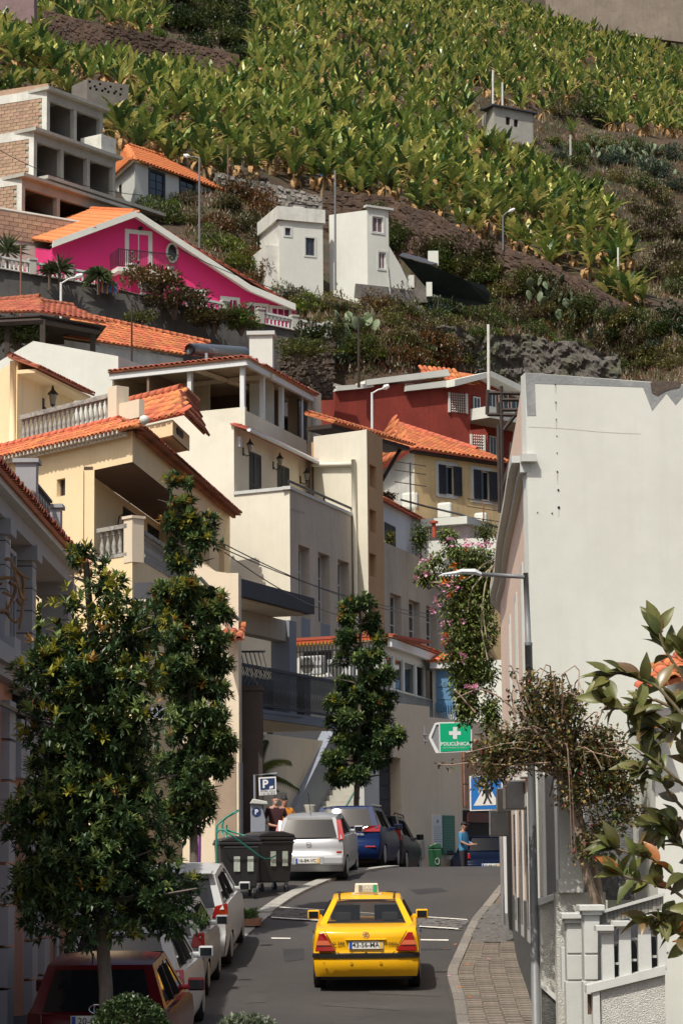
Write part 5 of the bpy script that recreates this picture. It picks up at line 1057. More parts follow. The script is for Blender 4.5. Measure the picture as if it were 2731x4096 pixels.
# ---- huts and walls among the bananas
def hut(name, label, u0,v0,u1,v1,ul,vl,Y0,Y1,Yl,zt,zb,mt,roof=None,wins=(),cat='hut'):
    a, b, c = P(u0,zt,Y0), P(u1,v1,Y1), P(ul,vl,Yl); F_ = Fac((a.x,a.y),(b.x,b.y)); Fl_ = Fac((c.x,c.y),(a.x,a.y)); T = thing(name, label, cat, F_.M); z1 = a.z; z0 = P(u0,zb,Y0).z
    rs = [F_.rect(*w_) for w_ in wins]; part(T, 'wall', wall_mb(0, F_.len, z0-2, z1, rs, .2), mt, F_.M); part(T, 'wall', wall_mb(0, Fl_.len, z0-2, z1, (), .2), mt, Fl_.M)
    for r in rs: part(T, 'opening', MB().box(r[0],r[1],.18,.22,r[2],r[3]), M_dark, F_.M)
    if roof: part(T, 'roof', MB().box(-.3, F_.len+.4, -.3, 1.8, z1, z1+.14), roof, F_.M)
    return T, F_, Fl_, z0, z1
T, F_, Fl_, z0, z1 = hut('block_hut', 'roofless grey block hut with vent holes among the bananas at upper left', 350,316,515,360,288,332,172,173.4,173.6,316,420,mat('shaded_block', (.17,.155,.135), .95, .25, 1, .5, 10), wins=[(355+i*21,322+i*5+(14 if i%2 else 0),365+i*21,331+i*5+(14 if i%2 else 0)) for i in range(7)]+[(358+i*24,348+i*5,368+i*24,358+i*5) for i in range(6)])  # block colour darkened to stand for the shade on the hut
hut('plantation_hut', 'small grey hut with flat dark roof and two openings on the banana slope', 1972,425,2130,470,1925,428,226,228.5,229,425,510,M_conc,M_dgrey,wins=[(2022,468,2040,500),(2054,478,2072,508)])
pA, pB = P(2180,-40,396), P(2790,105,392); o = single('upper_wall', MB().prism([pA+Vector((0,0,9)), pB+Vector((0,0,14)), pB+Vector((0,0,-3)), pA+Vector((0,0,-6))], (0,0,0), (0,1,0)), mat('brown_concrete', (.22,.18,.145), .95, .2, .3, .5, 4, streak=.3), 'broad bare concrete wall at the top right corner of the hillside', 'wall')
pA, pB = P(-60,150,205), P(140,100,209); o = thing('block_house', 'pinkish block wall at the top left corner above the bananas', 'wall', pA)
part(o, 'wall', MB().prism([P(-60,-60,205), P(138,-60,207), P(138,95,207), P(-60,60,205)], (0,0,0), (0,2,0)), mat('pink_block', (.33,.22,.22), .95, .15, 1.5, .4, 10), I4)
part(o, 'rock', MB().prism([P(-60,75,206), P(60,95,207), P(55,165,207), P(-60,170,206)], (0,0,0), (0,2,0)), M_rwall, I4)
# ---- poles, lamps and wires
def lamp_post(u, vt, vb, Y, label, arm=None, head=None, r=.05, mt=None, name='lamp_post', group=None):
    b = P(u, vb, Y); t = P(u, vt, Y); T = thing(name, label, 'lamp post' if arm else 'pole', Matrix.Translation(b), group); h = t.z-b.z
    part(T, 'pole', MB().tube([(0,0,-1),(t.x-b.x,0,h)], [r*1.2,r], 8), mt or M_pole)
    if arm:
        e = P(*arm, Y)-b; part(T, 'arm', MB().tube([(t.x-b.x,0,h-.05), ((t.x-b.x)*.4+e.x*.6,0,lerp(h,e.z,.75)), tuple(e)], r*.7, 6), mt or M_pole)
        hd = P(*head, Y)-b; part(T, 'lamp_head', MB().tube([tuple(e), tuple(lerp(e,hd,.4)), tuple(hd)], [r*1.0,r*2.6,r*1.6], 8), M_frame)
    return T
lamp_post(798, 630, 985, 128, 'slim dark lamp post in front of the white cottage', (760,626), (735,622))
lamp_post(1340, 680, 1085, 128, 'slim dark post between the flat roofed house and the tower house', None)
lamp_post(2010, 862, 940, 158, 'small grey street lamp standing before the banana wall', (2032,848), (2058,836))
lamp_post(245, 1130, 1290, 112, 'white street lamp with bent arm under the pink house wall', (300,1110), (332,1100), mt=M_frame, r=.055)
lamp_post(1487, 1570, 1700, 117, 'white street lamp with bent arm before the red house', (1530,1555), (1555,1542), mt=M_frame, r=.055)
lamp_post(85, 970, 1300, 114, 'thin rusty pole at the left of the pink house terrace', None, mt=mat('rust', (.2,.09,.06), .8), r=.04)
lamp_post(528, 1200, 1425, 110, 'thin dark pole rising behind the orange roof', None, r=.04, mt=M_wood)
lamp_post(1952, 1298, 1500, 124, 'peeling white stub pole on the slope above the red house', None, r=.07, mt=M_white2)
lamp_post(1434, 1270, 1470, 122, 'weathered wooden stake on the weedy slope', None, r=.06, mt=M_wood)
lamp_post(1970, 280, 415, 232, 'taller white pole beside the plantation hut', None, r=.09, mt=M_white2); lamp_post(2008, 330, 425, 232, 'shorter white pole beside the plantation hut', None, r=.09, mt=M_white2)
lamp_post(2280, 540, 620, 215, 'short grey concrete post on the cactus slope', None, r=.1, mt=M_conc)
lamp_post(2470, 990, 1180, 156, 'white slanting pole before the terrace wall at right', None, r=.06, mt=M_white2)
lamp_post(912, 580, 740, 152, 'rusty thin pole with cross bar beside the cottage', None, r=.04, mt=mat('rust', (.2,.09,.06), .8))
def wire(pts, label, sag=.4, r=.012):
    m = MB(); q = []
    for a, b in zip(pts, pts[1:]):
        A_, B_ = P(*a), P(*b)
        for i in range(12): t = i/12; q.append(lerp(A_,B_,t)+Vector((0,0,-sag*4*t*(1-t))))
    q.append(P(*pts[-1])); m.tube(q, r, 5, cap=False); single('overhead_wire', m, M_black, label, 'wire')
wire([(820,2160,56),(1760,2460,80)], 'upper of two wires crossing the grey house front', .3, .014); wire([(900,2210,57),(1480,2490,78)], 'lower wire crossing the grey house front', .3, .014); wire([(900,2178,57),(1800,2480,82)], 'middle wire sagging past the stair tower', .35, .014)
wire([(-20,590,128),(560,780,135)], 'black cable slung across the unfinished house', .5, .02); wire([(900,2830,62),(1800,2880,84)], 'thin cable running below the glazed veranda', .2, .012)
wire([(700,990,122),(1480,1240,128)], 'long cable over the weedy slope', .5, .02)
# ------------------------------------------------------------------ vehicles
M_tyre = mat('tyre_rubber', (.015,.015,.016), .85, .1, 5); M_rim = mat('alloy_rim', (.35,.36,.37), .35, .1, 3, metal=.7)
M_trim = mat('black_trim', (.013,.013,.014), .45, 0); M_cglass = mat('car_glass', (.010,.012,.014), .05, 0, spec=.45); M_tint = mat('clear_car_glass', (.03,.035,.038), .04, 0, spec=.8, alpha=.42)
M_tail = mat('tail_light', (.30,.008,.008), .15, 0, spec=.7, coat=.5); M_tail2 = mat('tail_light_clear', (.55,.12,.05), .15, 0, coat=.5)
M_plate = mat('plate_white', (.66,.66,.62), .5, 0); M_pblue = mat('plate_blue', (.01,.06,.35), .5, 0); M_pyel = mat('plate_yellow', (.7,.4,.05), .5, 0); M_ink = mat('ink_black', (.012,.012,.012), .6, 0)
M_seat = mat('seat_fabric', (.022,.023,.025), .9, .1, 5); M_chrome = mat('chrome', (.6,.6,.6), .15, 0, metal=.9)
def paint(name, col, rough=.3, spec=.035): return mat(name, col, rough, .03, 2, coat=.0, spec=spec)
def loft(prof, ts):                                   # prof: (y, z, halfwidth, bow) in order; a skin across the car
    vs = []
    for y, z, hw, bow in prof:
        for t in ts: vs.append((hw*t, y+bow*t*t*t*t, z-.012*abs(t)**6*0))
    n = len(ts); k = len(prof)
    return vs, [(i*n+j, i*n+j+1, (i+1)*n+j+1, (i+1)*n+j) for i in range(k-1) for j in range(n-1)]
TS = [-1,-.97,-.86,-.6,-.3,0,.3,.6,.86,.97,1]
def arch(yc, r, z0, n=9): return [(yc-r*cos(pi*i/n), z0+r*sin(pi*i/n)*1.0) for i in range(n+1)]
def make_car(name, label, M, d):
    """car with its tail at y=0 pointing away along +y; z=0 at the ground"""
    T = thing(name, label, d.get('cat','car'), M, d.get('group')); L, wd = d['L'], d['w']/2; col = d['paint']; wb0, wb1, wr = d['axle0'], d['axle1'], d['wr']; zs = d.get('sill', .24)
    up = d['upper']; lo = [(d['front_lo']), (wb1+wr+.07, zs)]+[(y, z) for y, z in reversed(arch(wb1, wr+.05, zs+.02))]+[(wb0+wr+.12, zs-.02)]+[(y, z) for y, z in reversed(arch(wb0, wr+.05, zs+.02))]+[(wb0-wr-.1, zs+.02), d['rear_lo']]
    hwz = lambda z: wd*interp(z, d['hw'])
    full = [(y, z, hwz(z)*interp(y/L, d['plan']), b) for y, z, b in up]; low = [(y, z, hwz(z)*interp(y/L, d['plan']), 0) for y, z in lo]
    m = MB(); vs, fs = loft(full, TS); m.add(vs, fs)
    fl = MB(); ns, nr = 44, 7; top = [(y+b, z) for y, z, hw, b in full]; kz = max(range(len(top)), key=lambda i_: top[i_][1]*0+top[i_][0] if False else -abs(i_-0))
    zmax = max(z for y, z in top); rear = []; 
    for y, z in top:
        rear.append((z, y))
        if len(rear) > 1 and z >= d.get('edge_z', .93): break
    front = []
    for y, z in reversed(top):
        front.append((z, y))
        if len(front) > 1 and z >= .7: break
    upp = top[len(rear)-1:len(top)-len(front)+1]; lows = sorted((y, z) for y, z, hw, b in low); bot = min(front[0][0], rear[0][0])
    rear = [(zs-.1, rear[0][1]+.12)]+rear; front = [(zs-.1, front[0][1]-.12)]+front
    for sgn in (-1, 1):
        b0 = len(fl.v)
        for i_ in range(ns+1):
            s_ = i_/ns; s_ = .5-.5*cos(pi*s_); y0 = lerp(rear[-1][1], front[-1][1], s_); zl, zu = interp(y0, lows), interp(y0, upp)
            for r_ in range(nr+1):
                z = lerp(zl, zu, r_/nr); y = lerp(interp(z, rear), interp(z, front), s_); fl.v.append((sgn*hwz(z)*interp(y/L, d['plan']), y, z))
        for i_ in range(ns):
            for r_ in range(nr):
                a_ = b0+i_*(nr+1)+r_; q_ = [a_, a_+nr+1, a_+nr+2, a_+1]; fl.f.append(q_ if sgn > 0 else q_[::-1]); fl.mi.append(0)
    body = part(T, 'body', m, col, smooth=True); part(body, 'flank', fl, col, smooth=True)
    part(T, 'underbody', MB().box(-wd*.9, wd*.9, .25, L-.3, zs+.0, zs+.12), M_trim)
    # cabin: ring of pillars and roof with glass between
    g = d['cabin']                                    # outline points (y, z): rear base, rear top, front top, front base (any count), closed at the belt
    rb, rt, ft, fb = g; hb, hr = d['cab_w'][0]/2, d['cab_w'][1]/2; zbelt = rb[1]
    roofp = [(rt[0],rt[1]-.015,hr,0.02),(rt[0]+.12,rt[1]+.02,hr,0),((rt[0]*2+ft[0])/3,rt[1]+.055,hr*1.0,0),((rt[0]+ft[0]*2)/3,ft[1]+.05,hr,0),(ft[0]-.05,ft[1]+.015,hr*.99,0),(ft[0],ft[1],hr*.98,0)]
    rm = MB(); vs, fs = loft([(a,b_,c,0) for a,b_,c,_ in roofp], [-1,-.9,-.5,0,.5,.9,1]); vs = [(x,y,z-.035*(abs(x)/hr)**4) for x,y,z in vs]; rm.add(vs, fs)
    rm.box(-hr*.97, hr*.97, rt[0]+.04, ft[0]-.04, rt[1]-.06, rt[1]-.05)
    part(T, 'roof', rm, d.get('roof_mat', col), smooth=True)
    def lp(y, z, t, x=1): f = (z-zbelt)/(rt[1]-zbelt); return Vector((x*lerp(hb, hr, f)*t, y, z))
    pil = MB(); gp = []
    for sgn in (-1, 1):
        out = [lp(*rb,1,sgn), lp(*rt,1,sgn), lp(*ft,1,sgn), lp(*fb,1,sgn)]; cen = sum(out, Vector())/4
        cr, ct, cf, cl = d.get('inset', (.34,.07,.16,.05)); sl_r = (rt[0]-rb[0]); 
        inn = [lp(rb[0]+cr, zbelt+cl, 1, sgn), lp(rt[0]+cr*.6, rt[1]-ct, 1, sgn), lp(ft[0]-cf*.3, ft[1]-ct, 1, sgn), lp(fb[0]-cf*1.4, zbelt+cl, 1, sgn)]
        b0 = len(pil.v); pil.add(out+inn, [(i,(i+1)%4,4+(i+1)%4,4+i) for i in range(4)] if sgn > 0 else [(4+i,4+(i+1)%4,(i+1)%4,i) for i in range(4)])
        inn2 = [p+Vector((-.01*sgn,0,0)) for p in inn]; part(T, 'side_window', MB().add(inn2, [(0,1,2,3)]), d.get('glass', M_cglass))
        for t in d.get('bpil', (.5,)):
            a_, b_ = lerp(inn[0], inn[3], t), lerp(inn[1], inn[2], t); part(T, 'pillar', MB().tube([a_, b_], .035, 4), M_trim)
    # C pillars as seen from behind, then rear and front glass
    k = d.get('rear_t', .8)
    for sgn in (-1, 1):
        pil.add([lp(*rb,1,sgn), lp(*rb,k,sgn)+Vector((0,-.0,0)), lp(*rt,k*.96,sgn)+Vector((0,0,-.0)), lp(*rt,1,sgn)], [(0,1,2,3)])
        pil.add([lp(*fb,1,sgn), lp(*fb,.9,sgn), lp(*ft,.9,sgn), lp(*ft,1,sgn)], [(0,1,2,3)])
    part(T, 'pillars', pil, d.get('pillar_mat', col), smooth=False)
    rz, bz = d.get('rear_glass', (.06, .05)); n = 6; gm = MB(); vs = []
    for i in range(n+1):
        t = -k+2*k*i/n
        for f in (rz, 1-bz): y, z = lerp(rb[0],rt[0],f), lerp(rb[1],rt[1],f); p_ = lp(y, z, t); vs.append((p_.x, y-.03*(1-(t/k)**2)-.006, z))
    gm.add(vs, [(2*i, 2*i+2, 2*i+3, 2*i+1) for i in range(n)]); part(T, 'rear_window', gm, d.get('rear_glass_mat', d.get('glass', M_cglass)), smooth=True)
    part(T, 'rear_window_frame', MB().add([lp(*rb,t) for t in (-k,k)]+[lp(lerp(rb[0],rt[0],rz),lerp(rb[1],rt[1],rz),t) for t in (k,-k)], [(0,1,2,3)]).add([lp(*rt,t) for t in (-k,k)]+[lp(lerp(rb[0],rt[0],1-bz),lerp(rb[1],rt[1],1-bz),t) for t in (k,-k)], [(0,1,2,3)]), d.get('frame_mat', col))
    part(T, 'windscreen', MB().add([lp(*fb,t) for t in (-.9,.9)]+[lp(*ft,t) for t in (.9,-.9)], [(0,1,2,3)]), M_tint if d.get('glass') else M_cglass)
    for yc in (wb0, wb1):
        for sgn in (-1, 1):
            x0, x1 = sgn*(wd-.02), sgn*(wd-.21); w_ = part(T, 'wheel', MB().tube([(x1,yc,wr),(x1*.98+x0*.02,yc,wr),(x0*.95+x1*.05,yc,wr),(x0,yc,wr)], [wr*.7,wr,wr,wr*.9], 20), M_tyre, smooth=True)
            part(w_, 'rim', MB().tube([(x0+sgn*.001,yc,wr),(x0+sgn*.012,yc,wr)], [wr*.68,wr*.6], 14), d.get('rim', M_rim))
    if 'interior' in d:
        for x in (-.36, .36): o = part(T, 'seat', MB().box(x-.24,x+.24,ft[0]-.35,ft[0]-.2,.5,rb[1]+.22).box(x-.13,x+.13,ft[0]-.36,ft[0]-.26,rb[1]+.26,rb[1]+.44), M_seat)
        part(T, 'rear_bench', MB().box(-hb*.85,hb*.85,rb[0]+.35,rb[0]+.5,.5,rb[1]+.02).box(-hb*.9,hb*.9,rb[0]-.05,rb[0]+.4,rb[1]-.06,rb[1]-.02), M_seat)
        for x in (-.38,.38): part(T, 'headrest', MB().box(x-.13,x+.13,rb[0]+.36,rb[0]+.46,rb[1]+.03,rb[1]+.17), M_seat, bevel=.03)
    for sgn in (-1, 1):                               # door mirrors
        y, z = d['mirror']; a_ = lp(y, zbelt, 1, sgn); mo = part(T, 'door_mirror', MB().box(min(a_.x+sgn*.06,a_.x+sgn*.26), max(a_.x+sgn*.06,a_.x+sgn*.26), y-.02, y+.1, z-.07, z+.08).box(min(a_.x-sgn*.05,a_.x+sgn*.08), max(a_.x-sgn*.05,a_.x+sgn*.08), y+.02, y+.08, z-.06, z), d.get('mirror_mat', col), bevel=.02)
        xm = a_.x+sgn*.16; part(mo, 'mirror_glass', MB().box(xm-.08, xm+.08, y-.026, y-.021, z-.05, z+.06), M_cglass)
    return T
def plate(T, x, y, z, txt, yellow=True, tilt=0, w=.52):
    s = w/.52; p = part(T, 'number_plate', MB().box(-w/2-.012, w/2+.012, 0, .012, -.062*s, .062*s), M_plate, W[T] @ Matrix.Translation((x,y,z)) @ Matrix.Rotation(tilt, 4, 'X'), bevel=.006)
    part(p, 'blue_band', MB().box(-w/2, -w/2+.045*s, -.004, .0, -.055*s, .055*s), M_pblue)
    if yellow: part(p, 'yellow_band', MB().box(w/2-.045*s, w/2, -.004, 0, -.055*s, .055*s), M_pyel)
    text_part(p, 'plate_number', txt, W[p] @ Matrix.Translation((0,-.005,-.0)) @ Matrix.Rotation(pi/2,4,'X'), .103*s, M_ink, .001, bold=.0004)
    return p
def lamp(T, pts, mt, name='tail_light', th=.04):      # a light cluster: polygon of (x, y, z) points, pulled outwards
    m = MB(); m.prism(pts, (0,0,0), (0,-th,0)); o = part(T, name, m, mt, bevel=.012); return o
def car_matrix(x, y, rz=0, dy=2.0):
    sl_ = (g(y+dy*1.3)-g(y))/(dy*1.3); return Matrix.Translation((x, y, g(y)+.002)) @ Matrix.Rotation(rz, 4, 'Z') @ Matrix.Rotation(math.atan((g(y+3.4)-g(y+.7))/2.7), 4, 'X')
def gable(y, z0, slope): return z0
# ---- the taxi
HWS = [(.15,.9),(.25,.95),(.4,.985),(.62,1.0),(.8,.985),(.93,.95),(1.0,.92)]
Y_taxi = paint('taxi_yellow', (.80,.42,.008), .22, .35)
d = dict(L=4.5, w=1.74, paint=Y_taxi, axle0=.98, axle1=3.67, wr=.31, sill=.22,
  upper=[(.12,.24,.05),(.02,.36,.10),(0,.5,.11),(.015,.545,.11),(.05,.56,.11),(.045,.70,.10),(.03,.84,.09),(.04,.93,.08),(.09,.965,.06),(.45,1.0,.02),(.82,1.02,0),(1.2,1.0,0),(3.0,.97,0),(3.3,.95,0),(4.0,.86,0),(4.35,.74,-.1),(4.5,.55,-.18),(4.47,.3,-.16)],
  front_lo=(4.25,.22), rear_lo=(.3,.24), hw=HWS, plan=[(0,.955),(.08,.985),(.2,1),(.8,1),(.93,.95),(1,.88)],
  cabin=((.78,1.0),(1.32,1.37),(2.45,1.39),(3.15,.97)), cab_w=(1.5,1.1), rear_t=.86, inset=(.42,.07,.2,.05), mirror=(2.78,1.02), glass=M_tint, rear_glass_mat=M_tint, interior=1, rear_glass=(.03,.04), frame_mat=M_trim, bpil=(.46,))
xt = P(1463,3800,40).x
T = TAXI = make_car('taxi', 'yellow taxi saloon with roof sign driving up the street', car_matrix(xt-.0, 39.9, radians(-1.2)), d)
for o in [o for o in W if o.parent == TAXI and o.name.startswith('roof')]: o.data.materials[0] = Y_taxi
_v, _f = loft([(.05,.535,.83,.10),(-.018,.54,.845,.11),(-.022,.60,.845,.11),(.05,.612,.83,.10)], TS); part(T, 'bumper_strip', MB().add(_v, _f), M_trim, smooth=False)
part(T, 'lower_valance', MB().box(-.72,.72,.3,.6,.17,.26), M_trim, bevel=.02)
for s in (-1, 1):
    o = lamp(T, [(s*.80,.05,.64),(s*.47,.045,.64),(s*.66,.06,.93),(s*.735,.08,.93)] if s > 0 else [(s*.735,.08,.93),(s*.66,.06,.93),(s*.47,.045,.64),(s*.80,.05,.64)], M_tail, th=.035)
    part(o, 'indicator', MB().add([(s*.785,.004,.74),(s*.55,.002,.74),(s*.6,.008,.81),(s*.765,.01,.81)], [(0,1,2,3)]), M_tail2)
    part(T, 'lid_seam', MB().tube([(s*.45,.0,.64),(s*.385,.005,.565)], .006, 4), M_trim); part(T, 'lid_seam', MB().tube([(s*.47,.005,.66),(s*.645,.03,.955)], .006, 4), M_trim)
    part(T, 'roof_seam', MB().tube([(s*.44,1.31,1.385),(s*.45,1.55,1.435),(s*.45,2.2,1.45)], .011, 4), M_trim)
    part(T, 'side_stripe', MB().box(s*.852 if s > 0 else -.866, s*.866 if s > 0 else -.852, 1.0, 3.5, .70, .80), mat('stripe_blue', (.06,.28,.55), .4, 0))
    part(T, 'door_handle', MB().box(min(s*.868,s*.89),max(s*.868,s*.89),1.75,1.92,.80,.83), M_trim)
for x in (-.66,-.23,.23,.66): part(T, 'parking_sensor', MB().tube([(x,-.0+.0,.46),(x,-.005,.46)], .024, 10), mat('taxi_sensor', (.55,.28,.01), .3, 0))
part(T, 'boot_grip', MB().box(-.32,.32,-.005,.06,.81,.835), Y_taxi, bevel=.01)
plate(T, 0, .02, .735, '43-56-MA', tilt=radians(-2))
em = part(T, 'star_emblem', MB().tube([(.047*cos(i*pi/8),-.0,.895+.047*sin(i*pi/8)) for i in range(17)], .006, 4).tube([(0,0,.895),(0,0,.942)], .006, 4).tube([(0,0,.895),(.04,0,.872)], .006, 4).tube([(0,0,.895),(-.04,0,.872)], .006, 4), M_chrome, W[T] @ Matrix.Translation((0,.02,0)))
part(T, 'boot_lock', MB().tube([(0,.03,.60),(0,.01,.60)], .026, 10), M_trim)
text_part(T, 'badge', 'C 250', W[T] @ Matrix.Translation((-.43,.034,.76)) @ Matrix.Rotation(pi/2,4,'X'), .075, M_ink, .002, bold=.0); text_part(T, 'badge', 'DIESEL', W[T] @ Matrix.Translation((.43,.034,.755)) @ Matrix.Rotation(pi/2,4,'X'), .055, M_ink, .002, bold=.0)
sg = part(T, 'roof_sign', MB().prism([(-.2,0,0),(.2,0,0),(.185,0,.16),(-.185,0,.16)], (0,1.62,1.44), (0,1.78,1.44)), mat('sign_cream', (.70,.66,.52), .5, 0), bevel=.015)
part(sg, 'sign_panel', MB().box(-.13,.17,1.612,1.619,1.46,1.585), mat('sign_grey', (.45,.45,.38), .5, 0)); part(sg, 'green_block', MB().box(.105,.17,1.607,1.611,1.46,1.585), mat('sign_green', (.02,.33,.17), .5, 0)); part(sg, 'grey_block', MB().box(-.13,-.07,1.607,1.611,1.475,1.575), mat('sign_dark', (.2,.2,.17), .5, 0))
text_part(sg, 'lettering', 'TAXI', W[T] @ Matrix.Translation((.02,1.608,1.54)) @ Matrix.Rotation(pi/2,4,'X'), .085, M_plate, .001, bold=.003); text_part(sg, 'lettering', 'CAMARA', W[T] @ Matrix.Translation((.02,1.608,1.48)) @ Matrix.Rotation(pi/2,4,'X'), .03, M_plate, .001)
part(sg, 'sign_foot', MB().box(-.24,.24,1.63,1.77,1.42,1.445), mat('sign_cream', (0,0,0)))
# ---- hatchbacks, wagons
def hatch(name, label, M, L, w, h, col, extra=None, belt=.95, **kw):
    d = dict(L=L, w=w, paint=col, axle0=.62 if L < 4.1 else .8, axle1=(.62 if L < 4.1 else .8)+L*.62, wr=.31, sill=.2,
      upper=[(.12,.22,.06),(.0,.34,.10),(-.01,.50,.11),(.02,.58,.10),(.06,.60,.09),(.08,.75,.07),(.10,belt-.03,.05),(.14,belt,.04),(.6,belt+.02,0),(L*.62,belt-.0,0),(L*.70,belt-.03,0),(L*.92,.78,-.06),(L-.06,.62,-.14),(L,.45,-.18),(L-.03,.26,-.16)],
      front_lo=(L-.25,.2), rear_lo=(.3,.22), hw=[(.15,.9),(.25,.96),(.45,1),(.7,1),(.9,.975),(1.1,.93)], plan=[(0,.92),(.08,.97),(.22,1),(.8,1),(.94,.94),(1,.84)],
      cabin=((.12,belt-.01),(.38,h-.05),(L*.5,h-.03),(L*.74,belt-.02)), cab_w=(w*.9,w*.70), rear_t=.82, inset=(.3,.08,.2,.06), mirror=(L*.64,belt+.08), rear_glass=(.06,.1), bpil=(.35,.68))
    d.update(kw); return make_car(name, label, M, d)
P_red = paint('maroon_paint', (.085,.006,.009), .25, .2); P_white = paint('pearl_white', (.46,.47,.47), .3, .2); P_silver = mat('silver_paint', (.36,.37,.38), .4, .03, 2, metal=.25, coat=.3); P_blue = paint('navy_paint', (.008,.02,.075)); P_dark = paint('dark_grey_metallic', (.035,.036,.036)); P_bd = paint('midnight_blue', (.006,.011,.03)); P_lsil = mat('pale_silver_paint', (.26,.27,.28), .35, .03, 2, metal=.2, coat=.2)  # white and pale silver dimmed so the paint carries the tree shade
def tails(T, pts, mt=M_tail):
    for s in (-1, 1): lamp(T, [(x*s,y,z) for x,y,z in (pts if s > 0 else list(reversed(pts)))], mt, th=.03)
GRP = 'cars parked along the left kerb'
T = hatch('parked_car', 'dark red hatchback parked under the front street tree', car_matrix(-2.78, 28.4, radians(-1)), 3.9, 1.695, 1.51, P_red, group=GRP, frame_mat=P_red)
tails(T, [(.80,.10,.72),(.6,.07,.74),(.62,.09,.95),(.78,.13,.97)], mat('dark_lens', (.05,.006,.006), .1, 0, coat=.5)); tails(T, [(.78,.07,.72),(.64,.04,.73),(.64,.04,.76),(.78,.07,.755)])
plate(T, -.02, .03, .87, '20-OI-49', False); part(T, 'emblem', MB().tube([(.09*cos(i*pi/8),.06,1.0+.05*sin(i*pi/8)) for i in range(17)], .008, 4).tube([(.035*cos(i*pi/8),.06,1.0+.05*sin(i*pi/8)) for i in range(17)], .006, 4), M_chrome)
part(T, 'aerial', MB().tube([(-.12,.7,1.5),(-.13,.45,1.8)], .008, 5), M_trim); part(T, 'wiper', MB().tube([(0,.12,.985),(-.3,.16,1.02)], .012, 4), M_trim)
part(T, 'window_sticker', MB().add([(.22,.20,1.10),(.36,.20,1.10),(.35,.245,1.22),(.23,.245,1.22)], [(0,1,2,3)]), mat('sticker_blue', (.05,.2,.35), .5, 0))
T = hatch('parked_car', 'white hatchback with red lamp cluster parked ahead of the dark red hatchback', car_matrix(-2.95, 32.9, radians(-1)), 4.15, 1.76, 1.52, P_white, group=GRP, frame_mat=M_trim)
tails(T, [(.86,.16,.78),(.55,.09,.80),(.6,.12,1.0),(.84,.2,1.02)]); plate(T, 0, .03, .78, '')
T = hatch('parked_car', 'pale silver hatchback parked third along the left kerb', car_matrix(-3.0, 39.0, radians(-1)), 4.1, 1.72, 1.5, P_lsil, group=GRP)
tails(T, [(.84,.16,.78),(.62,.09,.80),(.66,.12,1.0),(.82,.2,1.02)]); plate(T, 0, .03, .6, '')
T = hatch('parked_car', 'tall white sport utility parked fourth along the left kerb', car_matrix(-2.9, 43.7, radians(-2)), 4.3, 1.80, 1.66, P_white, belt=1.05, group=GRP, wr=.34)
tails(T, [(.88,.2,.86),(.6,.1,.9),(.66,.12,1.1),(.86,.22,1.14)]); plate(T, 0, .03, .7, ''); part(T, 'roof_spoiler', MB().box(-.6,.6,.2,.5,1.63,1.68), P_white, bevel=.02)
def row_dir(y): return math.atan2(smooth_interp(y+2,XL)-smooth_interp(y-2,XL), 4)
T = hatch('parked_car', 'silver hatchback with tall tail lights parked past the bins', car_matrix(P(1234,3400,56).x, 56.0, radians(-5.5)), 3.84, 1.65, 1.45, P_silver, group=GRP, mirror_mat=P_silver, frame_mat=M_trim, pillar_mat=mat('silver_pillar', (.25,.26,.27), .5, 0), rear_t=.86)
tails(T, [(.80,.16,.93),(.66,.12,.90),(.60,.36,1.34),(.70,.38,1.36)]); tails(T, [(.74,.06,.62),(.62,.05,.62),(.62,.05,.67),(.74,.06,.67)])
plate(T, -.02, -.065, .47, '16-84-VC'); part(T, 'plate_recess', MB().box(-.34,.34,-.045,.03,.38,.56), mat('silver_bumper', (.34,.35,.36), .4, 0), bevel=.01); part(T, 'bumper', MB().box(-.78,.78,-.03,.2,.36,.58), mat('silver_bumper', (0,0,0)), bevel=.05)
part(T, 'emblem', MB().tube([(.05*cos(i*pi/8),.06,.83+.05*sin(i*pi/8)) for i in range(17)], .007, 4).tube([(-.05,.06,.83),(.05,.06,.83)], .007, 4), M_chrome); part(T, 'aerial', MB().tube([(.0,.6,1.44),(-.03,.35,1.95)], .008, 5), M_trim)
T = hatch('parked_car', 'navy blue estate car parked ahead of the silver hatchback', car_matrix(P(1378,3400,61.5).x, 61.5, radians(-8)), 4.4, 1.82, 1.53, P_blue, belt=.97, group=GRP, wr=.33)
tails(T, [(.86,.16,.86),(.42,.07,.86),(.42,.08,.96),(.6,.09,1.0),(.86,.2,1.03)]); plate(T, 0, .05, .78, '93', True); tails(T, [(.76,.05,.48),(.5,.03,.48),(.5,.03,.52),(.76,.05,.52)])
text_part(T, 'badge', 'M135i', W[T] @ Matrix.Translation((.38,.045,.80)) @ Matrix.Rotation(pi/2,4,'X'), .07, M_plate, .002)
part(T, 'roof_rail', MB().tube([(.6,.6,1.53),(.62,2.2,1.56)], .02), M_chrome)
T = hatch('parked_car', 'dark grey estate car with roof rails parked nearest the clinic', car_matrix(P(1478,3400,67).x, 67.0, radians(-9)), 4.5, 1.80, 1.52, P_dark, group=GRP)
tails(T, [(.84,.16,.80),(.62,.09,.80),(.62,.12,1.1),(.8,.2,1.12)]); part(T, 'roof_rail', MB().tube([(.58,.6,1.52),(.58,.7,1.58),(.6,2.2,1.59),(.6,2.3,1.53)], .02), M_trim)
T = hatch('parked_car', 'midnight blue hatchback standing at the bend beside the man in the cap', car_matrix(P(1958,3450,77).x, 76.6, radians(4)), 4.0, 1.72, 1.45, P_bd)
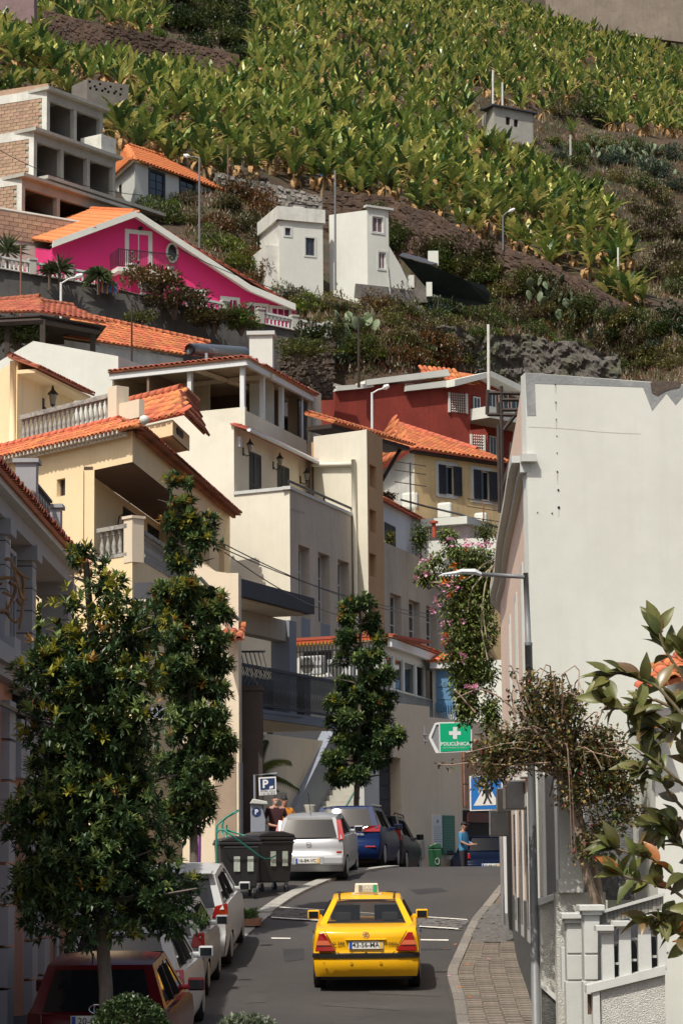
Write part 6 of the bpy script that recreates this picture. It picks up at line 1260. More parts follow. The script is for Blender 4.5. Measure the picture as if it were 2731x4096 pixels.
tails(T, [(.80,.14,.72),(.60,.09,.72),(.62,.12,.88),(.78,.16,.88)]); plate(T, 0, -.05, .5, '60-84-NE'); part(T, 'bumper', MB().box(-.8,.8,-.03,.2,.3,.42), mat('bumper_gloss', (.02,.03,.07), .2, 0), bevel=.04)
# ------------------------------------------------------------------ vegetation
RCt = RC.transposed()
def proj(p): c = RCt @ Vector(p); return (CX+FPX*c.x/-c.z, CY-FPX*c.y/-c.z)
def inpoly(u, v, poly):
    r = False; j = len(poly)-1
    for i in range(len(poly)):
        (xi, yi), (xj, yj) = poly[i], poly[j]
        if (yi > v) != (yj > v) and u < (xj-xi)*(v-yi)/(yj-yi)+xi: r = not r
        j = i
    return r
def leafmat(name, col, trans=.3, rough=.45, var=.3, spec=.5, rnd=.15, hue=.02, scale=5): return mat(name, col, rough, var, scale, trans=trans, rnd=rnd, hue=hue, spec=spec)
RV = lambda s=1: Vector((random.gauss(0,s), random.gauss(0,s), random.gauss(0,s)))
def leaf(mb, p, d, L, w, m=0, fold=.25, droop=0):
    d = d.normalized(); s = d.cross(Vector((0,0,1)));
    if s.length < .05: s = Vector((1,0,0))
    s.normalize(); n = s.cross(d); mid = p+d*L*.5
    mb.add([p, mid+s*w*.5+n*fold*w, p+d*L-Vector((0,0,droop*L)), mid-s*w*.5+n*fold*w], [(0,1,2),(0,2,3)], m)
def rosette(mb, p, d, n, L, w, m, spread=1.0):
    a = d.orthogonal().normalized(); b = d.cross(a); ph = random.random()*6.3
    for i in range(n):
        an = ph+2*pi*i/n*1.0+random.uniform(-.2,.2); t = random.uniform(.25, 1.0)*spread
        leaf(mb, p+d*random.uniform(-.04,.02), d*(1.05-t)+(a*cos(an)+b*sin(an))*t+RV(.1), L*random.uniform(.7,1.15), w*random.uniform(.8,1.2), m)
# ---- bananas
B_MATS = [leafmat('banana_leaf', (.215,.27,.058), .25, .36, .45, .6), leafmat('banana_leaf_yellow', (.55,.49,.15), .25, .4), leafmat('banana_leaf_deep', (.055,.10,.028), .25, .36), mat('banana_dry_leaf', (.50,.30,.13), .9, .3, 4, trans=.2), mat('banana_stem', (.17,.13,.06), .8, .4, 3)]
def banana_leaf(mb, base, az, L, w, up, m, seg=6, torn=True):
    h = Vector((cos(az), sin(az), 0)); side = Vector((-sin(az), cos(az), 0)); mid = []; ang = up; p = Vector(base); st = L/seg
    for i in range(seg+1):
        mid.append(p.copy()); p = p+(h*cos(ang)+Vector((0,0,1))*sin(ang))*st; ang -= random.uniform(.05,.27)*(1 if m != 3 else 2.4)
    pr = [.18,.8,1.0,.98,.85,.6,.08][:seg+1] if seg == 6 else [max(.08, sin(pi*(.12+.83*i/seg))) for i in range(seg+1)]
    for sg in (-1, 1):
        for i in range(seg):
            if torn and random.random() < .08: continue
            o0, o1 = mid[i], mid[i+1]; k0, k1 = w*.5*pr[i]*random.uniform(.8,1.1), w*.5*pr[i+1]*random.uniform(.8,1.1); dz = Vector((0,0,.16+random.uniform(-.15,.15)))
            nd = random.uniform(-.12,.12)*w; e = (mid[i+1]-mid[i])
            mb.add([o0, o1, o1+side*sg*k1+dz*k1+e*nd, o0+side*sg*k0+dz*k0+e*nd*.5], [(0,1,2,3)] if sg > 0 else [(3,2,1,0)], m)
def banana(mb_l, mb_s, o, h=2.4, seg=6, n=9):
    lean = Vector((random.uniform(-.15,.15), random.uniform(-.15,.15), 0)); o = Vector(o)
    top = o+lean*h+Vector((0,0,h)); mb_s.tube([o-Vector((0,0,.4)), o+lean*h*.5+Vector((0,0,h*.5)), top], [.15,.12,.07], 6, 4 if mb_s is mb_l else 0)
    a0 = random.random()*6.3
    for i in range(n):
        az = a0+i*2.4; t = i/n; up = lerp(.8, 1.55, t)+random.uniform(-.15,.15); m = random.choices((0,1,2),(5,3.0,3.2))[0]
        banana_leaf(mb_l, top-Vector((0,0,.25*(1-t))), az, random.uniform(1.5,2.5)*(1-.2*t), random.uniform(.36,.58), up, m, seg)
    for i in range(random.randint(4,8)): banana_leaf(mb_l, top-Vector((0,0,random.uniform(.1,.5))), random.random()*6.3, random.uniform(1.0,1.7), .38, random.uniform(-1.3,.3), 3, seg)
BAN = [(-60,-60),(2790,-60),(2790,560),(2500,520),(2370,500),(2300,545),(2140,520),(2080,560),(2140,640),(2250,720),(2400,800),(2460,900),(2560,1080),(2600,1215),(2480,1190),(2300,1105),(2190,1040),(1920,935),(1740,850),(1540,770),(1300,735),(1120,690),(880,660),(720,625),(560,590),(440,540),(410,440),(250,365),(-60,360)]
EXC = [[(1850,330),(1960,400),(2150,460),(2350,520),(2140,560),(1890,470)], [(650,-60),(1010,-60),(1010,120),(980,300),(780,230),(640,140)], [(150,90),(640,120),(960,310),(960,350),(600,255),(180,215)], [(280,300),(530,330),(530,420),(280,420)], [(1890,405),(2160,440),(2160,590),(1890,570)], [(2150,480),(2420,520),(2400,420),(2250,400)], [(2190,-60),(2790,-60),(2790,90),(2450,70),(2190,30)]]
spots = []; random.seed(11)
y = 146.0
while y < 405:
    dx = 1.5 if y < 215 else 1.9; x = -.155*y
    while x < .155*y:
        px, py = x+random.uniform(-.8,.8), y+random.uniform(-.8,.8); z = hill(px, py); u, v = proj((px,py,z+1.2))
        if inpoly(u, v, BAN) and not any(inpoly(u, v, e) for e in EXC) and random.random() < (.93 if u > 700 or v > 300 else .8):
            fr = ((plane_h(px,py)+.6*(noise.noise((px*.06,py*.06,1.3))*1.6+noise.noise((px*.2,py*.2,4))*.5))/STEP)%1
            if (u > 1250 and v < 600 or u > 1900) and py > 200 and fr > .72: x += dx; continue
            spots.append((py, px, z, u, v))
        x += dx
    y += 1.75 if y < 215 else 2.2
spots.sort()
NV = 12; bv = []
for i in range(NV):
    l, s = MB(), MB(); banana(l, s, (0,0,0), random.uniform(.8,1.7), 6, random.randint(9,13)); bv.append((l.mesh('leaves', B_MATS), s.mesh('stem', B_MATS[4], True)))
LMK = [(240,430,'unfinished house'),(650,680,'white cottage'),(400,340,'roofless block hut'),(1180,860,'flat roofed white house'),(1440,860,'tall cream tower house'),(1800,1060,'green shade net'),(2030,880,'small grey street lamp'),(2050,470,'plantation hut'),(2470,1080,'white slanting pole'),(2330,600,'short concrete post'),(900,640,'rusty thin pole'),(1640,1300,'corrugated sheet'),(1950,1400,'peeling white stub pole'),(2300,1400,'grey embankment wall'),(1230,1400,'dry stone wall'),(600,900,'pink gable'),(950,1000,'lamp post by the cottage'),(600,200,'upper rubble wall'),(2500,100,'broad concrete wall'),(100,120,'pinkish block wall')]
def near_to(u, v): return min(LMK, key=lambda l: (l[0]-u)**2+(l[1]-v)**2)
def where(u, v):
    l = near_to(u, v); dx, dy = u-l[0], v-l[1]; return ('above the ' if dy < -abs(dx)*.6 else 'below the ' if dy > abs(dx)*.6 else 'right of the ' if dx > 0 else 'left of the ')+l[2]
def zone(u, v): return ('leafy banana plant '+where(u, v))
near = [s for s in spots if s[3] > -40 and s[3] < 2770][:300]; nearset = set(id(s) for s in near)
for k, (py, px, z, u, v) in enumerate(near):
    M = TM(px, py, z, random.random()*6.3) @ Matrix.Scale(random.uniform(.7,1.1), 4); lab = zone(u, v)
    o = thing('banana_plant', lab, 'banana plant', M, lab.replace('banana plant','banana plants')); l, s = bv[k%NV]; part(o, 'leaves', l, None); part(o, 'stem', s, None)
far = [s for s in spots if id(s) not in nearset]; fb = MB()
for (py, px, z, u, v) in far: banana(fb, fb, (px,py,z), random.uniform(.8,1.7)*(1.1 if py > 260 else 1), 4, 10)
single('banana_plantation', fb, B_MATS, 'banana plants massed on the upper terraces of the hillside', 'banana plants', kind='stuff')
# blue bags round the fruit
M_bag = mat('blue_bag', (.02,.09,.24), .45, .2, 8, trans=.3)
for i, (u, v) in enumerate(((1185,160),(868,580),(1255,670),(1290,705),(1375,700),(2028,900),(2330,860),(2378,875),(2448,900),(2190,965),(2105,920),(2300,990),(1870,680),(865,600),(1378,715),(2150,905))):
    p_ = hillpix(u, v+18); p_ = P(u, v, p_.y-1.5); single('fruit_bag', MB().lathe([(.05,-.5),(.2,-.4),(.26,-.1),(.22,.25),(.08,.45),(.03,.55)], n=8), M_bag, 'blue plastic bag wrapped round a bunch of bananas', 'fruit bag', Matrix.Translation(p_) @ Matrix.Rotation(random.uniform(-.2,.2),4,'X'), 'blue fruit bags in the banana plantation', smooth=True)
# ---- shrubs on the slope
SH = {'green': [leafmat('shrub_green', (.07,.105,.025)), leafmat('shrub_green2', (.13,.16,.04))], 'olive': [leafmat('shrub_olive', (.13,.13,.035)), leafmat('shrub_olive2', (.21,.19,.06))], 'rust': [leafmat('shrub_rust', (.18,.085,.025)), leafmat('shrub_rust2', (.10,.075,.025))],
      'lime': [leafmat('shrub_lime', (.16,.21,.03)), leafmat('shrub_lime2', (.08,.13,.02))], 'blue': [leafmat('shrub_bluegreen', (.05,.085,.055)), leafmat('shrub_bluegreen2', (.09,.13,.09))], 'brown': [leafmat('shrub_brown', (.085,.06,.03)), leafmat('shrub_brown2', (.10,.11,.04))], 'dark': [leafmat('shrub_dark', (.022,.04,.012)), leafmat('shrub_dark2', (.045,.07,.016))]}
M_twig2 = mat('twigs', (.10,.07,.05), .9, .2, 5)
def bush_mesh(kind, n=900, L=.16, w=.08):
    m = MB(); lob = [(RV(.3), random.uniform(.35,.6)) for _ in range(7)]
    for i in range(n):
        c, r = random.choice(lob); d_ = RV().normalized(); q = c+d_*r*random.uniform(.65,1.05); q.z = abs(q.z)*.9 if q.z < 0 else q.z
        leaf(m, q, d_*.6+RV(.5)+Vector((0,0,.3)), L*random.uniform(.6,1.3), w*random.uniform(.7,1.3), 0 if random.random() < .6 else 1)
    s = MB()
    for i in range(6): e = RV(.35); e.z = abs(e.z)+.35; s.tube([(0,0,-.4), e*.5, e], [.05,.035,.012], 5)
    return m.mesh('foliage', SH[kind]), s.mesh('stems', M_twig2)
random.seed(23); bushes = {k: [bush_mesh(k) for _ in range(3)] for k in SH}
PLACE = {'green': 'on the slope', }
def shrub(kind, u, v, size, label=None, Y=None, sq=1.0):
    p_ = hillpix(u, v) if Y is None else P(u, v, Y); lab = label or {'green':'leafy green shrub','olive':'olive green shrub','rust':'rust coloured shrub','lime':'bright yellow green bush','blue':'blue green shrub','brown':'brown withered shrub','dark':'dark green bush'}[kind]+' '+where(u, v)
    o = thing('shrub', lab, 'shrub', Matrix.Translation(p_) @ Matrix.Rotation(random.random()*6.3,4,'Z') @ Matrix.Diagonal((size,size,size*sq,1)), None if label else lab.replace('shrub','shrubs').replace('bush','bushes')); f, s = random.choice(bushes[kind]); part(o, 'foliage', f, None); part(o, 'stems', s, None); return o
for k, u, v, s in [('dark',720,110,4.2),('dark',850,120,4.2),('dark',960,150,4),('dark',1000,60,4),('dark',620,60,3.6),('green',520,70,3),('dark',880,30,3.5),('green',760,30,3),('dark',980,260,3.4),('dark',930,190,3.4),('lime',640,150,2),('olive',420,130,2.2),('olive',250,110,2.2),('green',120,140,2.2),('green',180,320,3),('dark',480,480,3),('green',560,560,2.4),('green',640,590,2),
    ('green',2350,470,4.5),('dark',2400,430,4),('green',2280,420,4),('olive',2230,470,3.5),('dark',2440,520,3.8),('green',2480,480,3.6),('olive',1500,330,2.2),('green',2300,620,2.6),('blue',2480,660,3),('blue',2600,700,3),('olive',2360,590,2.4),('lime',2420,600,2.2),('lime',2200,580,2.2),('green',2520,600,2.6),('blue',2680,640,3),('blue',2400,660,2.4),('green',2560,760,2.6),('blue',2690,760,2.6),('olive',2640,820,2.6),('green',2300,660,2.2),('blue',2240,640,2),('olive',2480,740,2.6),
    ('brown',2620,900,3),('brown',2700,960,3),('brown',2560,960,2.6),('brown',2660,1050,3),('brown',2600,1120,2.6),('olive',2700,1120,2.6),('brown',2540,860,2.4),('green',2700,1180,2),
    ('dark',2690,1290,2.6),('dark',2660,1340,2.3),('dark',2720,1350,2.4),('brown',1960,1040,3.0),('olive',1900,1080,3.2),('brown',1850,1030,2.6),('lime',1790,1060,2.0),('lime',1840,1100,2.2),('green',1960,1130,2.4),('lime',1990,1100,2.2),('green',2090,1130,2.2),('dark',2110,1180,2.2),('brown',2180,1090,2.4),('brown',2100,1080,2.0),('green',2060,1060,1.6),('rust',1960,1160,1.2),('green',2000,1180,1.8),
    ('blue',1850,1150,2.0),('blue',1820,1210,2.2),('blue',1890,1200,2.2),('blue',1760,1270,2.0),('green',1740,1290,2.0),('green',1860,1280,2.0),('green',1930,1270,1.8),('blue',1960,1230,1.6),('olive',2000,1270,1.8),
    ('rust',1530,1200,2.3),('rust',1560,1245,1.8),('rust',1500,1250,1.8),('olive',1400,1180,1.6),('olive',1370,1250,1.6),('green',1620,1280,1.8),('olive',1560,1310,1.6),('rust',1640,1450,2.0),('rust',1560,1430,1.6),('olive',1480,1380,1.6),('green',1430,1400,1.5),('brown',1700,1350,1.8),('green',1700,1420,1.5),('lime',1580,1380,1.2),('olive',1760,1400,1.6),('brown',1850,1420,1.6),('green',1880,1360,1.6),('olive',1960,1400,1.8),('brown',1350,1320,1.5),('olive',1300,1250,1.8),
    ('olive',2250,1250,2.2),('brown',2150,1280,2.2),('olive',2350,1290,2.2),('brown',2050,1300,2.0),('olive',2480,1330,2.2),('brown',2560,1380,2.4),('olive',2620,1430,2.4),('green',2300,1330,1.6),('brown',2420,1390,2),('olive',2700,1440,2.4),('green',2140,1340,1.5),('brown',2250,1440,2),('olive',2100,1430,2),('green',2530,1290,1.8),('olive',2000,1460,1.6),
    ('brown',960,800,2.6),('rust',1010,830,2.8),('brown',900,840,2.4),('rust',1040,900,2.6),('brown',980,930,2.6),('rust',880,930,2.2),('brown',1060,1000,2.4),('rust',1000,1060,2.2),('brown',1090,1080,2.0),('rust',1030,1130,1.8),('lime',900,1010,2.4),('lime',940,1080,2.0),('lime',860,980,1.8),('green',650,880,2.2),('green',600,850,1.8),('green',700,900,1.8),('olive',760,900,1.6),('lime',690,830,1.2),('brown',740,820,1.5),('olive',1100,1180,1.6),('brown',1180,1200,1.6),('olive',1240,1180,1.6),('brown',1180,1120,1.4)]: shrub(k, u, v, s*.6 if v < 700 else s*.62)
random.seed(77)
for i in range(125):
    while True:
        u, v = random.uniform(1130,2731), random.uniform(1130,1490)
        if inpoly(u, v, [(1130,1180),(1340,1240),(1700,1200),(2000,1240),(2480,1270),(2731,1300),(2731,1500),(1340,1480),(1250,1330)]): break
    shrub(random.choices(('rust','olive','green','brown','dark','blue','lime'),(1.6,3,4.5,1.4,2,1.4,1.6))[0], u, v, random.uniform(.55,1.25))
for i in range(70):
    u, v = random.uniform(1400,2550), 0; v = interp(u, [(1400,800),(1560,960),(1920,1100),(2190,1160),(2500,1270)])+random.uniform(-50,60); shrub(random.choice(('brown','dark','green','olive','green')), u, v, random.uniform(.6,1.5))
for u, v, s in ((1990,230,3),(2080,270,3),(2150,300,2.6),(1700,120,2),(2560,330,3),(2640,360,2.6),(1780,300,1.6),(1900,330,1.6)): shrub('dark' if u%3 else 'green', u, v, s)
for u, v, s in ((690,80,2.6),(760,130,2.8),(840,90,3.0),(900,180,2.6),(960,110,2.8),(880,30,2.8),(960,250,2.4),(800,200,2.2),(720,20,2.6),(620,100,2.0),(560,60,2.0),(980,20,2.6)): shrub('dark' if (u+v)%3 else 'green', u, v, s, sq=.9)
for u, v, s in ((220,130,1.4),(300,150,1.3),(380,160,1.5),(470,190,1.3),(560,215,1.4),(640,235,1.4),(720,265,1.5),(820,290,1.5),(900,310,1.4),(260,210,1.2),(420,235,1.2),(520,255,1.2),(680,290,1.3)): shrub(random.choice(('olive','green','brown','lime')), u, v, s)
# plants on the retaining wall of the pink house
for k, u, v, s, Y, l in (('rust',640,1150,1.7,120,'rust brown creeper on the corner of the balustrade'),('brown',700,1230,1.9,119.5,'brown hanging creeper over the dark retaining wall'),('lime',965,1310,1.3,120,'glossy yellow green bush before the right balustrade'),('green',960,1270,1.1,120,'rounded green bush against the right balustrade'),('brown',860,1300,1.4,120,'withered brown creeper below the middle balustrade'),('rust',600,1140,1.2,120,'small reddish shrub beside the towels'),('olive',820,1290,1.2,120,'olive tuft on top of the retaining wall'),('green',560,1290,1,117,'small green plant at the foot of the retaining wall'),('green',1190,1420,1.6,117,'green shrub growing from the dry stone wall'),('dark',1270,1360,1.4,118,'dark bush on the dry stone wall'),('green',70,1370,1.5,107,'green plants under the timber pergola')): shrub(k, u, v, s, l, Y, .8)
M_spike = leafmat('spike_leaf', (.07,.10,.04))
for i, (u, v, Y, L, lab) in enumerate(((240,1085,117.5,1.0,'spiky dracaena beside the left balustrade'),(395,1110,118.5,.95,'round headed yucca above the towels'),(30,1010,119,1.2,'large spiky agave at the left edge of the pink terrace'),(200,1090,117.4,.7,'small reddish spiky plant by the left balustrade'))):
    o = thing('spiky_plant', lab, 'plant', P(u, v+30, Y)); m = MB()
    for k in range(90):
        a = random.random()*6.3; e = random.uniform(-.3,1.4); d_ = Vector((cos(a)*cos(e), sin(a)*cos(e), sin(e))); leaf(m, Vector((0,0,.45)), d_, L*random.uniform(.7,1.1), .07, 0, droop=.15 if i != 1 else .45)
    part(o, 'leaves', m, M_spike); part(o, 'trunk', MB().tube([(0,0,-.5),(0,0,.5)], .08), M_twig2)
# prickly pears
M_cact = mat('cactus_pad', (.12,.16,.08), .6, .2, 5, rnd=.15)
pad = MB().lathe([(.02,0),(.13,.12),(.19,.3),(.17,.45),(.08,.56)], n=8).mesh('cactus_pad', M_cact, True)
for i, (u, v) in enumerate(((2230,1200),(2290,1240),(2210,1240),(2330,1290),(2380,600),(2450,640),(2560,660),(2640,700),(2500,620),(2600,620),(1400,1350),(2350,640))):
    p_ = hillpix(u, v); lab = 'prickly pear cactus '+where(u, v); o = thing('cactus', lab, 'cactus', Matrix.Translation(p_), 'prickly pears on the hillside')
    for k in range(26):
        b_ = Matrix.Translation((random.gauss(0,.6), random.gauss(0,.4), random.uniform(-.1,.9))) @ Matrix.Rotation(random.random()*6.3,4,'Z') @ Matrix.Rotation(random.uniform(-.7,.7),4,'X') @ Matrix.Diagonal((1.3,.3,1.3,1)); ob = bpy.data.objects.new('cactus_pad', pad); link(ob, o, W[o] @ b_)
# dry grass and weeds over the open slope
def grass(name, label, polys, n, mats, h=(.35,.9), seed=3):
    random.seed(seed); m = MB(); got = 0
    us = [p_[0] for po in polys for p_ in po]; vs_ = [p_[1] for po in polys for p_ in po]
    while got < n:
        u, v = random.uniform(min(us), max(us)), random.uniform(min(vs_), max(vs_))
        if not any(inpoly(u, v, po) for po in polys): continue
        p_ = hillpix(u, v); got += 1; mi = random.choices(range(len(mats)), [3,5,2,1][:len(mats)])[0]; H = random.uniform(*h)
        for k in range(7):
            b_ = p_+Vector((random.gauss(0,.25), random.gauss(0,.25), -.05)); t = b_+Vector((random.gauss(0,.25)*H, random.gauss(0,.25)*H, H*random.uniform(.6,1.1))); s = Vector((random.uniform(-1,1), random.uniform(-.4,.4), 0)).normalized()*.035
            m.add([b_-s, b_+s, t], [(0,1,2)], mi)
    single(name, m, mats, label, 'grass', kind='stuff')
G_M = [leafmat('straw', (.17,.115,.05), .2), leafmat('weed_green', (.085,.10,.028), .25), leafmat('weed_rust', (.16,.075,.03), .2), leafmat('weed_pale', (.38,.30,.17), .2)]
grass('dry_grass', 'dry straw coloured grass and weeds covering the open slope', [[(700,760),(1100,740),(1120,1180),(1340,1240),(1650,1200),(2000,1250),(2150,1180),(2480,1250),(2731,1260),(2731,1540),(2090,1500),(1340,1490),(1280,1360),(1050,1180),(850,1100),(720,900)]], 5200, G_M, (.18,.5))
grass('weedy_slope', 'yellowish weeds and scrub covering the steep right hand slope', [[(1850,330),(2350,520),(2731,600),(2731,1200),(2600,1200),(2480,900),(2300,760),(2100,640),(2000,540),(1880,470)],[(150,80),(640,120),(960,300),(960,380),(600,290),(180,240)]], 3000, G_M, (.25,.65), 5)
# ---- street trees
TREE_M = [leafmat('tree_leaf', (.055,.10,.036), .22, .45, .3, .4, 0, 0), leafmat('tree_leaf_lit', (.21,.28,.085), .32, .45, .3, .4, 0, 0), leafmat('tree_leaf_new_lit', (.33,.31,.04), .35, .5, .3, .3, 0, 0), leafmat('tree_leaf_orange', (.40,.21,.05), .3, .5, .3, .4, 0, 0), leafmat('tree_leaf_shaded', (.014,.028,.013), .08, .4, .3, .5, 0, 0)]  # lit and shaded leaf colours painted in; yellow is new growth and lit tops
M_bark = mat('grey_bark', (.14,.115,.095), .95, .3, 6, .6, 30)
def street_tree(label, Y, blobs, trunk, n, L, w, seed, yel=.1, orange=.05):
    random.seed(seed); b0 = P(*trunk[-1], Y); base = Vector((b0.x, Y, min(b0.z, g(Y)+.02))); T = thing('street_tree', label, 'tree', Matrix.Translation(base)); m0 = W[T].inverted(); m = MB(); k = Y/FPX
    area = [b[2]*b[3] for b in blobs]; vmin = min(b[1]-b[3] for b in blobs); clumps = []
    for u, v, ru, rv in blobs:
        for j in range(max(5, int(ru*rv/(1500 if rv > 60 else 480)))):
            e = RV().normalized(); rr = min(ru*.36+rv*.2, rv*1.1+8)*k*random.uniform(.6,1.1); f = random.uniform(.55,.88); clumps.append((u, v, ru, rv, P(u,v,Y)+Vector((e.x*ru*k, e.y*ru*k*.95, e.z*rv*k))*f, max(.12, rr)))
    cw = [c_[5]**2 for c_ in clumps]
    for i in range(n):
        u, v, ru, rv, cc, cr = random.choices(clumps, cw)[0]; d_ = RV().normalized(); r = random.uniform(.6,1.03) if random.random() < .85 else random.uniform(0,.6)
        q = cc+Vector((d_.x, d_.y, d_.z*.8))*cr*r; out = Vector((d_.x, d_.y, d_.z*.7+.45)).normalized()
        t = random.random(); top = 1-min(1, max(0, (v-vmin)/900)); outer = r > .68 and d_.z > -.3
        mi = 2 if outer and t < yel*(.12+1.5*top) else 3 if outer and t < (yel+orange)*(.15+1.5*top) else (1 if r > .7 and d_.z > -.1 and random.random() < .55 else 4 if r < .6 else 0)  # light painted by position: lit colours outside and on top, shaded inside
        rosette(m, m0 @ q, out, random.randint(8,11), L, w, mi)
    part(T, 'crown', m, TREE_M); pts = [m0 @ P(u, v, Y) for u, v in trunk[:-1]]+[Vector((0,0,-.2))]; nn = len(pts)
    part(T, 'trunk', MB().tube(pts, [lerp(.035, .085, i/(nn-1)) for i in range(nn)], 8), M_bark, smooth=True)
    br = MB()
    for u, v, ru, rv in blobs:
        c = m0 @ P(u, v, Y); 
        for s in (-1, 1): a_ = Vector((lerp(pts[0].x, pts[-1].x, .4), 0, c.z-rv*k*.5)); br.tube([a_, lerp(a_, c+Vector((s*ru*k*.5,random.uniform(-.2,.2),0)), .6), c+Vector((s*ru*k*.8,random.uniform(-.3,.3),rv*k*.2))], [.03,.02,.008], 5)
    part(T, 'branches', br, M_bark); return T
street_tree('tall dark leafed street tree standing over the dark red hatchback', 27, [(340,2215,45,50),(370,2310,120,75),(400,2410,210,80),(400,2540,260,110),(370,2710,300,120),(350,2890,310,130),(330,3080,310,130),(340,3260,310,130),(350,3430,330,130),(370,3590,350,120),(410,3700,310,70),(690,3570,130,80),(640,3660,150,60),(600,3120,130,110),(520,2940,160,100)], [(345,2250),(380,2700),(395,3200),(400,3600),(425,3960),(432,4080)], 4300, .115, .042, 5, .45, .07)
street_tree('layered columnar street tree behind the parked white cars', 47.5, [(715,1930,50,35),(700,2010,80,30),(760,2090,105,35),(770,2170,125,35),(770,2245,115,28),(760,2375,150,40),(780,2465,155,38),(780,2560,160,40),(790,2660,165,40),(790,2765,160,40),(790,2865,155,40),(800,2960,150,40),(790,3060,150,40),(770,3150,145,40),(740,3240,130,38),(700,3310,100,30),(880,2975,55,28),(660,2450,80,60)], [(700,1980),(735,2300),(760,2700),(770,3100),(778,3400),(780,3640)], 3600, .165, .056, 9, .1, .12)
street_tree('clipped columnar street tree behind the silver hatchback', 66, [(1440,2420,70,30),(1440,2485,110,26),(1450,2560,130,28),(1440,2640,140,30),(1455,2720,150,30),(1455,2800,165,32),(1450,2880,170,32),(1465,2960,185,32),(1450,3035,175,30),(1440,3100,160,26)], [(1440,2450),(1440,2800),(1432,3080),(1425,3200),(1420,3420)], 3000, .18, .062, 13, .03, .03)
# ---- clipped shrubs by the road
def dome(name, label, u, v, Y, rx, rz, mats, n, L, w, seed, cat='bush', zb=None):
    random.seed(seed); c = P(u, v, Y); gz = g(Y); T = thing(name, label, cat, Matrix.Translation((c.x, Y, gz))); m = MB(); h = c.z-gz
    for i in range(n):
        d_ = RV().normalized(); d_.z = abs(d_.z); r = random.uniform(.8,1.0) if random.random() < .8 else random.uniform(.4,.8); q = Vector((d_.x*rx*r, d_.y*rx*r, h+(d_.z-1)*rz*r if d_.z*r > 0 else h-rz)); rosette(m, q, (d_+Vector((0,0,.4))+RV(.2)).normalized(), 5, L, w, random.choices(range(len(mats)), [5,2,1][:len(mats)])[0])
    part(T, 'foliage', m, mats); part(T, 'stem', MB().tube([(0,0,-.1),(0,0,h*.7)], .05), M_bark); return T
dome('clipped_bush', 'rounded clipped green bush in front of the dark red hatchback', 520, 3990, 25.5, .44, .5, [leafmat('hedge_leaf', (.035,.06,.018), .2, .4), leafmat('hedge_leaf2', (.07,.10,.03), .2, .4)], 900, .055, .03, 3)
dome('pale_bush', 'pale silvery green foliage poking up at the bottom edge', 985, 4072, 23.5, .38, .3, [leafmat('silver_leaf', (.22,.26,.17), .3), leafmat('silver_leaf2', (.13,.18,.09), .3)], 420, .07, .035, 4)
bed = G(940, 3690); o = thing('planted_bed', 'low green groundcover in a terracotta edged bed by the crossing', 'flower bed', Matrix.Translation(bed)); m = MB(); random.seed(8)
for i in range(500): rosette(m, Vector((random.uniform(-.55,.42), random.uniform(-.6,1.0), .05+random.random()*.16)), Vector((0,0,1)), 4, .09, .04, 0 if random.random() < .7 else 1)
part(o, 'foliage', m, [leafmat('bed_leaf', (.07,.12,.02), .3), leafmat('bed_leaf2', (.13,.17,.035), .3)]); part(o, 'edging', MB().box(-.62,.5,-.75,-.62,-.05,.08).box(.42,.52,-.62,1.1,-.05,.08), mat('terracotta_edge', (.30,.15,.09), .9))
# ---- palm behind the parking sign
random.seed(31); c = P(1015, 3080, 66); T = thing('palm', 'feathery palm fronds hanging behind the parking sign', 'palm', Matrix.Translation((c.x, 66, g(66)))); m0 = W[T].inverted(); m = MB(); M_palm = [leafmat('palm_leaf', (.10,.14,.03), .3), leafmat('palm_leaf2', (.22,.24,.06), .3)]
for k, (pts) in enumerate(([(1015,3090),(1030,3000),(1060,2955)],[(1015,3090),(1070,3010),(1160,3040)],[(1015,3090),(1080,3070),(1195,3150)],[(1015,3080),(1000,2990),(1040,2930)],[(1015,3100),(1060,3100),(1130,3180)])):
    a_, b_, c_ = [m0 @ P(u,v,66) for u,v in pts]
    for i in range(22):
        t = (i+2)/24; q = a_*(1-t)**2+b_*2*t*(1-t)+c_*t*t; tan = ((b_-a_)*(1-t)+(c_-b_)*t).normalized()
        for s in (-1, 1): leaf(m, q, tan*.6+Vector((0,s*.7,-.35))+Vector((.3*s*tan.z,0,-.3)), .45*(1-.5*t), .045, 1 if k == 1 else 0, droop=.25)
part(T, 'fronds', m, M_palm); part(T, 'trunk', MB().tube([(0,0,0), m0 @ P(1015,3090,66)], .12, 8), M_bark)
# ---- vine with pink flowers hanging beside the corner building
random.seed(41); Y = 66; c = P(1880, 2300, Y); T = thing('flowering_vine', 'green vine with pink and orange trumpet flowers hanging beside the corner building', 'vine', Matrix.Translation((c.x, Y, g(Y)))); m0 = W[T].inverted(); m = MB(); k = Y/FPX
VB = [(1890,2230,110,55),(1850,2310,110,70),(1920,2330,80,110),(1870,2420,120,95),(1880,2520,120,95),(1860,2620,105,85),(1910,2690,85,80),(1850,2720,65,90),(1850,2830,35,80),(1700,2300,45,55),(1740,2240,40,40),(1790,2140,40,40),(1810,2200,50,35),(1880,2820,40,80),(1960,2850,40,90)]
for i in range(14500):
    u, v, ru, rv = random.choices(VB, [b[2]*b[3] for b in VB])[0]; d_ = RV().normalized(); q = m0 @ (P(u,v,Y)+Vector((d_.x*ru*k, d_.y*ru*k*.9, d_.z*rv*k))*random.uniform(.3,1.05)); leaf(m, q, Vector((random.gauss(0,.6), random.gauss(0,.6)-.2, -.5)), random.uniform(.11,.2), .065, random.choices((0,1,2),(5,3,1))[0])
part(T, 'foliage', m, [leafmat('vine_leaf', (.11,.17,.04), .3), leafmat('vine_leaf2', (.24,.30,.07), .35), leafmat('vine_leaf3', (.09,.06,.03), .2)])
m = MB()
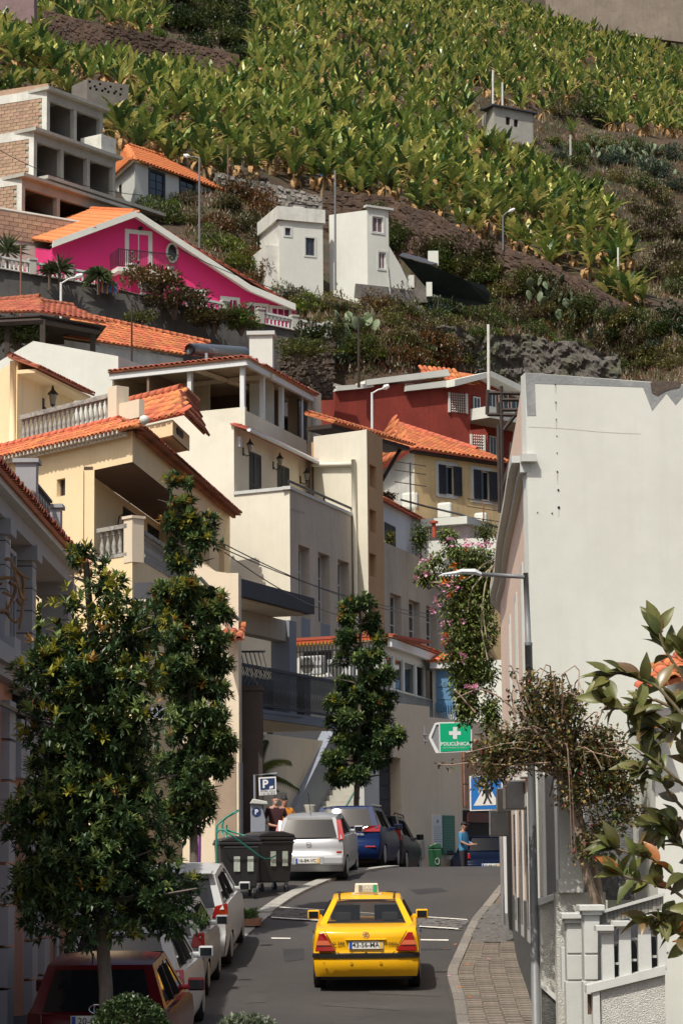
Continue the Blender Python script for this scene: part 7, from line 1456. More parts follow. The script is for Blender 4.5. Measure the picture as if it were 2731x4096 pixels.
for pts in ([(1990,2230),(1930,2260),(1860,2320),(1720,2330)],[(1990,2240),(1950,2300),(1930,2420),(1945,2560)],[(1990,2230),(1960,2350),(1990,2420)],[(1985,2250),(1890,2350),(1870,2450)],[(1930,2400),(1925,2520),(1950,2640)]): branch([(u,v,0) for u,v in pts], Y-.5, .03, m)
part(T, 'stems', m, mat('pale_vine_stem', (.42,.34,.22), .9), I4)
M_pf, M_of = leafmat('pink_petal', (.66,.32,.42), .3, .6, .2, .3, 0, 0), leafmat('orange_petal', (.65,.18,.02), .3, .6, .2, .3, 0, 0)
for u, v, s, c_ in [(1700,2295,1,0),(1665,2310,.8,0),(1795,2165,1,0),(1855,2172,1,0),(1880,2178,1,0),(1920,2180,1,0),(1940,2178,.8,0),(1785,2355,1.3,0),(1830,2352,.8,0),(1750,2405,1.1,0),(1728,2445,.9,0),(1850,2490,.7,0),(1800,2490,.6,0),(1850,2625,1.1,0),(1900,2755,1.1,0),(1870,2750,1,0),(1815,2265,.9,1),(1780,2330,.9,1),(1800,2380,.7,1),(1865,2200,.6,1),(1780,2545,.9,1),(1770,2580,.7,1),(1765,2500,.6,0),(1690,2240,.8,0),(1720,2230,.7,0),(1960,2180,.7,0),(1775,2550,.8,0),(1810,2300,.8,0),(1840,2305,.9,1)]:
    m = MB(); q = m0 @ P(u, v, Y-.75)
    for i in range(12): leaf(m, q+RV(.06*s), RV()+Vector((0,-.8,0)), .12*s, .1*s, 0, fold=.1)
    part(T, 'flower', m, M_pf if c_ == 0 else M_of)
# ---- creeper on the left veranda, shrub on the white terrace wall
for (u, v, Y, ru, rv, n, kk, lab) in ((160,2570,43,60,160,900,'lime','sunlit yellow green creeper behind the veranda column'),(1680,2150,104.5,45,70,700,'green','shrub trained against the white terrace wall'),(1560,2150,103,22,28,220,'olive','potted bush on the grey terrace'),(1550,1985,107,40,25,260,'rust','red flowering pot plants on the white terrace'),(1940,2130,104,60,50,500,'green','leafy climber beside the white cabin')):
    c = P(u, v, Y); T = thing('climber', lab, 'climber', Matrix.Translation(c)); m = MB(); k = Y/FPX
    for i in range(n): d_ = RV().normalized(); leaf(m, Vector((d_.x*ru*k,d_.y*.4,d_.z*rv*k))*random.uniform(.2,1.05), RV()+Vector((0,0,-.3)), .15, .08, random.randint(0,1))
    part(T, 'foliage', m, SH[kk]); part(T, 'stems', MB().tube([(0,0,-rv*k*1.3),(.02,.05,0),(0,0,rv*k*.8)], [.05,.03,.01], 5), M_twig2)
# ---- bougainvillea over the gate
random.seed(51); Y = 33.2; root = P(2420, 3950, Y); T = thing('bougainvillea', 'half withered bougainvillea sprawling over the gate pillar', 'bougainvillea', Matrix.Translation((root.x, Y, g(Y)))); m0 = W[T].inverted(); k = Y/FPX
tr = MB()
for pts, r in (([(2440,4000,.1),(2420,3850,.1),(2395,3650,.1),(2345,3500,0),(2320,3350,0),(2270,3200,0),(2230,3080,0),(2180,3000,0)],.085),([(2400,3640,.1),(2390,3520,.2),(2360,3420,.2),(2330,3300,.1),(2290,3120,.1),(2300,3030,.1)],.05),([(2330,3330,0),(2310,3200,0),(2270,3080,0),(2260,2990,0)],.04)): branch(pts, Y, r, tr)
part(T, 'trunk', tr, mat('bougainvillea_bark', (.30,.23,.17), .95, .3, 8, .5, 30), I4, True)
BB = [(2150,2980,250,120),(2330,3030,170,130),(2000,3030,140,70),(2200,2860,150,80),(2120,2780,45,90),(2200,2760,60,70),(2270,2820,70,70),(2040,2980,100,60),(2420,3120,110,80),(2330,3180,120,80),(2480,3260,110,60),(2400,3330,90,60),(1985,3100,60,45),(1930,3130,45,40),(2480,3150,90,70),(2460,3040,80,60),(2420,2950,70,50),(2350,3400,80,60)]
cn = MB(); m = MB()
for i in range(75):
    u, v, ru, rv = random.choice(BB); a_ = (2240+random.gauss(0,40), 3040+random.gauss(0,40)); e = (u+random.gauss(0,.6)*ru, v+random.gauss(0,.6)*rv); mid = ((a_[0]+e[0])/2+random.gauss(0,30), min(a_[1],e[1])-random.uniform(0,90)); branch([(*a_,random.uniform(-.3,.3)),(*mid,random.uniform(-.6,.3)),(*e,random.uniform(-.7,.4))], Y, .012, cn)
for pts in ([(2230,3020),(2100,2880),(2010,2800),(1950,2765),(1900,2760),(1830,2790)],[(2200,3050),(2020,3060),(1900,3050),(1800,3060),(1750,3055)],[(2100,2900),(2080,2780),(2060,2700),(2040,2660)],[(2300,3000),(2380,2900),(2420,2820),(2450,2810)],[(2150,2900),(2090,2760),(2110,2690),(2140,2680)],[(2060,2870),(2045,2790),(2050,2760)],[(1900,2850),(1820,2760)]):
    q3 = [(u,v,-.4) for u,v in pts]; branch(q3, Y, .014, cn)
    for j in range(len(pts)-1):
        for t in range(9): f = random.random(); u, v = lerp(pts[j][0],pts[j+1][0],f), lerp(pts[j][1],pts[j+1][1],f); leaf(m, m0 @ P(u+random.gauss(0,12),v+random.gauss(0,12),Y-.4), RV(), .075, .045, random.choice((0,1,1,3)))
part(T, 'canes', cn, mat('cane', (.30,.21,.15), .9), I4)
for i in range(12500):
    u, v, ru, rv = random.choices(BB, [b[2]*b[3] for b in BB])[0]; d_ = RV().normalized(); q = m0 @ (P(u,v,Y)+Vector((d_.x*ru*k, d_.y*.55-.1, d_.z*rv*k))*random.uniform(.2,1.1)); leaf(m, q, RV(), random.uniform(.05,.085), .046, random.choices((0,1,2,3,4),(5,3.6,2.8,.6,.14))[0], fold=.3)
part(T, 'foliage', m, [leafmat('boug_green', (.075,.10,.025), .2), leafmat('boug_brown', (.12,.065,.03), .15), leafmat('boug_tan', (.32,.20,.07), .25), leafmat('boug_dark', (.02,.018,.014), .1), leafmat('boug_magenta', (.40,.01,.10), .3)])
# ---- big-leafed ficus close to the camera at the right edge
random.seed(61); Y = 14.0; root = P(2860, 4700, Y); T = thing('rubber_fig', 'large leaved glossy fig tree in the right foreground', 'tree', Matrix.Translation((root.x, Y, g(Y))))
lms = []
for i in range(3):
    mb = MB(); n = 8; L = .15; wv = .066
    for j in range(n+1):
        t = j/n; hw = wv*.5*sin(pi*min(1, t*1.02+.02))**.75 if 0 < j < n else .003; yy = L*t; z = -.35*L*t*t*(.5+.4*i)
        mb.v += [(-hw, yy, z+hw*.45), (0, yy, z), (hw, yy, z+hw*.45)]
    for j in range(n):
        for s in range(2): mb.f.append([j*3+s, j*3+s+1, j*3+s+4, j*3+s+3]); mb.mi.append(0)
    lms.append(mb)
FM = [mat('fig_leaf', (.125,.135,.035), .42, .25, 20, trans=.25, rnd=.4, hue=.03, spec=.4), mat('fig_leaf_bronze', (.15,.105,.04), .35, .2, 14, trans=.15, rnd=.25, hue=.02, spec=.6), mat('fig_leaf_orange', (.36,.13,.03), .4, .2, 14, trans=.2, rnd=.2, spec=.5)]
lmesh = [lm.mesh('leaf', FM[0] if i != 1 else FM[1], True) for i, lm in enumerate(lms)]+[lms[0].mesh('leaf', FM[2], True), lms[2].mesh('leaf', FM[0], True)]
stm = MB()
BRS = [[(2800,2800),(2690,2650),(2645,2570),(2625,2500)],[(2800,2950),(2640,2760),(2560,2720),(2480,2690),(2420,2720)],[(2800,2900),(2620,2800),(2520,2830),(2440,2830),(2400,2790)],[(2800,3200),(2640,3060),(2565,2990),(2545,2900),(2565,2850)],[(2800,3300),(2680,3180),(2620,3080),(2550,3080)],[(2800,3500),(2700,3500),(2620,3440),(2510,3410),(2450,3390)],[(2800,3650),(2690,3560),(2600,3530),(2510,3510),(2450,3480)],[(2800,3750),(2700,3650),(2640,3680),(2580,3680)],[(2800,3350),(2690,3260),(2640,3300),(2610,3340)],[(2800,3100),(2720,2980),(2680,2900),(2700,2800)],[(2800,3450),(2720,3380),(2690,3330)],[(2800,2750),(2740,2640),(2720,2600)],[(2800,3050),(2700,2950),(2620,2900),(2590,2920)],[(2800,3800),(2720,3740),(2690,3720)]]
for bi, pts in enumerate(BRS):
    dy = random.uniform(-.5,.5); part(T, 'branch', branch([(u,v,dy) for u,v in pts], Y, .011, MB()), mat('fig_stem', (.14,.11,.06), .8), I4, True); seg = len(pts)-1
    for j in range(seg):
        if j == 0 and bi not in (9,10,11,13): rng = 1
        else: rng = 5
        for t in range(rng+(5 if j == seg-1 else 1)):
            f = random.random() if j < seg-1 else random.uniform(.3,1); u, v = lerp(pts[j][0],pts[j+1][0],f), lerp(pts[j][1],pts[j+1][1],f); q = P(u, v, Y+dy)
            tan = (P(*pts[j+1],Y)-P(*pts[j],Y)).normalized(); d_ = (tan*.7+RV(.55)+Vector((0,-.1,.15))).normalized(); x_ = d_.cross(Vector((-.15,-.65,.65))+RV(.32)).normalized(); z_ = x_.cross(d_); s = random.uniform(.75,1.15)
            Mx = Matrix(((x_.x*s,d_.x*s,z_.x*s,q.x),(x_.y*s,d_.y*s,z_.y*s,q.y),(x_.z*s,d_.z*s,z_.z*s,q.z),(0,0,0,1)))
            ob = bpy.data.objects.new('leaf', random.choices(lmesh, (4,2.2,4,.35,3))[0]); link(ob, T, Mx)

part(T, 'trunk', MB().tube([P(2880,4700,Y), P(2860,3900,Y), P(2830,3300,Y), P(2810,2700,Y)], [.08,.07,.05,.02], 8), M_bark, I4, True)
# ------------------------------------------------------------------ gate walls and house in the right foreground
YG = 31.0
def px_box(parent, name, u0, v0, u1, v1, Y, dep, mt, bevel=0, cap=None, M=None):
    a, b = P(u0, v1, Y), P(u1, v0, Y); x0, x1 = (a.x, b.x); o = part(parent, name, MB().box(x0, x1, Y, Y+dep, P((u0+u1)/2,v1,Y).z, P((u0+u1)/2,v0,Y).z), mt, I4, bevel=bevel); return o
T = thing('gate_arch_pillar', 'tall square pale grey pillar carrying the bougainvillea', 'pillar', P(2275,3550,33.8))
px_box(T, 'shaft', 2240, 3100, 2318, 3530, 33.8, .3, M_lgrey); px_box(T, 'plinth', 2233, 3518, 2328, 3570, 33.75, .4, M_lgrey); px_box(T, 'cap', 2205, 3065, 2325, 3100, 33.7, .5, M_lgrey); px_box(T, 'base', 2236, 3570, 2420, 4300, 33.85, .35, M_rough)
T = thing('garden_wall', 'white roughcast garden wall with grey coping beside the corner building', 'wall', P(2190,4000,34.6))
def pxp(parent, name, pts, Y, dep, mt): return part(parent, name, MB().prism([P(u,v,Y) for u,v in pts], (0,0,0), (0,dep,0)), mt, I4)
pxp(T, 'panel', [(2158,3612),(2240,3585),(2240,3970),(2290,4050),(2290,4300),(2165,4300)], 34.3, .2, M_rough); pxp(T, 'coping', [(2152,3598),(2240,3568),(2240,3590),(2154,3622)], 34.2, .35, M_lgrey)
pxp(T, 'base_band', [(2162,3925),(2285,4035),(2285,4062),(2162,3950)], 34.22, .1, M_lgrey); pxp(T, 'base', [(2163,3950),(2290,4065),(2290,4350),(2167,4350)], 34.26, .1, M_roughd)
def pillar(label, u0, u1, vt, Y, dep, blocks=True, capw=22):
    T = thing('gate_pillar', label, 'pillar', P((u0+u1)/2, 4200, Y)); top = vt+30
    if blocks:
        vs_ = [top+10, 3820, 3926, 4220]; 
        for a, b in zip(vs_, vs_[1:]): px_box(T, 'block', u0, a, u1, b-7, Y, dep, M_lgrey, .008)
        px_box(T, 'core', u0+5, top, u1-5, 4220, Y+.02, dep-.04, M_grey)
    else: px_box(T, 'core', u0, top, u1, 4220, Y, dep, M_lgrey)
    px_box(T, 'cap', u0-capw, vt, u1+capw, vt+24, Y-.08, dep+.16, M_lgrey, .01); px_box(T, 'cap_moulding', u0-capw*.45, vt+24, u1+capw*.45, top+10, Y-.04, dep+.08, M_lgrey); return T
pillar('narrow banded gate pillar beside the white roughcast wall', 2268, 2326, 3652, 31.6, .3); pillar('banded gate pillar nearest the slatted fence', 2338, 2396, 3620, 30.8, .3)
px_box(thing('wall_pilaster', 'short capped pilaster set into the roughcast wall', 'pillar', P(2250,3900,33)), 'shaft', 2247, 3790, 2262, 3960, 33.2, .2, M_lgrey)
T = thing('slab_fence', 'stepped fence of upright grey slabs on a white roughcast base', 'fence', P(2520,4096,30.5))
for i, (u0, u1, vc, vb) in enumerate(((2405,2452,3702,3930),(2473,2520,3684,3915),(2550,2600,3662,3900),(2628,2660,3645,3880))):
    px_box(T, 'slab', u0+4, vc+25, u1, vb, 30.4, .14, M_lgrey); px_box(T, 'slab_cap', u0-22, vc, u1+2, vc+22, 30.3, .3, M_lgrey, .006); px_box(T, 'slab_neck', u0-10, vc+22, u1, vc+30, 30.34, .22, M_lgrey)
    for v in (3765, 3850): px_box(T, 'stay', u1-2, v-i*14, u1+24, v+9-i*14, 30.45, .12, M_grey)
pxp(T, 'beam', [(2345,3942),(2660,3862),(2660,3898),(2345,3975)], 30.35, .3, M_lgrey); pxp(T, 'panel', [(2400,3962),(2658,3900),(2662,4350),(2400,4350)], 30.42, .2, M_rough); px_box(T, 'letter_box', 2352, 3978, 2366, 4058, 30.6, .1, M_brownwood)
px_box(T, 'post', 2376, 3950, 2396, 4300, 30.38, .2, M_lgrey)
pxp(T, 'gap_sheet', [(2390,3700),(2660,3640),(2660,3890),(2390,3950)], 30.75, .03, M_dgrey)  # dark sheet behind the slabs fills the gaps between them
T = thing('reed_screen', 'grey reed screen behind the slab fence', 'screen', P(2500,3700,31)); random.seed(71)
tp = lambda u: interp(u, [(2380,3655),(2655,3578)])
for i in range(52): u = 2382+i*5.2; pxp(T, 'reed', [(u,tp(u)),(u+4.4,tp(u+4)),(u+4.4,3800),(u,3800)], 31.1+random.uniform(0,.02), .015, mat('reed%d' % (i%3), [(.30,.29,.25),(.22,.21,.18),(.36,.34,.29)][i%3], .9, .15, 3))
pxp(T, 'top_rail', [(2378,3650),(2658,3570),(2658,3582),(2378,3662)], 31.05, .06, M_lgrey)
T = thing('tiled_garden_house', 'white house with orange tiled roof half hidden by the fig leaves', 'house', P(2700,4096,32.5))
px_box(T, 'wall', 2652, 2830, 2900, 4400, 32.3, 3, M_white); px_box(T, 'upper_wall', 2720, 2700, 2900, 2830, 32.6, 2, M_white)
tile_roof(T, P(2545,2760,32), P(2780,2690,32), P(2790,2590,33.6), P(2640,2650,33.6), .2, .35, M_tile, 60, ridge=False, name='roof'); tile_roof(T, P(2535,2905,31.8), P(2640,2890,31.8), P(2645,2845,32.6), P(2560,2855,32.6), .2, .35, M_tile, 30, ridge=False)
px_box(T, 'post', 2610, 2890, 2632, 3000, 32.2, .2, M_grey)
stone = pxp(thing('pebble_wall', 'grey roughcast wall behind the bougainvillea trunk', 'wall', P(2450,3400,34.6)), 'panel', [(2340,3190),(2640,3160),(2640,3600),(2340,3600)], 34.9, .2, mat('pebble_dash', (.20,.20,.21), .95, .45, 10, 1, 40, bdist=.06))
pxp(thing('dark_garden_gate', 'dark brown panelled gate in the shade of the bougainvillea', 'gate', P(2200,3500,35)), 'panel', [(2168,3100),(2240,3090),(2240,3600),(2172,3600)], 34.9, .05, mat('gate_paint', (.20,.20,.20), .7, .1, 2))
# ---- street lamp in front of the corner building
b = P(2143, 4150, 34.4); t = P(2101, 2292, 34.4); T = thing('street_lamp', 'grey street lamp with flat LED head in front of the corner building', 'street lamp', Matrix.Translation((b.x, 34.4, g(34.4)))); m0 = W[T].inverted()
mid = P(2112, 2575, 34.4); part(T, 'pole', MB().tube([m0 @ P(2146,4250,34.4), m0 @ P(2128,3300,34.4), m0 @ mid], [.062,.056,.052], 12), M_pole, smooth=True); part(T, 'pole_upper', MB().tube([m0 @ mid, m0 @ t], [.042,.036], 12), M_pole, smooth=True); part(T, 'collar', MB().tube([m0 @ P(2112,2570,34.4), m0 @ P(2112,2582,34.4)], .056, 12), M_pole)
part(T, 'arm', MB().tube([m0 @ P(2103,2308,34.4), m0 @ P(1925,2297,34.4)], .03, 10), M_pole, smooth=True)
hd = MB(); P_ = lambda u, v, dy: m0 @ P(u, v, 34.4+dy)
vs = []
for u, v, hw, th in ((1752,2298,.05,.012),(1770,2290,.07,.03),(1820,2284,.09,.045),(1845,2278,.10,.06),(1900,2279,.09,.07),(1925,2290,.05,.05)):
    for dy, dv in ((-hw,.0),(-hw*.6,-1),(hw*.6,-1),(hw,.0),(hw*.7,1),(-hw*.7,1)): c = P_(u, v+8, dy); vs.append((c.x, c.y, c.z-dv*th*.6))
hd.add(vs, [(i*6+k, i*6+(k+1)%6, i*6+6+(k+1)%6, i*6+6+k) for i in range(5) for k in range(6)]+[(0,1,2,3,4,5),(35,34,33,32,31,30)])
h = part(T, 'lamp_head', hd, mat('led_housing', (.50,.52,.52), .4, .04, 3), smooth=False)
for i in range(6): a_ = P_(1770+i*13, 2302, -.09); part(h, 'led', MB().lathe([(.012,-.012),(.016,0),(.005,.008)], tuple(a_), 6), M_frame)
# ---- green clinic sign
T = thing('clinic_sign', 'green and white projecting clinic sign with a white cross', 'sign', P(1820,2950,75)); Ys = 75.0; M_sg = mat('clinic_green', (.0,.33,.15), .45, .03, 3, spec=.3)
pxp(T, 'frame', [(1754,2889),(1886,2886),(1886,3006),(1757,3012)], Ys, .12, M_frame); pxp(T, 'panel', [(1758,2894),(1881,2891),(1881,3001),(1761,3007)], Ys-.012, .01, M_sg)
pxp(T, 'arrow_edge', [(1754,2889),(1738,2892),(1712,2950),(1742,3012),(1757,3012),(1752,3002),(1724,2950),(1744,2898),(1754,2898)], Ys+.02, .12, M_frame); pxp(T, 'arrow_face', [(1754,2895),(1742,2897),(1722,2950),(1748,3004),(1756,3006)], Ys+.06, .02, M_steel)
cr = [(1811,2908),(1827,2908),(1827,2925),(1842,2925),(1842,2940),(1827,2940),(1827,2956),(1811,2956),(1811,2940),(1795,2940),(1795,2925),(1811,2925)]; pxp(T, 'white_cross', cr, Ys-.018, .006, M_frame)
RX = Matrix.Rotation(pi/2, 4, 'X')
text_part(T, 'lettering', 'POLICLÍNICA', Matrix.Translation(P(1819,2976,Ys-.018)) @ RX, .145, M_frame, .001, bold=.004); text_part(T, 'lettering', 'DE CÂMARA DE LOBOS', Matrix.Translation(P(1819,2991,Ys-.018)) @ RX, .066, mat('pale_green', (.35,.6,.45), .6), .001)
part(T, 'bracket', MB().tube([P(1712,2940,Ys+.1), P(1695,2940,Ys+1.5)], .03).tube([P(1712,2965,Ys+.1), P(1698,2965,Ys+1.5)], .03).tube([P(1698,2905,Ys+1.5), P(1698,2980,Ys+1.5)], .03), M_steel, I4)
# ---- pedestrian crossing sign and steel shop box
T = thing('crossing_sign', 'blue pedestrian crossing sign with white triangle behind the bougainvillea', 'sign', P(1945,3170,46)); Yc = 46.0
pxp(T, 'plate', [(1876,3104),(2008,3100),(2010,3240),(1878,3244)], Yc, .02, M_frame); pxp(T, 'blue_panel', [(1882,3109),(2003,3106),(2004,3235),(1884,3238)], Yc-.006, .005, mat('sign_blue', (.01,.14,.45), .4, .03, 3)); pxp(T, 'white_triangle', [(1893,3223),(1996,3219),(1945,3128)], Yc-.01, .003, M_frame)
pxp(T, 'walking_figure', [(1938,3146),(1950,3144),(1952,3155),(1962,3170),(1966,3190),(1960,3190),(1953,3172),(1955,3190),(1968,3214),(1960,3215),(1948,3192),(1938,3216),(1930,3216),(1940,3190),(1938,3168),(1930,3186),(1925,3184),(1933,3160)], Yc-.013, .002, M_ink)
part(T, 'pole', MB().tube([P(2000,3250,46.1), P(2012,3700,46.1)], .035, 8), M_steel, I4)
T = thing('steel_shop_box', 'stainless steel box fixed to the corner building behind the crossing sign', 'box', P(2040,3250,39)); M_ss = mat('stainless', (.16,.165,.17), .3, .15, 3, metal=.85)
px_box(T, 'housing', 2022, 3120, 2108, 3238, 38.6, .7, M_ss, .02); px_box(T, 'lower_tray', 1962, 3238, 2030, 3345, 41.5, .5, M_ss, .02); px_box(T, 'side_panel', 1990, 3150, 2030, 3250, 40.5, .5, M_ss, .02)
# ---- notice boards, litter bin
M_bg = mat('board_green', (.01,.13,.085), .5, .05, 3)
T = thing('white_notice_board', 'white notice board with small green cross on the clinic wall', 'notice board', FS2.M); r = FS2.rect(1726,3262,1762,3392)
part(T, 'board', MB().box(r[0],r[1],-.05,-.002,r[2],r[3]), M_frame, FS2.M); w_ = r[1]-r[0]; cx_ = (r[0]+r[1])/2; part(T, 'cross', MB().box(cx_-.06,cx_+.06,-.056,-.05,r[3]-.2,r[3]-.16).box(cx_-.02,cx_+.02,-.056,-.05,r[3]-.24,r[3]-.12), M_bg, FS2.M)
for i in range(9): part(T, 'printed_line', MB().box(r[0]+.04, r[1]-.05-(i%3)*.05, -.053, -.05, r[3]-.36-i*.065, r[3]-.345-i*.065), mat('print_grey', (.25,.3,.32), .7), FS2.M)
part(T, 'printed_block', MB().box(r[0]+.04,cx_,-.053,-.05,r[2]+.02,r[2]+.12), mat('print_red', (.3,.05,.04), .7), FS2.M)
T = thing('green_notice_board', 'dark green information board on the clinic wall', 'notice board', FS2.M); r = FS2.rect(1764,3262,1812,3417); part(T, 'board', MB().box(r[0],r[1],-.06,-.002,r[2],r[3]), M_bg, FS2.M)
for i in range(12): part(T, 'printed_line', MB().box(r[0]+.07, r[1]-.1-(i%3)*.05, -.063, -.06, r[3]-.16-i*.085, r[3]-.15-i*.085), mat('print_pale', (.12,.3,.22), .7), FS2.M)
pb = P(1739, 3468, 73); T = thing('litter_bin', 'green plastic litter bin under the notice boards', 'litter bin', Matrix.Translation((pb.x, 73, g(73)))); zt = P(1739,3395,73).z-g(73); M_lb = mat('bin_green', (.012,.075,.03), .4, .05, 4)
part(T, 'body', MB().add([(-.15,-.14,.15),(.15,-.14,.15),(.15,.14,.15),(-.15,.14,.15),(-.19,-.18,zt),(.19,-.18,zt),(.19,.18,zt),(-.19,.18,zt)], [(3,2,1,0),(0,1,5,4),(1,2,6,5),(2,3,7,6),(3,0,4,7),(4,5,6,7)]), M_lb, bevel=.03); part(T, 'lid', MB().prism([(-.2,0,zt),(.2,0,zt),(.16,0,zt+.14),(.05,0,zt+.18),(-.16,0,zt+.1)], (0,-.19,0), (0,.19,0)), M_lb, bevel=.03); part(T, 'post', MB().box(-.05,.05,-.05,.05,0,.2), M_black); part(T, 'emblem', MB().tube([(.06+.06*cos(i*pi/6),-.175,.5+.09*sin(i*pi/6)) for i in range(13)], .008, 4), M_frame)
# ---- waste containers and their green frame
M_bin = mat('bin_black', (.018,.018,.02), .45, .1, 3); Mg = mat('green_tube', (.02,.24,.17), .4, .1, 4)
def container(label, u, v, rz):
    p_ = G(u, v); T = thing('waste_container', label, 'waste container', TM(p_.x, p_.y, p_.z, rz) @ Matrix.Diagonal((.72,.9,1.0,1)), 'black waste containers'); 
    part(T, 'body', MB().add([(-.5,-.36,.2),(.5,-.36,.2),(.5,.36,.2),(-.5,.36,.2),(-.6,-.45,1.12),(.6,-.45,1.12),(.6,.45,1.12),(-.6,.45,1.12)], [(3,2,1,0),(0,1,5,4),(1,2,6,5),(2,3,7,6),(3,0,4,7),(4,5,6,7)]), M_bin, bevel=.04); part(T, 'rim', MB().box(-.64,.64,-.49,.49,1.1,1.16), M_bin, bevel=.015)
    part(T, 'lid', MB().prism([(-.63,0,1.16),(.63,0,1.16),(.6,0,1.22),(.2,0,1.29),(-.2,0,1.29),(-.6,0,1.22)], (0,-.48,0), (0,.48,0)), M_bin, bevel=.03)
    for x in (-.42,.42):
        for y_ in (-.3,.3): w = part(T, 'castor', MB().tube([(x-.025,y_,.1),(x+.025,y_,.1)], .1, 12), M_tyre); part(w, 'fork', MB().box(x-.045,x+.045,y_-.03,y_+.03,.1,.22), M_steel)
    for x in (.3,-.1): part(T, 'notice_sticker', MB().box(x-.09,x+.09,-.425,-.418,.55,.95), mat('sticker_pale', (.4,.45,.38), .6, .2, 12))
    part(T, 'handle', MB().tube([(-.5,-.5,1.05),(-.5,-.58,1.05),(.5,-.58,1.05),(.5,-.5,1.05)], .018), M_bin); return T
container('left of two black waste containers with green tubes', 950, 3592, radians(12)); container('right of two black waste containers nearest the silver hatchback', 1072, 3568, radians(30))
c = G(960, 3600); T = thing('bin_guard_rail', 'bent green tubular guard rail around the waste containers', 'guard rail', Matrix.Translation(c)); m = MB()
for pts in ([(868,3600,0),(866,3340,0),(880,3290,0),(950,3240,.2)],[(890,3340,.6),(895,3280,.6),(945,3250,.6),(955,3240,.6)],[(868,3330,0),(895,3320,0),(1000,3395,-.1),(1060,3435,-.1),(1108,3420,-.1)],[(905,3320,.5),(985,3345,.5)],[(905,3350,.4),(908,3300,.4)]): part(T, 'tube', branch([(u,v,d_) for u,v,d_ in pts], 50.3, .025, MB()), Mg, I4, True)
# ---- parking sign, ticket machine, planters, purple post
T = thing('parking_sign', 'parking ticket sign on a blue frame behind the silver hatchback', 'sign', P(1060,3300,60.5)); Yp = 60.5; M_pb = mat('parking_blue', (.012,.03,.10), .4, .03, 3)
pxp(T, 'plate', [(1034,3110),(1104,3106),(1106,3178),(1037,3182)], Yp, .02, M_frame); pxp(T, 'blue_panel', [(1040,3115),(1099,3112),(1100,3156),(1042,3160)], Yp-.006, .004, M_pb); text_part(T, 'lettering', 'P', Matrix.Translation(P(1061,3137,Yp-.01)) @ RX, .27, M_frame, .001, bold=.008)
text_part(T, 'lettering', 'RETIRE AQUI', Matrix.Translation(P(1071,3165,Yp-.01)) @ RX, .062, M_ink, .001); text_part(T, 'lettering', 'O SEU BILHETE', Matrix.Translation(P(1071,3175,Yp-.01)) @ RX, .055, M_ink, .001); pxp(T, 'ticket_symbol', [(1078,3146),(1093,3142),(1093,3152),(1078,3156)], Yp-.01, .003, M_frame)
part(T, 'frame', MB().tube([P(1022,3490,Yp+.05), P(1018,3100,Yp+.05), P(1108,3094,Yp+.05)], .03, 6), M_bluegrey, I4)
pm_ = P(1030, 3280, 60); T = thing('ticket_machine', 'grey parking ticket machine with blue P beside the two men', 'ticket machine', Matrix.Translation((pm_.x, 60, g(60)))); zt = P(1030,3215,60).z-g(60); m0 = W[T].inverted()
part(T, 'body', MB().prism([(-.16,0,0),(.18,0,0),(.2,0,zt*.75),(.1,0,zt),(-.16,0,zt)], (0,-.12,0), (0,.15,0)), M_bluegrey, bevel=.02); part(T, 'hood', MB().prism([(-.18,0,zt),(.26,0,zt-.03),(.24,0,zt+.05),(-.1,0,zt+.12)], (0,-.2,0), (0,.2,0)), M_grey, bevel=.02); part(T, 'blue_disc', MB().tube([(-.02,-.13,zt-.2),(-.02,-.122,zt-.2)], .11, 18), M_pb); text_part(T, 'lettering', 'P', W[T] @ Matrix.Translation((-.02,-.135,zt-.2)) @ RX, .16, M_frame, .001, bold=.005)
for u, v0, v1, r, lab in ((1122,3172,3290,.17,'tall pale concrete cylinder behind the two men'),(1238,3222,3300,.16,'short concrete cylinder at the foot of the stairs')): p_ = P(u, v1, 64); single('concrete_bollard', MB().lathe([(r,-1.2),(r,0),(r,P(u,v0,64).z-p_.z),(r*.9,P(u,v0,64).z-p_.z+.02)], n=16), M_conc, lab, 'bollard', Matrix.Translation(p_), smooth=False)
p_ = G(797, 3600); single('purple_post', MB().tube([(0,0,0),(.02,0,1.7)], .03, 8), mat('purple_paint', (.16,.03,.22), .5), 'thin purple post beside the parked white cars', 'post', Matrix.Translation(p_))
T = thing('edge_on_sign', 'blue edged sign seen sideways beside the clipped tree trunk', 'sign', P(1423,3200,67)); pxp(T, 'plate', [(1415,3140),(1428,3136),(1430,3196),(1417,3200)], 67, .05, mat('sign_blue', (.01,.14,.45))); part(T, 'pole', MB().tube([P(1424,3200,67.1), P(1426,3460,67.1)], .03), M_steel, I4)
for i, (u, v) in enumerate(((1795,3905),(1870,3860),(1900,3815),(1965,3790),(1985,3720),(1820,3780),(1955,3838),(1908,3782),(1780,3798),(1930,3900),(1840,3950),(1880,3990),(2000,3745))):
    p_ = G(u, v, .14); single('fallen_petal', MB().add([(-.03,-.03,0),(.03,-.02,.012),(.02,.04,.02),(-.03,.03,.008)], [(0,1,2,3)]), MATS['orange_petal'] if i%3 else MATS['pink_petal'], 'fallen petal lying on the right pavement', 'petal', Matrix.Translation(p_) @ Matrix.Rotation(i*1.3,4,'Z'), 'fallen petals on the pavement')
p_ = G(1735, 3797); dcv = single('drain_cover', MB().box(-.3,.3,-.16,.16,-.02,.006), M_dgrey, 'dark iron drain grating beside the right kerb', 'drain', Matrix.Translation(p_))
for i in range(6): part(dcv, 'slot', MB().box(-.26+i*.09,-.22+i*.09,-.12,.12,.006,.009), M_dark, W[dcv])
def patch(pts, mt, dz=.005): return struct('road_patch', MB().add([G(u,v)+Vector((0,0,dz)) for u,v in pts], [tuple(range(len(pts)))]), mt)
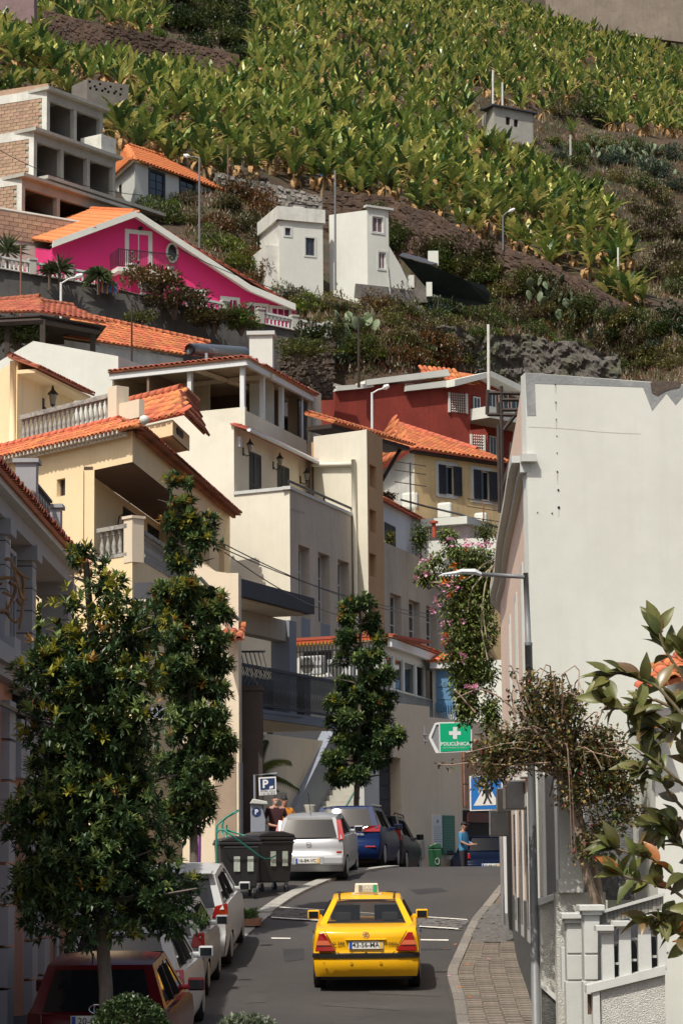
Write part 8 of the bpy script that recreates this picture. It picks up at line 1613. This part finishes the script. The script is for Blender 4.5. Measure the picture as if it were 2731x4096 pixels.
M_tar = mat('tar_patch', (.030,.029,.029), .75, .25, 1.5, .4, 60); M_worn = mat('worn_patch', (.064,.059,.054), .9, .25, 1.2, .5, 80)
patch([(1130,3800),(1215,3795),(1215,3840),(1140,3850)], M_tar); patch([(1010,3960),(1080,3955),(1070,4010),(985,4015)], M_worn); patch([(1480,3960),(1760,3972),(1765,3988),(1470,3976)], M_worn, .0045); patch([(1300,4010),(1600,4030),(1605,4045),(1290,4024)], M_worn, .0045); patch([(1330,3560),(1420,3545),(1460,3556),(1380,3575)], M_worn); patch([(1640,3560),(1760,3552),(1790,3566),(1670,3578)], M_tar)
# ------------------------------------------------------------------ people
M_skin = mat('skin', (.36,.19,.13), .6, .06, 6)
def person(label, M, J, mats, face=0, hair=None, beard=None, cap=None, hair_mat=None):
    """J: joint -> (x, y, z, radius); one skinned body; mats(p) -> slot; figure faces -y before the turn in M"""
    T = thing('person', label, 'person', M); names = list(J); idx = {n: i for i, n in enumerate(names)}
    E = [('pelvis','belly'),('belly','chest'),('chest','neck'),('neck','head0'),('head0','head1'),('pelvis','hipL'),('hipL','kneeL'),('kneeL','ankL'),('ankL','toeL'),('pelvis','hipR'),('hipR','kneeR'),('kneeR','ankR'),('ankR','toeR'),('chest','shL'),('shL','elL'),('elL','wrL'),('wrL','paL'),('chest','shR'),('shR','elR'),('elR','wrR'),('wrR','paR')]
    for s in 'LR':
        if 'pa'+s in J:
            a, b = Vector(J['wr'+s][:3]), Vector(J['pa'+s][:3]); d_ = (b-a).normalized(); sd = d_.cross(Vector((0,0,1))); sd = sd.normalized() if sd.length > .1 else Vector((1,0,0))
            for k in range(4):
                o = sd*(k-1.5)*.022; n1, n2 = 'f%s%d' % (s,k), 'g%s%d' % (s,k); l = (.06,.075,.07,.055)[k]
                J[n1] = (*(b+o+d_*.035),.0095); J[n2] = (*(b+o*1.1+d_*(.035+l)+Vector((0,-.02,-.02))),.008)
                for n in (n1, n2): idx[n] = len(names); names.append(n)
                E += [('pa'+s,n1),(n1,n2)]
            n1, n2 = 't'+s, 'u'+s; J[n1] = (*(b+sd*-.04+d_*.0),.011); J[n2] = (*(b+sd*-.06+d_*.04),.009)
            for n in (n1, n2): idx[n] = len(names); names.append(n)
            E += [('pa'+s,n1),(n1,n2)]
    me = bpy.data.meshes.new('body'); me.from_pydata([J[n][:3] for n in names], [(idx[a],idx[b]) for a,b in E], [])
    o = bpy.data.objects.new('tmp', me); COL.objects.link(o); sk_ = o.modifiers.new('s','SKIN'); sk_.use_smooth_shade = True
    for n, v_ in zip(names, me.skin_vertices[0].data): v_.radius = (J[n][3]*(J[n][4] if len(J[n]) > 4 else 1), J[n][3]); v_.use_root = (n == 'pelvis')
    ss = o.modifiers.new('u','SUBSURF'); ss.levels = 2; ss.render_levels = 2
    me2 = bpy.data.meshes.new_from_object(o.evaluated_get(bpy.context.evaluated_depsgraph_get())); bpy.data.objects.remove(o)
    me2.materials.clear()
    for m_ in mats[0]: me2.materials.append(m_)
    for p_ in me2.polygons: p_.material_index = mats[1](p_.center); p_.use_smooth = True
    body = part(T, 'body', me2, None); hx, hy, hz = J['head1'][:3]; c = Vector(((J['head0'][0]+hx)/2, (J['head0'][1]+hy)/2, (J['head0'][2]+hz)/2+.01))
    fd = Vector((sin(face), -cos(face), 0)); sd = Vector((cos(face), sin(face), 0))
    def ball(name, p_, r, mt, n=8): return part(T, name, MB().lathe([(r[0]*.3,-r[2]*.95),(r[0]*.8,-r[2]*.55),(r[0],0),(r[0]*.8,r[2]*.55),(r[0]*.3,r[2]*.95)], n=n), mt, M @ Matrix.Translation(p_) @ Matrix.Rotation(face,4,'Z') @ Matrix.Diagonal((1,r[1]/r[0],1,1)), True)
    ball('nose', c+fd*.105+Vector((0,0,-.015)), (.014,.02,.022), M_skin)
    for s in (-1, 1): ball('ear', c+sd*s*.082+Vector((0,0,-.005)), (.012,.022,.032), M_skin); ball('eye', c+fd*.086+sd*s*.034+Vector((0,0,.018)), (.014,.008,.009), M_ink)
    ball('mouth', c+fd*.088+Vector((0,0,-.062)), (.026,.01,.008), mat('lips', (.25,.08,.07), .6))
    if hair: ball('hair', c+Vector((0,0,.03))-fd*.015, hair, hair_mat)
    if beard: ball('beard', c+fd*.055+Vector((0,0,-.075)), (.05,.035,.045), beard)
    if cap: ball('cap', c+Vector((0,0,.06)), (.098,.105,.065), cap); part(T, 'cap_peak', MB().prism([(-.07,-.08,0),(.07,-.08,0),(.055,-.19,-.02),(-.055,-.19,-.02)], (0,0,0), (0,0,.012)), cap, M @ Matrix.Translation(c+Vector((0,0,.055))) @ Matrix.Rotation(face,4,'Z'))
    return T
def joints(h=1.75, armL=None, armR=None, nod=0, lean=0):
    k = h/1.75; J = dict(pelvis=(0,0,.95,.135,1.15), belly=(0,.0,1.1,.125,1.25), chest=(0,lean,1.33,.135,1.3), neck=(0,lean,1.49,.058), head0=(0,lean-.015-nod*.4,1.58,.078), head1=(0,lean-.01-nod,1.69,.085),
        hipL=(.1,0,.88,.095), kneeL=(.11,-.02,.5,.062), ankL=(.12,.02,.09,.045), toeL=(.13,-.15,.035,.04), hipR=(-.1,0,.88,.095), kneeR=(-.11,-.03,.5,.062), ankR=(-.12,0,.09,.045), toeR=(-.13,-.17,.035,.04),
        shL=(.19,lean,1.42,.07), shR=(-.19,lean,1.42,.07))
    for s, a in (('L', armL or ((.26,.02,1.16),(.22,-.2,1.02),(.14,-.28,1.04))), ('R', armR or ((-.26,.02,1.16),(-.24,-.04,.92),(-.24,-.07,.84)))):
        for n, p_, r in zip(('el','wr','pa'), a, (.045,.034,.036)): J[n+s] = (*p_, r)
    return {n: tuple(c*k for c in v_[:4])+v_[4:] for n, v_ in J.items()}
def clothes(top, bottom, sleeve=.26, zw=.93, zn=1.46, short=True, shoe=M_ink):
    def f(p_):
        if p_.z > zn: return 0
        if abs(p_.x) > .215 or (p_.y < -.16 and p_.z > .75): return 0 if (p_.z < 1.2 or p_.y < -.1) else 1
        if p_.z > zw: return 1
        return 2 if p_.z > .07 else 3
    return [M_skin, top, bottom, shoe], f
M_den = mat('dark_trousers', (.018,.018,.025), .9, .1, 6)
x_ = P(1100, 3300, 60.3).x; person('bald man with white beard in a dark maroon T-shirt beside the ticket machine', TM(x_+.02, 60.3, g(60.3), radians(14)), joints(1.76, ((.27,.02,1.17),(.16,-.2,1.05),(.05,-.26,1.05)), ((-.27,.02,1.17),(-.18,-.2,1.04),(-.06,-.26,1.02))), clothes(mat('maroon_shirt', (.035,.008,.010), .9, .1, 6), M_den), 0, None, mat('white_beard', (.34,.32,.30), .9))
x_ = P(1137, 3300, 61.4).x; person('dark haired person in an orange shirt behind the bearded man', TM(x_, 61.4, g(61.4), radians(30)), joints(1.74, ((.33,.0,1.2),(.36,-.2,1.17),(.3,-.3,1.15))), clothes(mat('orange_shirt', (.55,.20,.02), .9, .08, 6), M_den), 0, (.092,.1,.1), None, None, mat('black_hair', (.012,.01,.009), .7))
x_ = P(1852, 3400, 75.6).x; person('man in a light blue polo shirt and dark cap looking down at the bend', TM(x_, 75.6, g(75.6), radians(62)), joints(1.76, ((.24,-.04,1.17),(.17,-.26,1.08),(.1,-.33,1.1)), ((-.24,-.04,1.17),(-.15,-.26,1.07),(-.06,-.33,1.08)), nod=.035), clothes(mat('polo_blue', (.05,.20,.36), .9, .06, 6), M_den), 0, (.088,.095,.06), None, mat('cap_dark', (.015,.015,.018), .8), M_ink)
